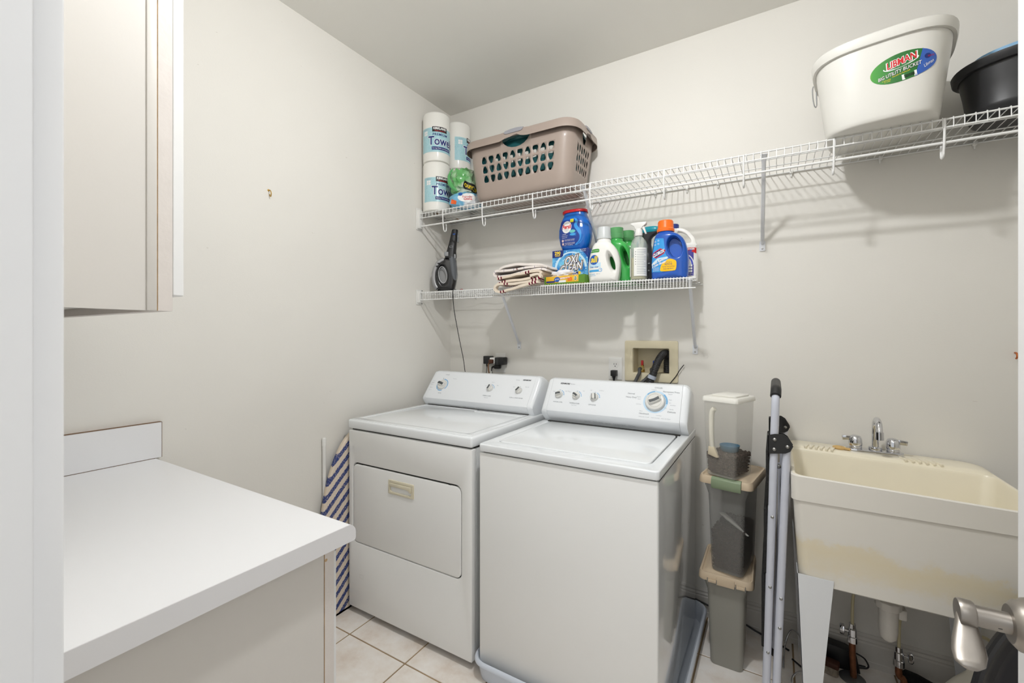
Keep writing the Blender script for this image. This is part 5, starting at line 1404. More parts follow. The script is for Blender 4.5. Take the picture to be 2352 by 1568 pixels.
for body, u, v, sz in (('OXI', 0.006, 0.128, 0.052), ('CLEAN', 0.004, 0.090, 0.052)):
    for k, (bo, m) in enumerate(((0.0058, I_YEL), (0.0042, I_NAVY), (0.0010, I_WHITE))):
        text(body, sz, m, face, turned(shifted(FO(0.0006 + 0.0003 * k), u, v), 0.0) if 0 else (lambda U, V, u=u, v=v, k=k: FO(0.0006 + 0.0003 * k)(u + U * 0.985 - V * 0.0, v + V + U * 0.17)), bold=bo, shear=0.22, fit=({'OXI': 0.072, 'CLEAN': 0.122}[body] + (0.011, 0.0075, 0)[k]))
patch([(-0.058, 0.034), (0.052, 0.050), (0.060, 0.062), (0.056, 0.072), (-0.050, 0.056), (-0.062, 0.046)], I_YEL, face, FO(0.0004), 'flash')
patch([(-0.006, 0.040), (0.046, 0.048), (0.046, 0.070), (-0.006, 0.061)], I_NAVY, face, FO(0.0007), 'flash')
text('STAIN\nREMOVER', 0.0105, I_WHITE, face, lambda U, V: FO(0.001)(0.020 + U, 0.059 + V + U * 0.15), bold=0.0003)
text('FREE', 0.013, I_NAVY, face, lambda U, V: FO(0.001)(-0.032 + U, 0.050 + V + U * 0.15), bold=0.0003)
text('EFFICIENCY', 0.012, I_NAVY, face, lambda U, V: FO(0.0008)(0.012 + U, 0.036 + V + U * 0.15), bold=0.0004)
patch(ellip(0.064, 0.026, 0.019, 0.019), I_WHITE, face, FO(0.0004), 'burst'); text('30%', 0.016, I_ORANGE, face, shifted(FO(0.0008), 0.064, 0.029), bold=0.0004); text('MORE', 0.007, I_ORANGE, face, shifted(FO(0.0008), 0.064, 0.017))

# ------------------------------------------------------------------ blue detergent pod tub on the carton
ps = thing('detergent_tub', 'blue detergent tub with a red lid standing on the carton', 'tub', (-0.872, 2.072, Z1(-0.88) + OH + 0.0005))
M_PBLUE = mat('blue_gloss_plastic', rgb(20, 104, 196), rough=0.18, coat=0.5)
prf = [(0.0, 0.060), (0.004, 0.068), (0.030, 0.079), (0.070, 0.0868), (0.105, 0.0862), (0.140, 0.0775), (0.162, 0.068), (0.172, 0.0625), (0.180, 0.0600), (0.184, 0.0605), (0.188, 0.0585)]
MB().rings([sring(0, 0, z, r, r * 0.64, 2.4, 48) for z, r in prf]).build('tub_body', M_PBLUE, ps, smooth=60)
MB().rings([sring(0, 0, z, r, r * 0.66, 2.4, 48) for z, r in ((0.188, 0.0655), (0.190, 0.0672), (0.198, 0.0672), (0.2015, 0.064), (0.202, 0.055))]).build('lid', mat('red_lid', rgb(204, 36, 46), rough=0.35), ps, smooth=40, label='red screw lid')
def psF(h=0.0):
    def f(u, v):
        for (za, ra), (zb_, rb) in zip(prf, prf[1:]):
            if za <= v <= zb_: r = ra + (rb - ra) * (v - za) / (zb_ - za); break
        else: r = 0.07
        e = 2.4; X = u; a = abs(X / r)
        y = -(max(0.0, 1 - a ** e)) ** (1 / e) * r * 0.64
        return (X, y - 0.0008 - h, v)
    return f
lbp = gridpatch(-0.068, 0.040, 0.020, 0.150, 10, 14, mat('persil_label', rgb(20, 60, 148), rough=0.25, coat=0.4), ps, psF(), 'front_label', smooth=60)
def arcband(fn, pts, w, m, root, name):
    L = catmull([(a, b, 0) for a, b in pts], 6); vs = []; n = len(L)
    for i, p in enumerate(L):
        t = (L[min(i + 1, n - 1)] - L[max(i - 1, 0)]).normalized(); q = Vector((-t.y, t.x, 0))
        k = w * math.sin(PI * (i + 0.6) / (n + 0.2)) ** 0.5
        vs += [fn(*(p + q * k).xy), fn(*(p - q * k).xy)]
    me = bpy.data.meshes.new(name); me.from_pydata([tuple(q) for q in vs], [], [(2 * i, 2 * i + 1, 2 * i + 3, 2 * i + 2) for i in range(n - 1)])
    return link_mesh(me, name, m, root, smooth=60)
arcband(psF(0.0005), [(0.012, 0.158), (0.026, 0.138), (0.022, 0.116), (0.040, 0.088), (0.052, 0.062), (0.040, 0.034), (0.018, 0.020)], 0.0085, mat('light_blue_gloss', rgb(52, 150, 226), rough=0.2, coat=0.5), lbp, 'wave')
arcband(psF(0.0007), [(0.014, 0.156), (0.036, 0.152), (0.048, 0.128), (0.052, 0.10), (0.056, 0.07), (0.048, 0.042), (0.03, 0.024)], 0.0045, M_PBLUE, lbp, 'wave')
patch(ellip(-0.026, 0.112, 0.027, 0.031), I_WHITE, lbp, psF(0.0006), 'logo_disc', res=0.008)
text('Persil', 0.030, I_RED, lbp, shifted(psF(0.001), -0.026, 0.113), bold=0.0010, fit=0.048)
text('ProClean', 0.007, I_GREY, lbp, shifted(psF(0.001), -0.025, 0.098)); text('Discs', 0.006, I_GREY, lbp, shifted(psF(0.001), -0.025, 0.092))
patch([(-0.008, 0.134), (0.010, 0.134), (0.010, 0.152), (-0.008, 0.152)], I_YEL, lbp, psF(0.0007), 'price_flash', res=0.008); patch(ellip(0.001, 0.143, 0.006, 0.006), I_LIME, lbp, psF(0.0009), 'price_flash', res=0.008)
patch([(-0.012, 0.068), (0.026, 0.062), (0.028, 0.078), (0.004, 0.090)], I_MID, lbp, psF(0.0005), 'pod_picture', res=0.008); patch(ellip(0.006, 0.088, 0.016, 0.008), mat('ink_aqua', rgb(110, 196, 190), rough=0.4), lbp, psF(0.0007), 'pod_picture', res=0.008); patch(ellip(0.008, 0.072, 0.015, 0.006), I_LBLUE, lbp, psF(0.0008), 'pod_picture', res=0.008)
for i, w in enumerate((0.022, 0.034, 0.030)): text(('INTENSE', 'Powerful stain removal', 'whiteness you can see')[i], 0.006, I_WHITE, lbp, shifted(psF(0.0008), -0.044 + w * 0.2, 0.076 - i * 0.008), fit=w)
for v in (0.046, 0.030):
    patch(ellip(-0.050, v, 0.0065, 0.0065), I_WHITE, lbp, psF(0.0006), 'warning_icon', res=0.008); patch(ellip(-0.050, v, 0.005, 0.005, 12), I_RED, lbp, psF(0.0008), 'warning_icon', res=0.008, holes=[ellip(-0.050, v, 0.0036, 0.0036, 12)])
    text('KEEP OUT OF REACH OF CHILDREN\nSTORE IN ORIGINAL CONTAINER', 0.0052, I_WHITE, lbp, shifted(psF(0.0008), -0.010, v), fit=0.056)
text('38 CT  1.9 LB (880 g)', 0.0055, I_WHITE, lbp, shifted(psF(0.0008), -0.018, 0.022))

# ------------------------------------------------------------------ white detergent jug
al = thing('detergent_bottle', 'white detergent bottle with a blue round logo and cloudy cap', 'bottle', (-0.688, 1.985, Z1(-0.69)), math.radians(6))
M_WJUG = mat('white_jug', rgb(240, 239, 234), rough=0.28, coat=0.2)
out = smooth_poly([(-0.062, 0.002), (0.052, 0.002), (0.066, 0.012), (0.074, 0.060), (0.074, 0.100), (0.062, 0.145), (0.038, 0.180), (0.014, 0.194), (-0.022, 0.194), (-0.046, 0.182), (-0.062, 0.145), (-0.073, 0.095), (-0.074, 0.050), (-0.070, 0.012)], 4)
hol = [(0.038 + u * 0.94 - v * 0.30, 0.092 + v * 0.94 + u * 0.30) for u, v in ellip(0, 0, 0.0105, 0.034, 20)]
nk = MB().lathe([(0.0, 0.18), (0.033, 0.185), (0.033, 0.200), (0.030, 0.203), (0.030, 0.214), (0.0, 0.214)], 24, (-0.003, 0, 0), cap0=False, cap1=False)
alj = jugbody('jug', al, M_WJUG, out, [hol], 0.092, 0.026, 0.0030, 0.078, nk, flare=2.0)
MB().lathe([(0.0335, 0.206), (0.0335, 0.214), (0.0315, 0.222), (0.0300, 0.258), (0.0275, 0.262), (0, 0.262)], 32, (-0.003, 0, 0), cap0=False, cap1=False).build('cap', mat('cloudy_cap', rgb(226, 230, 230), rough=0.35, trans=0.25), al, smooth=40)
def domeF(depth, hw, amount, h):
    return lambda u, v: (u, -depth / 2 * (1 - amount * min(1, abs(u) / hw) ** 2.2) - h, v)
FA = onto(alj)
ovalpatch(0.022, 0.023, shifted(FA(), -0.040, 0.106), I_MID, al, 'logo_disc')
text('all', 0.040, I_YEL, al, shifted(FA(0.0006), -0.040, 0.107), bold=0.0012, fit=0.034, shear=0.1)
patch(rrect(-0.060, -0.014, 0.140, 0.156, 0.005, 2), I_GREEN, al, FA(), 'print_strip', res=0.008); text('HE with stainlifters', 0.006, I_WHITE, al, shifted(FA(0.0005), -0.036, 0.148), fit=0.036)
gridpatch(-0.066, -0.008, 0.070, 0.092, 6, 1, I_PALE, al, FA(0.0), 'print_strip'); text('free  clear', 0.013, I_MID, al, shifted(FA(0.0006), -0.038, 0.073), fit=0.040)
gridpatch(-0.066, -0.016, 0.050, 0.060, 6, 1, I_LBLUE, al, FA(0.0), 'print_strip'); ovalpatch(0.009, 0.009, shifted(FA(0.0003), -0.010, 0.0575), I_LBLUE, al, 'print_dot'); ovalpatch(0.0068, 0.0068, shifted(FA(0.0006), -0.010, 0.0575), I_WHITE, al, 'print_dot'); text('HE', 0.007, I_MID, al, shifted(FA(0.0009), -0.010, 0.0575))
text('50 loads', 0.009, I_LBLUE, al, shifted(FA(), -0.050, 0.040)); text('88 fl oz', 0.006, I_GREY, al, shifted(FA(), -0.020, 0.040)); text('#1 recommended', 0.005, I_LBLUE, al, shifted(FA(), -0.050, 0.033))

# ------------------------------------------------------------------ green bottles behind
M_GRN = mat('green_plastic', rgb(66, 178, 84), rough=0.25, coat=0.3)
M_GCAP = mat('green_cap', rgb(112, 190, 122), rough=0.3, trans=0.3)
def green_bottle(label, x, y, rz):
    t = thing('detergent_bottle', label, 'bottle', (x, y, Z1(x)), rz, 'green detergent bottles')
    out = smooth_poly([(-0.066, 0.002), (0.062, 0.002), (0.075, 0.014), (0.078, 0.060), (0.076, 0.120), (0.066, 0.165), (0.044, 0.200), (0.016, 0.214), (-0.024, 0.214), (-0.052, 0.196), (-0.070, 0.150), (-0.077, 0.090), (-0.075, 0.014)], 4)
    hol = [(0.045 + u * 0.95 - v * 0.26, 0.128 + v * 0.95 + u * 0.26) for u, v in ellip(0, 0, 0.011, 0.040, 20)]
    nk = MB().lathe([(0.0, 0.2), (0.032, 0.203), (0.032, 0.232), (0, 0.232)], 24, (-0.004, 0, 0), cap0=False, cap1=False)
    jugbody('jug', t, M_GRN, out, [hol], 0.085, 0.026, 0.0034, 0.08, nk, flare=1.7)
    MB().lathe([(0.034, 0.224), (0.035, 0.244), (0.0325, 0.246), (0.0335, 0.276), (0.031, 0.276), (0.029, 0.256), (0.0, 0.254)], 32, (-0.004, 0, 0), cap0=False, cap1=False).build('measuring_cap', M_GCAP, t, smooth=40)
    return t
green_bottle('green detergent bottle directly behind the white one', -0.660, 2.086, math.radians(4))
green_bottle('green detergent bottle hindmost, only its cap showing', -0.632, 2.1765, math.radians(4))

# ------------------------------------------------------------------ spray bottles
M_CLEAR = mat('clear_plastic', rgb(214, 222, 216), rough=0.05, alpha=0.28, coat=0.3)
sb = thing('spray_bottle', 'clear spray bottle half full of yellow cleaner with white trigger', 'bottle', (-0.528, 1.984, Z1(-0.53)), math.radians(0))
pr = [(0.0, 0.0015), (0.034, 0.0015), (0.0375, 0.006), (0.0378, 0.150), (0.0360, 0.168), (0.0300, 0.184), (0.019, 0.196), (0.0145, 0.203), (0.0145, 0.213)]
MB().lathe(pr + [(0.0125, 0.213), (0.0125, 0.203), (0.017, 0.195), (0.0285, 0.182), (0.0345, 0.167), (0.0362, 0.150), (0.0362, 0.008), (0.0, 0.006)], 36, cap0=False, cap1=False).build('flask', M_CLEAR, sb, smooth=60)
MB().lathe([(0.0, 0.0068), (0.0355, 0.0085), (0.0358, 0.104), (0.0, 0.104)], 36, cap0=False, cap1=False).build('liquid', mat('yellow_cleaner', rgb(214, 196, 118), rough=0.15, alpha=0.9), sb, smooth=40)
MB().tube([(0, 0.004, 0.21), (0.002, 0.012, 0.02)], 0.0025, 8).build('dip_tube', M_PLASTIC, sb, smooth=60)
def cyl(r, h=0.0008):
    return lambda u, v: ((r + h) * math.sin(u / r), -(r + h) * math.cos(u / r), v)
lw = gridpatch(-0.012, 0.050, 0.020, 0.146, 12, 1, mat('white_sticker', rgb(238, 238, 234), rough=0.4), sb, cyl(0.0378), 'back_label', smooth=60)
gridpatch(-0.075, -0.030, 0.020, 0.146, 8, 1, mat('white_sticker', None), sb, cyl(0.0378), 'front_label', smooth=60)
for i in range(15): gridpatch(0.002, 0.044 - (0.012 if i % 4 == 3 else 0), 0.136 - i * 0.0075, 0.1375 - i * 0.0075, 8, 1, I_GREY, lw, cyl(0.0378, 0.0012), 'fine_print')
for i in range(6): gridpatch(-0.005, -0.002, 0.126 - i * 0.011, 0.129 - i * 0.011, 1, 1, I_BLACK, lw, cyl(0.0378, 0.0012), 'fine_print')
def trigger(root, z, mhead, mcol, mtrig, flip=1):
    MB().lathe([(0.0165, z - 0.004), (0.0172, z + 0.012), (0.0160, z + 0.016), (0.0150, z + 0.028), (0, z + 0.028)], 24, cap0=False, cap1=False).build('collar', mcol, root, smooth=40)
    hd = [(-0.014, z + 0.026), (0.014, z + 0.026), (0.020, z + 0.036), (0.034, z + 0.045), (0.036, z + 0.056), (-0.030, z + 0.058), (-0.036, z + 0.054), (-0.030, z + 0.047), (-0.020, z + 0.040)]
    MB().prism([(flip * a, b) for a, b in hd], -0.0115, 0.0115, 'y').build('spray_head', mhead, root, bevel=0.003, smooth=40)
    tg = [(0.014, z + 0.040), (0.024, z + 0.040), (0.030, z + 0.022), (0.036, z + 0.004), (0.030, z + 0.001), (0.024, z + 0.016), (0.016, z + 0.030)]
    MB().prism([(flip * a, b) for a, b in tg], -0.006, 0.006, 'y').build('trigger', mtrig, root, bevel=0.0015, smooth=40)
trigger(sb, 0.208, M_PLASTIC, M_PLASTIC, M_PLASTIC)
M_DGREY = mat('charcoal_plastic', rgb(58, 58, 62), rough=0.35); M_TEALC = mat('teal_gloss', rgb(22, 146, 164), rough=0.25, coat=0.3)
sb2 = thing('spray_bottle', 'charcoal spray bottle with a teal head, behind the clear one', 'bottle', (-0.522, 2.088, Z1(-0.52)), math.radians(-10))
MB().rings([sring(ox_, 0, z, rx, ry, 2.3, 32) for z, rx, ry, ox_ in ((0.001, 0.038, 0.030, 0), (0.006, 0.043, 0.034, 0), (0.06, 0.044, 0.034, 0), (0.11, 0.038, 0.031, 0.001), (0.15, 0.026, 0.024, 0.004), (0.18, 0.018, 0.018, 0.007), (0.205, 0.017, 0.017, 0.009), (0.215, 0.022, 0.018, 0.012), (0.225, 0.036, 0.019, 0.016), (0.234, 0.050, 0.020, 0.020), (0.238, 0.050, 0.020, 0.020))]).build('flask', M_DGREY, sb2, smooth=60)
MB().rings([sring(0.008, 0, z, rx, ry, 2.6, 36) for z, rx, ry in ((0.236, 0.058, 0.0215), (0.243, 0.064, 0.024), (0.252, 0.062, 0.024), (0.260, 0.052, 0.021), (0.264, 0.036, 0.015))]).build('spray_head', M_TEALC, sb2, smooth=60)
MB().prism([(-0.030, 0.238), (-0.020, 0.238), (-0.028, 0.205), (-0.042, 0.175), (-0.050, 0.178), (-0.038, 0.208)], -0.007, 0.007, 'y').build('trigger', M_TEALC, sb2, bevel=0.002, smooth=40)
for z, w in ((0.085, 0.010), (0.052, 0.008)): gridpatch(0.004, 0.004 + w, z, z + 0.006, 2, 1, I_GREY, sb2, lambda u, v: (u + 0.020, -0.0335, v), 'print')
wbt = thing('cleaner_bottle', 'white bottle with a pale blue cap glimpsed between dark spray bottle and blue jug', 'bottle', (-0.470, 2.160, Z1(-0.47)))
MB().rings([sring(0, 0, z, rx, ry, 2.6, 32) for z, rx, ry in ((0.001, 0.040, 0.030), (0.006, 0.044, 0.034), (0.15, 0.044, 0.034), (0.185, 0.036, 0.028), (0.200, 0.020, 0.020), (0.206, 0.018, 0.018))]).build('flask', M_WJUG, wbt, smooth=60)
MB().lathe([(0.020, 0.203), (0.021, 0.206), (0.0195, 0.232), (0.017, 0.235), (0, 0.235)], 24, cap0=False, cap1=False).build('cap', mat('pale_blue_cap', rgb(150, 196, 224), rough=0.3, trans=0.3), wbt, smooth=40)

# ------------------------------------------------------------------ blue jug with an orange cap
cl = thing('stain_remover_bottle', 'blue stain remover jug with a bright orange cap', 'bottle', (-0.3955, 1.998, Z1(-0.40)), math.radians(4))
M_CBLUE = mat('deep_blue_plastic', rgb(18, 84, 180), rough=0.2, coat=0.5)
out = smooth_poly([(-0.066, 0.002), (0.066, 0.002), (0.075, 0.010), (0.0775, 0.070), (0.0735, 0.125), (0.060, 0.170), (0.034, 0.196), (0.004, 0.206), (-0.038, 0.206), (-0.058, 0.194), (-0.068, 0.150), (-0.075, 0.080), (-0.074, 0.010)], 4)
hol = [(0.024 + u * 0.97 - v * 0.22, 0.137 + v * 0.97 + u * 0.22) for u, v in ellip(0, 0, 0.0265, 0.043, 24)]
nk = MB().lathe([(0.0, 0.19), (0.034, 0.200), (0.034, 0.215), (0, 0.215)], 24, (-0.018, 0, 0), cap0=False, cap1=False)
clj = jugbody('jug', cl, M_CBLUE, out, [hol], 0.094, 0.022, 0.0030, 0.08, nk, flare=1.25)
MB().prism([(u * 0.98 + 0.0005, v * 0.995 + 0.0006) for u, v in hol], -0.008, 0.018, 'y').build('handle_web', mat('blue_web', rgb(44, 96, 186), rough=0.3), cl, smooth=40)
capn = []
for r, z in ((0.0365, 0.211), (0.0372, 0.222), (0.0345, 0.225), (0.0325, 0.228), (0.0315, 0.256), (0.0290, 0.2605), (0.0, 0.2612)):
    capn.append([((r + (0.0007 if (q % 2 and z > 0.224 and z < 0.258) else 0)) * math.cos(2 * PI * q / 60) - 0.018, (r + (0.0007 if (q % 2 and z > 0.224 and z < 0.258) else 0)) * math.sin(2 * PI * q / 60), z) for q in range(60)])
MB().rings(capn).build('cap', mat('orange_plastic', rgb(246, 112, 28), rough=0.35), cl, smooth=40, label='orange ribbed cap')
FC = onto(clj)
lab = [(-0.072, 0.034), (-0.030, 0.030), (0.008, 0.038), (0.012, 0.060), (0.000, 0.086), (-0.012, 0.110), (-0.016, 0.140), (-0.020, 0.176), (-0.056, 0.180), (-0.066, 0.130), (-0.072, 0.080)]
def fine(poly, k):                      # subdivide edges so a print follows the curve
    o = []
    for (a, b), (c, d) in zip(poly, poly[1:] + poly[:1]): o += [(a + (c - a) * i / k, b + (d - b) * i / k) for i in range(k)]
    return o
lf = patch(lab, mat('bright_blue_label', rgb(46, 152, 222), rough=0.25, coat=0.4), cl, FC(0.0002), 'front_label', res=0.007)
patch([(-0.072, 0.060), (-0.04, 0.085), (0.000, 0.090), (-0.004, 0.096), (-0.046, 0.092), (-0.0725, 0.070)], I_PALE, lf, FC(0.0006), 'swoosh', res=0.008)
patch([(-0.070, 0.104), (-0.052, 0.092), (-0.018, 0.110), (-0.012, 0.124), (-0.034, 0.134), (-0.064, 0.118)], I_RED, lf, FC(0.0008), 'logo_badge', res=0.008)
patch([(-0.066, 0.105), (-0.052, 0.096), (-0.022, 0.112), (-0.017, 0.122), (-0.035, 0.129), (-0.062, 0.116)], I_NAVY, lf, FC(0.0011), 'logo_badge', res=0.008)
text('CLOROX', 0.019, I_WHITE, lf, lambda U, V: FC(0.0014)(-0.042 + U, 0.1125 + V + U * 0.42), bold=0.0010, fit=0.050)
text('Stain Remover', 0.014, I_WHITE, lf, lambda U, V: FC(0.0012)(-0.036 + U, 0.080 + V + U * 0.36), bold=0.0005, fit=0.066, shear=0.15)
text('& Color Booster', 0.014, I_WHITE, lf, lambda U, V: FC(0.0012)(-0.040 + U, 0.066 + V + U * 0.36), bold=0.0005, fit=0.062, shear=0.15)
yf_ = smooth_poly([(-0.030, 0.034), (0.018, 0.034), (0.030, 0.040), (0.032, 0.070), (0.024, 0.080), (0.004, 0.086), (-0.012, 0.078), (-0.028, 0.064), (-0.034, 0.046)], 3)
patch(yf_, I_GOLD, lf, FC(0.0009), 'yellow_flash', res=0.008)
for i, (body, s_) in enumerate((('Pre-Treat to', 0.0075), ('REMOVE', 0.012), ('Greasy, Set-In & Even', 0.0068), ('Dryer-Set Stains!', 0.0068))): text(body, s_, I_NAVY, lf, shifted(FC(0.0013), 0.000, 0.072 - i * 0.0095), fit=(0.026, 0.030, 0.050, 0.042)[i])
for i in range(3): text('66 FL OZ (2.06 QT)', 0.006, I_WHITE, lf, shifted(FC(0.0009), -0.052, 0.050 - i * 0.006), fit=0.026)
for u, v in ((-0.056, 0.166), (-0.042, 0.168), (-0.056, 0.152), (-0.042, 0.154)): patch(ellip(u, v, 0.0035, 0.0035, 14), I_WHITE, lf, FC(0.0009), 'garment_icon', res=0.008, holes=[ellip(u, v, 0.0025, 0.0025, 14)])

# ------------------------------------------------------------------ white bleach bottle with a purple label
bl = thing('bleach_bottle', 'white bleach bottle with purple-blue label and loop handle at the shelf end', 'bottle', (-0.372, 2.108, Z1(-0.37)), math.radians(3))
out = smooth_poly([(-0.062, 0.002), (0.060, 0.002), (0.072, 0.010), (0.074, 0.06), (0.0740, 0.120), (0.0728, 0.150), (0.0670, 0.182), (0.050, 0.212), (0.024, 0.236), (-0.004, 0.246), (-0.046, 0.240), (-0.058, 0.215), (-0.069, 0.176), (-0.0735, 0.140), (-0.074, 0.010)], 4)
hol = smooth_poly([(-0.010, 0.228), (0.016, 0.222), (0.036, 0.204), (0.049, 0.180), (0.046, 0.170), (0.020, 0.172), (-0.002, 0.190)], 4)
nk = MB().lathe([(0.0, 0.23), (0.021, 0.232), (0.021, 0.252), (0, 0.252)], 20, (-0.030, 0, 0), cap0=False, cap1=False)
blj = jugbody('jug', bl, M_WJUG, out, [hol], 0.104, 0.013, 0.0032, 0.078, nk, flare=1.05, dome=lambda x, y, z: (x, y * (1 - 0.3 * min(1, abs(x) / 0.078) ** 2.2) * (1 - 0.62 * max(0, min(1, (z - 0.160) / 0.045)) ** 1.2 * (1 if x > -0.012 else max(0.0, 1 + (x + 0.012) / 0.03))), z))
MB().lathe([(0.0245, 0.240), (0.025, 0.262), (0.023, 0.266), (0, 0.266)], 24, (-0.030, 0, 0), cap0=False, cap1=False).build('cap', mat('navy_cap', rgb(40, 56, 130), rough=0.35), bl, smooth=40)
FBl = onto(blj)
lbb = gridpatch(-0.070, 0.072, 0.022, 0.146, 12, 1, mat('purple_label', rgb(74, 70, 158), rough=0.35, coat=0.2), bl, FBl(), 'front_label', smooth=60)
patch(fine([(-0.070, 0.146), (0.072, 0.146), (0.072, 0.120), (0.040, 0.134), (-0.070, 0.134)], 4), I_RED, lbb, FBl(0.0005), 'red_band', res=0.008); text('WHITER LONGER', 0.009, I_WHITE, lbb, shifted(FBl(0.001), 0.030, 0.140), bold=0.0004, fit=0.072)
for r, m, h in ((0.056, I_WHITE, 0.0006), (0.052, mat('ink_violet', rgb(70, 84, 190), rough=0.4), 0.0009), (0.045, I_WHITE, 0.0012)):
    patch([(0.008 + r * math.cos(a), 0.070 + r * math.sin(a)) for a in [PI * i / 24 for i in range(25)]], m, lbb, FBl(h), 'arch', res=0.008)
for i in range(3): gridpatch(0.030, 0.056, 0.062 - i * 0.0125, 0.071 - i * 0.0125, 3, 1, I_WHITE, lbb, FBl(0.0012), 'panel')
text('3.57 L', 0.009, I_WHITE, lbb, shifted(FBl(0.0006), 0.050, 0.029))
# ================================================================== stacked pet food bins
M_LID = mat('beige_lid', rgb(214, 194, 166), rough=0.42)
M_WLID = mat('white_lid', rgb(236, 234, 226), rough=0.35)
M_SAGE = mat('sage_latch', rgb(140, 156, 126), rough=0.4)
M_FROST = mat('smoky_frosted_plastic', rgb(158, 158, 154), rough=0.35, alpha=0.45)
M_FROST3 = mat('smoky_frosted_plastic_empty', rgb(176, 174, 164), rough=0.38, alpha=0.72)
M_CLEARB = mat('clear_frosted_plastic', rgb(214, 212, 202), rough=0.22, alpha=0.25)
M_KIB = mat('brown_kibble', rgb(96, 76, 66), rough=0.9, var=0.5, vscale=130)

def rr_ring(hx, hy, r, z, cx=0, cy=0, n=5): return [(cx + u, cy + v, z) for u, v in rrect(-hx, hx, -hy, hy, r, n)]
def kibble(label, root_loc, rotz, hx, hy, hx2, hy2, z0, z1, seed, count):
    rnd = random.Random(seed)
    base = MB().rings([rr_ring(hx - 0.0095, hy - 0.0095, 0.010, z0), rr_ring(hx2 - 0.0095, hy2 - 0.0095, 0.010, z1 - 0.006)])
    bm = bmesh.new(); bmesh.ops.create_icosphere(bm, subdivisions=1, radius=1.0)
    iv = [v.co.copy() for v in bm.verts]; bm.verts.index_update(); fi = [tuple(v.index for v in f.verts) for f in bm.faces]; bm.free()
    for _ in range(count):
        t = rnd.random() ** 0.9; HX, HY = hx + (hx2 - hx) * t - 0.0070, hy + (hy2 - hy) * t - 0.0070
        s_ = rnd.random()
        if s_ < 0.45: p = Vector((rnd.uniform(-HX, HX), -HY, z0 + 0.004 + (z1 - z0 - 0.004) * t))
        elif s_ < 0.70: p = Vector((HX, rnd.uniform(-HY, HY), z0 + 0.004 + (z1 - z0 - 0.004) * t))
        elif s_ < 0.78: p = Vector((-HX, rnd.uniform(-HY, HY), z0 + 0.004 + (z1 - z0 - 0.004) * t))
        else: p = Vector((rnd.uniform(-HX, HX), rnd.uniform(-HY, HY), z1 - 0.003 + 0.004 * rnd.random()))
        r = rnd.uniform(0.0034, 0.0046); q = rnd.uniform(0, PI)
        base.add([p + Vector((v.x * r * math.cos(q) - v.y * r * 0.7 * math.sin(q), v.x * r * math.sin(q) + v.y * r * 0.7 * math.cos(q), v.z * r * 0.85)) for v in iv], fi)
    o = base.build('kibble', M_KIB, smooth=60, fix=False)
    o.location = root_loc; o.rotation_euler = (0, 0, rotz)
    tag(o, label, 'kibble', kind='stuff')

def lidded_bin(label, loc, rotz, H, m, latch):
    t = thing('pet_food_bin', label, 'bin', loc, rotz, 'stacked pet food bins')
    # tapered body with a flared shoulder under the lid; open at the top, thin skin
    rg = [rr_ring(0.050, 0.098, 0.016, 0.004), rr_ring(0.056, 0.104, 0.018, 0.0005), rr_ring(0.0585, 0.107, 0.018, 0.008), rr_ring(0.066, 0.117, 0.018, H * 0.70), rr_ring(0.068, 0.119, 0.02, H * 0.80), rr_ring(0.080, 0.127, 0.024, H * 0.90), rr_ring(0.083, 0.129, 0.024, H - 0.004)]
    MB().rings(rg, True, False).build('body', m, t, smooth=50)
    L = [rr_ring(0.098, 0.139, 0.024, H - 0.026), rr_ring(0.0985, 0.1395, 0.024, H - 0.022), rr_ring(0.0965, 0.138, 0.024, H - 0.004), rr_ring(0.093, 0.134, 0.022, H + 0.003), rr_ring(0.088, 0.129, 0.020, H + 0.003), rr_ring(0.084, 0.125, 0.018, H - 0.002), rr_ring(0.080, 0.121, 0.018, H - 0.001), rr_ring(0.073, 0.114, 0.018, H + 0.005), rr_ring(0.062, 0.100, 0.018, H + 0.008)]
    lid = MB().rings(L, False, True).build('lid', M_LID, t, smooth=45, label='beige snap-on lid')
    MB().prism(rrect(-0.052, 0.046, -0.096, 0.060, 0.012, 3), H + 0.0075, H + 0.0105, 'z').build('lid_panel', M_LID, lid, bevel=0.0015, smooth=40)
    if latch:
        pr = [(-0.1415, H - 0.038), (-0.1465, H - 0.038), (-0.1505, H - 0.020), (-0.1475, H - 0.002), (-0.138, H + 0.006), (-0.131, H + 0.006), (-0.131, H + 0.003), (-0.140, H - 0.004)]
        MB().prism(pr, -0.046, 0.060, 'x').build('latch', M_SAGE, t, bevel=0.0012, smooth=40, label='sage green front latch')
    else:
        MB().rbox(-0.032, 0.032, -0.1425, -0.138, H - 0.034, H - 0.004, 0.0015).build('latch_plate', M_LID, t, smooth=40)
        for a in (-0.062, 0.038):
            h = MB().rbox(a, a + 0.030, -0.1435, -0.139, H - 0.030, H - 0.018, 0.002).build('hinge_tab', M_LID, t, smooth=40)
            hb = MB()
            for q in (a - 0.0025, a + 0.0305): hb.rbox(q, q + 0.0025, -0.1445, -0.137, H - 0.034, H - 0.014, 0.0008)
            hb.build('hinge_pin', M_SCREW, h)
    return t
b3 = (-0.166, 2.018, 0.0)
H3 = 0.372
lidded_bin('empty smoky bin with beige lid, at the floor of the bin stack', b3, 0.0, H3, M_FROST3, False)
b2 = (-0.146, 2.000, H3 + 0.0105)
H2 = 0.376
lidded_bin('smoky bin with sage latch, second in the stack and half full of kibble', b2, math.radians(-9), H2, M_FROST, True)
kibble('brown kibble filling the smoky bin with the sage latch', b2, math.radians(-9), 0.0565, 0.105, 0.0615, 0.111, 0.009, 0.165, 3, 2200)
scp = thing('scoop', 'white scoop lying on the kibble in the smoky bin', 'scoop', (b2[0] - 0.004, b2[1] - 0.062, b2[2] + 0.172), math.radians(-9))
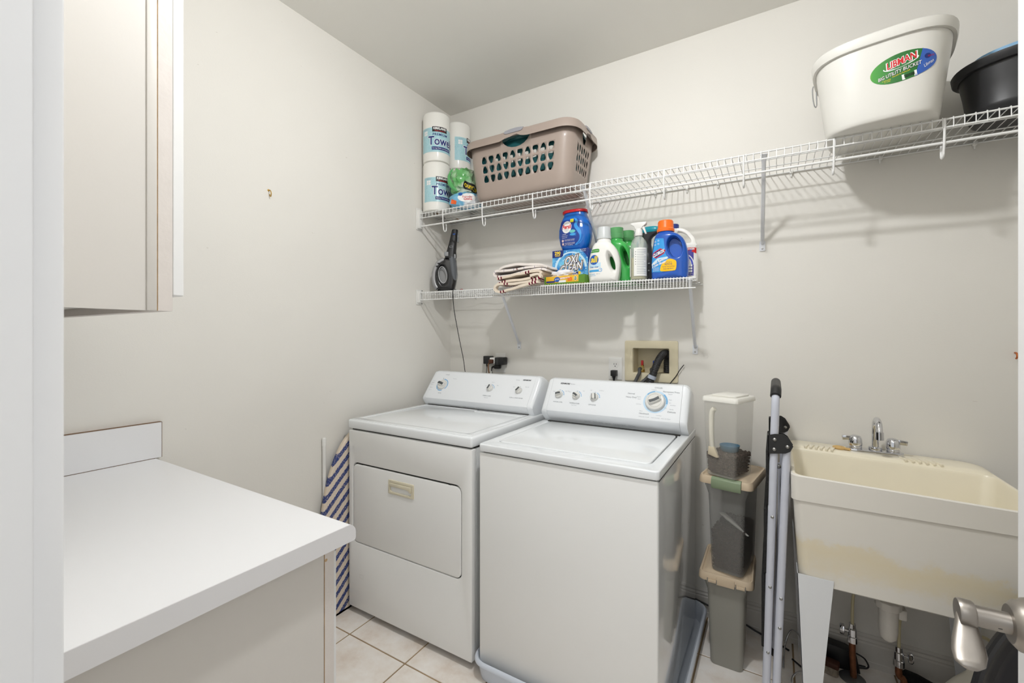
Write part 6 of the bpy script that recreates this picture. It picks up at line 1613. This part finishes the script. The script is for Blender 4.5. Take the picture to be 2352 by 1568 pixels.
MB().rings([sring(-0.030 + 0.022 * i, 0, 0.045 - 0.016 * i, r, r * 0.8, 2.2, 16) for i, r in enumerate((0.013, 0.016, 0.012, 0.007, 0.006))]).build('scoop_body', M_WLID, scp, smooth=60)

b1 = thing('pet_food_bin', 'tall clear dispenser bin with a white lid on top of the stack', 'bin', (-0.157, 1.925, b2[2] + H2 + 0.0105), math.radians(-21), 'stacked pet food bins')
H1 = 0.300
MB().rings([rr_ring(0.052, 0.064, 0.012, 0.004), rr_ring(0.056, 0.068, 0.014, 0.0005), rr_ring(0.0585, 0.070, 0.014, 0.010), rr_ring(0.0660, 0.0775, 0.013, H1)], True, False).build('body', M_CLEARB, b1, smooth=50)
L = [rr_ring(0.0700, 0.0815, 0.013, H1 - 0.010), rr_ring(0.0705, 0.082, 0.013, H1 - 0.006), rr_ring(0.0690, 0.0805, 0.013, H1 + 0.004), rr_ring(0.0655, 0.077, 0.012, H1 + 0.008), rr_ring(0.060, 0.072, 0.011, H1 + 0.008)]
l1 = MB().rings(L, False, True).build('lid', M_WLID, b1, smooth=45)
MB().prism(rrect(-0.046, 0.052, -0.050, 0.066, 0.010, 3), H1 + 0.0078, H1 + 0.015, 'z').build('pour_flap', M_WLID, l1, bevel=0.002, smooth=40)
hp_ = catmull([(-0.020, -0.071, 0.262), (-0.030, -0.071, 0.250), (-0.034, -0.0705, 0.215), (-0.034, -0.0695, 0.16), (-0.033, -0.068, 0.12), (-0.031, -0.067, 0.105)], 5)
MB().tube(hp_, 0.010, 12).build('moulded_grip', mat('milky_plastic', rgb(226, 222, 208), rough=0.3), b1, smooth=60)
MB().prism([(-0.043, 0.112), (-0.022, 0.112), (-0.004, 0.074), (-0.012, 0.072), (-0.046, 0.080)], -0.0775, -0.062, 'y').build('grip_foot', mat('cream_milky', rgb(216, 204, 178), rough=0.35), b1, bevel=0.002, smooth=40)
kl = (-0.157, 1.925, b2[2] + H2 + 0.0105)
kibble('brown kibble in the bottom of the clear dispenser bin', kl, math.radians(-21), 0.057, 0.0685, 0.0605, 0.072, 0.007, 0.088, 8, 1400)
sc2 = thing('scoop', 'blue scoop lying on the kibble in the clear dispenser bin', 'scoop', (kl[0] + 0.004, kl[1] - 0.01, kl[2] + 0.090), math.radians(-21))
MB().rings([sring(0, 0, z, r, r, 2.2, 24) for z, r in ((0.001, 0.026), (0.004, 0.031), (0.026, 0.036), (0.026, 0.034), (0.005, 0.029))]).build('cup', mat('teal_blue_plastic', rgb(44, 122, 158), rough=0.4), sc2, smooth=50)

# ================================================================== folded step ladder
M_LADDER = mat('pale_grey_enamel', rgb(206, 209, 220), rough=0.28, coat=0.3)
M_LBLK = mat('black_resin', rgb(38, 38, 38), rough=0.5)
ld = thing('step_ladder', 'folded pale grey step ladder with black grip beside the utility sink', 'step ladder', (0.0, 1.90, 0), world=True)
YN, YFAR = 1.735, 2.095
def xl(z): return -0.029 + 0.0305 * z / 1.1
def xr(z): return 0.000 + 0.036 * z / 1.0
for y in (YN, YFAR):
    MB().tube([(xl(0.012), y, 0.012), (xl(1.02), y, 1.02)], 0.0125, 16).build('front_rail', M_LADDER, ld, smooth=60)
    MB().tube([(xr(0.012), y, 0.012), (xr(0.95), y, 0.95)], 0.0125, 16).build('rear_leg', M_LADDER, ld, smooth=60)
    for fx in (xl(0), xr(0)):
        MB().lathe([(0.0145, 0.0005), (0.015, 0.004), (0.0145, 0.03), (0.0, 0.031)], 14, (fx, y, 0)).build('rubber_foot', M_LBLK, ld, smooth=40)
    s_ = -1 if y == YN else 1
    pl_ = [(-0.020, 0.915), (0.030, 0.922), (0.044, 0.930), (0.052, 0.948), (0.036, 0.976), (0.022, 0.985), (0.0, 0.984), (-0.020, 0.978)]
    o = MB(); o.prism(pl_, y - 0.0165, y - 0.0135, 'y'); o.prism(pl_, y + 0.0135, y + 0.0165, 'y'); o.box(-0.022, -0.018, y - 0.0165, y + 0.0165, 0.915, 0.978)
    p = o.build('hinge_plate', M_LBLK, ld, smooth=30)
    for x, z in ((-0.001, 0.965), (-0.002, 0.932), (0.036, 0.945)):
        MB().lathe([(0.0, -0.0045), (0.004, -0.0035), (0.0062, 0.0)], 14, (x, y - 0.0165, z), 'y', False, False).build('rivet', M_SCREW, p, smooth=60)
    if y == YN:
        for q in (xl, xr):
            for z in ((0.70, 0.46, 0.235) if q is xl else (0.43, 0.33)):
                MB().lathe([(0.0, -0.0035), (0.003, -0.0028), (0.0052, 0.0)], 12, (q(z) + 0.002, y - 0.0122, z), 'y', False, False).build('rivet', M_SCREW, ld, smooth=60)
hd = catmull([(xl(1.02), YN, 1.01), (xl(1.08), YN + 0.001, 1.075), (0.002, YN + 0.010, 1.108), (0.003, YN + 0.035, 1.127), (0.003, YN + 0.10, 1.130), (0.003, YFAR - 0.10, 1.130), (0.003, YFAR - 0.035, 1.127), (0.002, YFAR - 0.010, 1.108), (xl(1.08), YFAR - 0.001, 1.075), (xl(1.02), YFAR, 1.01)], 6)
MB().tube(hd, 0.0125, 16).build('handle_hoop', M_LADDER, ld, smooth=60)
MB().tube(catmull([(0.002, YN + 0.004, 1.110), (0.003, YN + 0.030, 1.1275), (0.003, YN + 0.08, 1.130), (0.003, 1.92, 1.130), (0.003, YFAR - 0.06, 1.130)], 6), [0.0165] * 25, 16).build('foam_grip', M_LBLK, ld, smooth=60, label='black foam grip')
for z0_, z1_ in ((0.735, 0.925), (0.500, 0.722), (0.245, 0.490)):
    zc = (z0_ + z1_) / 2
    MB().rbox(xl(zc) - 0.021, xl(zc) - 0.011, YN - 0.006, YFAR - 0.02, z0_, z1_, 0.003).build('tread', mat('black_tread', rgb(30, 30, 30), rough=0.8, bump=0.6, bscale=260), ld, smooth=40)
for y in (YN + 0.02,):
    MB().rbox(0.008, 0.014, y, y + 0.004, 0.33, 0.88, 0.001).build('spreader_bar', M_LADDER, ld)
    MB().rbox(0.004, 0.012, y - 0.002, y + 0.010, 0.20, 0.325, 0.002).build('spreader_bar', M_LBLK, ld)
    for z in (0.868, 0.34): MB().lathe([(0.0, -0.006), (0.004, -0.005), (0.0075, -0.003), (0.0075, 0.0)], 12, (0.011, y, z), 'y', False, False).build('rivet', M_SCREW, ld, smooth=60)
for z in (0.5, 0.12): MB().tube([(xr(z), YN, z), (xr(z), YFAR, z)], 0.007, 10).build('rear_crossbar', M_LADDER, ld, smooth=60)

# ================================================================== utility sink
def sink_material():
    m = mat('yellowed_polymer', rgb(232, 222, 196), rough=0.38, coat=0.1)
    nt = m.node_tree; p = nt.nodes['Principled BSDF']
    tc = nt.nodes.new('ShaderNodeTexCoord'); sx = nt.nodes.new('ShaderNodeSeparateXYZ'); nt.links.new(tc.outputs['Object'], sx.inputs[0])
    n = nt.nodes.new('ShaderNodeTexNoise'); n.inputs['Scale'].default_value = 7; n.inputs['Detail'].default_value = 6
    nt.links.new(tc.outputs['Object'], n.inputs['Vector'])
    # an uneven yellow stain running across the lower front
    a = nt.nodes.new('ShaderNodeMath'); a.operation = 'MULTIPLY_ADD'; a.inputs[1].default_value = 0.16; nt.links.new(n.outputs['Fac'], a.inputs[0]); nt.links.new(sx.outputs['Z'], a.inputs[2])
    r = nt.nodes.new('ShaderNodeValToRGB'); cr = r.color_ramp
    cr.elements[0].position = 0.615; cr.elements[0].color = (0, 0, 0, 1); cr.elements[1].position = 0.745; cr.elements[1].color = (0, 0, 0, 1)
    for ps_, c in ((0.655, 0.45), (0.70, 0.62), (0.718, 0.5), (0.728, 0.12)):
        e = cr.elements.new(ps_); e.color = (c, c, c, 1)
    n.inputs['Roughness'].default_value = 0.7
    nt.links.new(a.outputs[0], r.inputs['Fac'])
    mx = nt.nodes.new('ShaderNodeMix'); mx.data_type = 'RGBA'; mx.inputs[6].default_value = rgb(230, 226, 217); mx.inputs[7].default_value = rgb(228, 212, 170)
    nt.links.new(r.outputs['Color'], mx.inputs[0]); nt.links.new(mx.outputs[2], p.inputs['Base Color'])
    return m
M_SINK = sink_material()
M_BASIN = mat('cream_polymer', rgb(246, 238, 216), rough=0.35, coat=0.1, var=0.05, vscale=6)
M_LEG = mat('white_sheet_metal', rgb(226, 228, 230), rough=0.35)
sk = thing('utility_sink', 'yellowed ivory laundry sink on white metal legs at the back wall', 'sink', (0.34, 1.955, 0), world=True)
SX0, SX1, SY0, SY1 = 0.046, 0.640, 1.697, 2.2105
def R4(x0, x1, y0, y1, r, z, tilt=0.0): return [(u, v, z - tilt * (u - SX0)) for u, v in rrect(x0, x1, y0, y1, r, 6)]
ZB, ZR = 0.506, 0.862
TL = 0.030
RC = 0.022
out = [R4(SX0 + 0.03, SX1 - 0.03, SY0 + 0.026, SY1 - 0.02, 0.03, ZB), R4(SX0 + 0.022, SX1 - 0.022, SY0 + 0.018, SY1 - 0.012, 0.034, ZB + 0.006), R4(SX0 + 0.005, SX1 - 0.005, SY0 + 0.004, SY1 - 0.004, 0.024, 0.780), R4(SX0, SX1, SY0, SY1, 0.022, 0.780), R4(SX0, SX1, SY0, SY1, 0.022, 0.784), R4(SX0 - 0.001, SX1 + 0.001, SY0 - 0.001, SY1, 0.022, ZR - 0.003, TL), R4(SX0 + 0.001, SX1 - 0.001, SY0 + 0.001, SY1, 0.022, ZR - 0.0008, TL), R4(SX0 + 0.004, SX1 - 0.004, SY0 + 0.004, SY1, 0.030, ZR, TL)]
MB().rings(out, True, False).build('tub_shell', M_SINK, sk, smooth=40)
YL = 2.088       # front of the back ledge
inn = [R4(SX0 + 0.004, SX1 - 0.004, SY0 + 0.004, SY1, 0.030, ZR, TL), R4(SX0 + 0.011, SX1 - 0.011, SY0 + 0.010, YL, 0.030, ZR - 0.001, TL), R4(SX0 + 0.014, SX1 - 0.014, SY0 + 0.013, YL - 0.004, 0.034, ZR - 0.010, TL), R4(SX0 + 0.030, SX1 - 0.030, SY0 + 0.030, YL - 0.020, 0.05, ZB + 0.05), R4(SX0 + 0.05, SX1 - 0.05, SY0 + 0.05, YL - 0.04, 0.05, ZB + 0.024)]
basin = MB().rings(inn, False, True).build('basin', M_BASIN, sk, smooth=45)
# raised back ledge
lg = [R4(SX0 + 0.003, SX1 - 0.003, YL + 0.002, SY1, 0.028, ZR - 0.002, TL), R4(SX0 + 0.006, SX1 - 0.010, YL + 0.006, SY1, 0.030, ZR + 0.006, TL), R4(SX0 + 0.012, SX1 - 0.026, YL + 0.012, SY1, 0.034, ZR + 0.010, TL), R4(SX0 + 0.020, SX1 - 0.040, YL + 0.020, SY1 - 0.001, 0.030, ZR + 0.0112, TL)]
MB().rings(lg, False, True).build('back_ledge', M_BASIN, sk, smooth=60)
rb0 = None
for x in [0.105 + 0.017 * i for i in range(6)] + [0.408 + 0.019 * i for i in range(6)]:
    if rb0 is None:
        rb0 = MB().rbox(-0.0045, 0.0045, -0.004, 0.042, -0.006, 0.0045, 0.0018).build('drain_rib', M_BASIN, sk, smooth=40)
    else:
        rb = rb0.copy(); rb.name = 'drain_rib'; COL.objects.link(rb); rb0_ = rb
    q = rb0 if x < 0.106 else rb0_
    q.location = Vector((x, YL + 0.008, ZR + 0.0118 - TL * (x - SX0))) - sk.location
    q.rotation_euler = (0, 0, math.radians(18 if x > 0.3 else -14))
    if q is rb0:      # its mesh was shifted into thing space by build(); undo so copies share it
        rb0.data.transform(Matrix.Translation(sk.location))
# legs: folded sheet, tapering to the floor
def leg(x0, sx, y0, sy):
    m = MB()
    def bar(xa0, xa1, xb0, xb1, ya, yb):
        m.add([(xa0, ya, ZB + 0.03), (xa1, ya, ZB + 0.03), (xa1, yb, ZB + 0.03), (xa0, yb, ZB + 0.03), (xb0, ya, 0.001), (xb1, ya, 0.001), (xb1, yb, 0.001), (xb0, yb, 0.001)], [(0, 1, 2, 3), (7, 6, 5, 4), (0, 4, 5, 1), (1, 5, 6, 2), (2, 6, 7, 3), (3, 7, 4, 0)])
    bar(x0, x0 + sx * 0.098, x0 + sx * 0.022, x0 + sx * 0.052, y0, y0 + sy * 0.0018)
    m.add([(x0, y0, ZB + 0.03), (x0, y0 + sy * 0.080, ZB + 0.03), (x0 + sx * 0.022, y0 + sy * 0.034, 0.001), (x0 + sx * 0.022, y0, 0.001), (x0 + sx * 0.0018, y0, ZB + 0.03), (x0 + sx * 0.0018, y0 + sy * 0.080, ZB + 0.03), (x0 + sx * 0.0238, y0 + sy * 0.034, 0.001), (x0 + sx * 0.0238, y0, 0.001)], [(0, 1, 2, 3), (7, 6, 5, 4), (0, 4, 5, 1), (1, 5, 6, 2), (2, 6, 7, 3), (3, 7, 4, 0)])
    m.build('leg', M_LEG, sk)
# the tub bottom sits inside the leg brackets
leg(SX0 + 0.0165, 1, SY0 + 0.0135, 1); leg(SX1 - 0.0165, -1, SY0 + 0.0135, 1)
leg(SX0 + 0.0165, 1, SY1 - 0.0085, -1); leg(SX1 - 0.0165, -1, SY1 - 0.0085, -1)
# faucet
fx, fy, fz = 0.325, 2.150, ZR + 0.0112 - TL * (0.325 - SX0)
fc = MB(); base = [(fx + u, fy + v) for u, v in smooth_poly([(-0.088, 0), (-0.078, -0.020), (-0.05, -0.025), (0.05, -0.025), (0.078, -0.020), (0.088, 0), (0.078, 0.020), (0.05, 0.024), (-0.05, 0.024), (-0.078, 0.020)], 3)]
fau = MB().prism(base, fz - 0.004, fz + 0.013, 'z').build('faucet', M_CHROME, sk, bevel=0.004, seg=3, smooth=50, label='chrome two-handle faucet')
for s_ in (-1, 1):
    hx = fx + s_ * 0.056
    hpr = [(0.019, 0.013), (0.021, 0.016), (0.0205, 0.021), (0.0195, 0.022), (0.0215, 0.024), (0.0222, 0.034), (0.0205, 0.050), (0.016, 0.060), (0.008, 0.0635), (0, 0.064)]
    rg = []
    for r, z in hpr:
        rg.append([(hx + r * (1 - (0.04 if (q % 4 < 2 and 0.03 < z < 0.056) else 0)) * math.cos(2 * PI * q / 40), fy + r * (1 - (0.04 if (q % 4 < 2 and 0.03 < z < 0.056) else 0)) * math.sin(2 * PI * q / 40), fz + z) for q in range(40)])
    MB().rings(rg).build('faucet_handle', M_CHROME, fau, smooth=45)
    MB().prism([(hx + s_ * 0.014, fz + 0.042), (hx + s_ * 0.041, fz + 0.040), (hx + s_ * 0.043, fz + 0.058), (hx + s_ * 0.014, fz + 0.060)], fy - 0.006, fy + 0.006, 'y').build('handle_blade', M_CHROME, fau, bevel=0.002, smooth=40)
MB().lathe([(0.0, 0.012), (0.0205, 0.013), (0.022, 0.018), (0.0205, 0.024), (0.015, 0.026), (0, 0.026)], 28, (fx + 0.004, fy, fz)).build('spout_collar', M_CHROME, fau, smooth=45)
sp_ = catmull([(fx + 0.004, fy, fz + 0.02), (fx + 0.004, fy, fz + 0.075), (fx + 0.004, fy - 0.006, fz + 0.112), (fx + 0.004, fy - 0.030, fz + 0.133), (fx + 0.004, fy - 0.062, fz + 0.126), (fx + 0.004, fy - 0.078, fz + 0.102), (fx + 0.004, fy - 0.082, fz + 0.078)], 7)
MB().tube(sp_, 0.0105, 18).build('spout', M_CHROME, fau, smooth=60)
MB().tube([sp_[-1] + Vector((0, 0.0008, 0.018)), sp_[-1] + Vector((0, 0, -0.010))], 0.0128, 20).build('aerator', M_CHROME, fau, smooth=40)
text('delta', 0.007, mat('engraving', rgb(120, 116, 106), rough=0.5), fau, lambda u, v: (fx + u + 0.01, fy - 0.0257, fz + 0.006 + v))

# drain trap
M_PVC = mat('white_pvc', rgb(226, 222, 214), rough=0.4, var=0.08, vscale=30)
tr = thing('drain_trap', 'white plastic bottle trap hanging under the sink', 'drain trap', (0.335, 1.960, 0.27), world=True)
MB().lathe([(0.0, 0.262), (0.012, 0.264), (0.023, 0.276), (0.0265, 0.300), (0.0275, 0.378), (0, 0.378)], 24, (0.335, 1.960, 0)).build('trap_body', M_PVC, tr, smooth=40)
rg = []
for r, z in ((0.033, 0.376), (0.0365, 0.380), (0.0365, 0.402), (0.030, 0.406)): rg.append([(0.335 + r * (1 - (0.08 if q % 3 == 0 else 0)) * math.cos(2 * PI * q / 30), 1.960 + r * (1 - (0.08 if q % 3 == 0 else 0)) * math.sin(2 * PI * q / 30), z) for q in range(30)])
MB().rings(rg).build('slip_nut', M_PVC, tr, smooth=40)
MB().tube([(0.335, 1.960, 0.40), (0.335, 1.960, 0.528)], 0.020, 18).build('tailpiece', M_PVC, tr, smooth=60)
MB().tube([(0.350, 1.965, 0.362), (0.374, 2.02, 0.362), (0.382, 2.19, 0.360)], 0.017, 16).build('outlet_arm', M_PVC, tr, smooth=60)
MB().rbox(0.362, 0.384, 1.955, 1.985, 0.346, 0.380, 0.003).build('arm_nut', M_PVC, tr, smooth=40)

# water supplies
M_COPPER = mat('old_copper', rgb(140, 92, 64), rough=0.45, metal=0.7, var=0.35, vscale=40)
M_TUBE = mat('cream_supply_tube', rgb(206, 196, 160), rough=0.4)
M_GALV = mat('dull_steel', rgb(132, 134, 136), rough=0.4, metal=0.8)
def supply(label, x, y, ztop, side, lean):
    t = thing('supply_valve', label, 'valve', (x, y, 0), group='sink supply valves')
    MB().rings([sring(0.004, 0, z, r, r, 2, 28) for z, r in ((0.0005, 0.042), (0.003, 0.042), (0.007, 0.034), (0.010, 0.020))]).build('escutcheon', M_GALV, t, smooth=50)
    MB().tube(catmull([(0.008, 0, 0.004), (0.005, 0, ztop * 0.5), (lean, 0, ztop - 0.045), (lean, 0, ztop)], 4), 0.0105, 14).build('copper_pipe', M_COPPER, t, smooth=60)
    v = MB().lathe([(0.0, ztop - 0.010), (0.0165, ztop - 0.010), (0.0165, ztop + 0.012), (0.0145, ztop + 0.014), (0.0145, ztop + 0.040), (0.011, ztop + 0.043), (0.011, ztop + 0.060), (0.0, ztop + 0.060)], 12, (lean, 0, 0)).build('valve_body', M_CHROME, t, smooth=30)
    MB().tube([(lean + side * 0.012, 0, ztop + 0.028), (lean + side * 0.030, 0, ztop + 0.030)], 0.006, 12).build('stem', M_CHROME, v, smooth=60)
    MB().rings([[(lean + side * d, 0.014 * k * math.cos(a), ztop + 0.030 + 0.020 * k * math.sin(a)) for a in [2 * PI * q / 20 for q in range(20)]] for d, k in ((0.024, 0.8), (0.026, 1.0), (0.036, 1.0), (0.039, 0.85))]).build('oval_handle', M_CHROME, v, smooth=50)
    MB().tube(catmull([(lean, 0, ztop + 0.055), (lean + 0.002, -0.002, ztop + 0.16), (lean + 0.02, 0.004, ztop + 0.30), (lean + 0.015, 0.02, 0.54)], 5), 0.0052, 10).build('supply_tube', M_TUBE, t, smooth=60)
supply('chrome shut-off valve with handle to the left, on the left copper pipe under the sink', 0.250, 2.105, 0.152, -1, 0.004)
supply('chrome shut-off valve with handle to the right, on the right copper pipe under the sink', 0.398, 2.105, 0.113, 1, -0.008)

tn = thing('faucet_wrench', 'small tan ring-shaped tool lying on the sink ledge left of the faucet', 'tool', (0.226, 2.138, ZR + 0.0112 - TL * 0.18), math.radians(-20))
M_TAN = mat('tan_plastic', rgb(214, 178, 116), rough=0.5)
MB().tube([(-0.010 + 0.016 * math.cos(a), 0.013 * math.sin(a), 0.006) for a in [2 * PI * q / 20 for q in range(20)]], 0.0055, 10, closed=True).build('ring', M_TAN, tn, smooth=60)
MB().rbox(0.002, 0.028, -0.006, 0.006, 0.001, 0.010, 0.003).build('tab', M_TAN, tn, smooth=40)

# ================================================================== odds and ends under the sink
bx_ = thing('dustpan', 'black angular dustpan leaning behind the left pipe under the sink', 'dustpan', (0.212, 2.168, 0.0), math.radians(2))
MB().prism([(-0.072, 0.001), (0.072, 0.001), (0.060, 0.066), (0.030, 0.080), (-0.075, 0.092)], -0.026, 0.024, 'y').build('pan', M_BLACK, bx_, bevel=0.003, smooth=40)
MB().tube(catmull([(0.060, -0.01, 0.07), (0.085, -0.012, 0.06), (0.098, -0.012, 0.035), (0.088, -0.012, 0.022), (0.062, -0.01, 0.022)], 5), 0.003, 8).build('hanging_loop', M_BLACK, bx_, smooth=60)
MB().tube([(0.060, -0.01, 0.020), (0.090, -0.012, 0.026)], [0.008, 0.0055], 10).build('grip', M_BLACK, bx_, smooth=50)
bh = thing('scrub_brush', 'worn brown and grey scrub brush on the floor behind the sink leg', 'brush', (0.172, 2.105, 0.0), math.radians(-14))
MB().rbox(-0.042, 0.042, -0.018, 0.018, 0.026, 0.048, 0.005).build('wooden_back', mat('dark_brown_wood', rgb(84, 46, 32), rough=0.6, var=0.4, vscale=40), bh, smooth=40)
MB().rings([rr_ring(0.040, 0.022, 0.008, 0.001), rr_ring(0.036, 0.016, 0.006, 0.027)]).build('bristles', mat('grey_bristle', rgb(168, 156, 140), rough=0.95, bump=1.0, bscale=300, var=0.3, vscale=90), bh, smooth=40)
cb_ = MB().tube(catmull([(0.06, 2.10, 0.004), (0.14, 2.02, 0.004), (0.20, 1.985, 0.004), (0.27, 1.985, 0.004), (0.34, 1.975, 0.004), (0.40, 1.92, 0.004), (0.5, 1.80, 0.004)], 7), 0.0032, 8).build('cable', M_BLACK, smooth=60)
tag(cb_, 'black power cord snaking over the floor under the sink', 'cord')
cb_ = MB().tube(catmull([(-0.33, 2.206, 0.075), (-0.24, 2.204, 0.056), (-0.14, 2.203, 0.035), (-0.07, 2.200, 0.012), (-0.01, 2.185, 0.005), (0.05, 2.15, 0.004)], 7), 0.0038, 8).build('cable', M_BLACK, smooth=60)
tag(cb_, 'black power cord running along the baseboard behind the bins', 'cord')
lp = thing('bent_wire', 'bent chrome wire frame on the floor between ladder and sink leg', 'wire', (0.055, 2.03, 0), world=True)
MB().tube(catmull([(0.028, 2.02, 0.006), (0.036, 2.14, 0.03), (0.058, 2.16, 0.085), (0.086, 2.12, 0.095), (0.100, 2.04, 0.070), (0.102, 1.98, 0.030), (0.090, 1.95, 0.006)], 6), 0.0035, 8).build('upper_bow', M_CHROME, lp, smooth=60)
MB().tube(catmull([(0.100, 1.995, 0.040), (0.072, 1.975, 0.036), (0.056, 1.955, 0.022), (0.060, 1.935, 0.008), (0.098, 1.925, 0.005)], 6), 0.0035, 8).build('lower_bow', M_CHROME, lp, smooth=60)
br = thing('brush', 'black bristled brush lying on the floor under the sink', 'brush', (0.500, 2.120, 0.0), math.radians(-35))
MB().rings([sring(x_, 0, 0, 0.001, 0.001, 2, 4) for x_ in (0,)] * 0 or [[(-0.11 + 0.22 * t, r * math.cos(a), 0.032 + r * math.sin(a)) for a in [2 * PI * q / 14 for q in range(14)]] for t, r in ((0, 0.008), (0.05, 0.022), (0.2, 0.028), (0.8, 0.028), (1, 0.020))]).build('bristles', mat('black_bristle', rgb(20, 20, 21), rough=0.85, bump=1.0, bscale=260), br, smooth=60)
MB().tube([(0.10, 0, 0.032), (0.24, 0, 0.020)], [0.010, 0.012], 12).build('handle', M_BLACK, br, smooth=50)
jg = thing('sprayer_jug', 'off-white pump sprayer jug with red nozzle under the sink', 'sprayer', (0.508, 1.862, 0.0), math.radians(20))
jg.scale = (1, 1, 1.28)
M_JUG = mat('offwhite_jug', rgb(222, 218, 204), rough=0.4)
MB().rings([sring(ox_, 0, z, rx, ry, 3.0, 36) for z, rx, ry, ox_ in ((0.001, 0.070, 0.050, 0), (0.008, 0.078, 0.056, 0), (0.10, 0.078, 0.056, 0), (0.150, 0.074, 0.054, 0), (0.190, 0.050, 0.042, 0.018), (0.215, 0.030, 0.030, 0.030), (0.232, 0.024, 0.024, 0.032))]).build('tank', M_JUG, jg, smooth=50)
arcp = catmull([(-0.055, -0.053, 0.145), (-0.01, -0.055, 0.165), (0.03, -0.050, 0.172), (0.045, -0.040, 0.20)], 5)
MB().tube(arcp, 0.0022, 6).build('seam', mat('jug_seam', rgb(190, 184, 168), rough=0.5), jg, smooth=60)
M_REDN = mat('red_nozzle', rgb(176, 24, 36), rough=0.3)
MB().rings([sring(0.034, 0, z, r, r * 0.9, 3, 20) for z, r in ((0.232, 0.022), (0.262, 0.020), (0.272, 0.014))]).build('red_collar', M_REDN, jg, smooth=40)
MB().rbox(0.010, 0.030, -0.010, 0.010, 0.268, 0.305, 0.004).build('red_nozzle', M_REDN, jg, smooth=40)
MB().tube(catmull([(0.015, 0, 0.30), (0.035, 0, 0.312), (0.065, 0, 0.295), (0.085, 0, 0.25), (0.095, 0, 0.20)], 6), 0.004, 10).build('hose', M_TUBE, jg, smooth=60)
RTC = Vector((0.705, 1.706, 0.3325))
rt = thing('round_tray', 'large round black rimmed tray standing upright at the lower right corner', 'tray', (RTC.x, RTC.y, 0.0))
nv = Vector((-math.sin(YAW), math.cos(YAW), 0)); uu = Vector((math.cos(YAW), math.sin(YAW), 0)); LEAN = 0.05
ww = (Vector((0, 0, 1)) * math.cos(LEAN) + nv * math.sin(LEAN)); nv = nv * math.cos(LEAN) - Vector((0, 0, 1)) * math.sin(LEAN)
cc = Vector((0, 0, RTC.z))
def disc(r, d, n=64): return [cc + (uu * math.cos(2 * PI * q / n) + ww * math.sin(2 * PI * q / n)) * r + nv * d for q in range(n)]
MB().rings([disc(0.326, 0.0), disc(0.331, 0.004), disc(0.329, 0.012), disc(0.318, 0.014), disc(0.285, 0.030), disc(0.0005, 0.030)], False, True).build('back_shell', M_TUB, rt, smooth=40)
MB().rings([disc(0.326, 0.0), disc(0.320, -0.004), disc(0.305, -0.002), disc(0.300, 0.003)], False, False).build('rim', mat('black_rim', rgb(62, 62, 64), rough=0.35), rt, smooth=40)
MB().rings([disc(0.300, 0.003), disc(0.278, 0.012), disc(0.268, 0.016)], False, False).build('wall', mat('dark_grey_wall', rgb(50, 50, 56), rough=0.35), rt, smooth=50)
MB().rings([disc(0.268, 0.016), disc(0.24, 0.024), disc(0.0005, 0.024)], False, True).build('inside', mat('navy_black', rgb(30, 31, 44), rough=0.3), rt, smooth=50)
rd = MB().tube([(0.585, 1.93, 0.008), (0.660, 1.86, 0.42)], 0.0065, 10).build('chrome_rod', M_CHROME, smooth=60)
tag(rd, 'thin chrome rod leaning behind the black tub', 'rod')

# ================================================================== small things on the walls
hk = thing('cup_hook', 'small brass cup hook in the left wall', 'hook', (XL, 1.031, 1.908))
MB().tube(catmull([(0.0, 0, 0.014), (0.012, 0, 0.012), (0.018, 0.001, 0.0), (0.014, 0.002, -0.012), (0.006, 0.003, -0.010), (0.004, 0.003, -0.002)], 5), 0.0019, 8).build('hook_wire', M_BRASS, hk, smooth=60)
MB().lathe([(0.0, 0.002), (0.004, 0.0015), (0.005, 0.0)], 12, (0, 0, 0.014), 'x', False, False).build('flange', M_BRASS, hk, smooth=60)
wn = thing('wall_hook', 'small coppery hook on the back wall above the sink', 'hook', (0.722, YB, 1.248))
MB().tube(catmull([(0.0, -0.001, 0.008), (0.0, -0.014, 0.006), (0.0, -0.018, -0.006), (0.0, -0.010, -0.012)], 4), 0.003, 8).build('hook_wire', mat('copper_hook', rgb(190, 108, 60), rough=0.4, metal=0.6), wn, smooth=60)
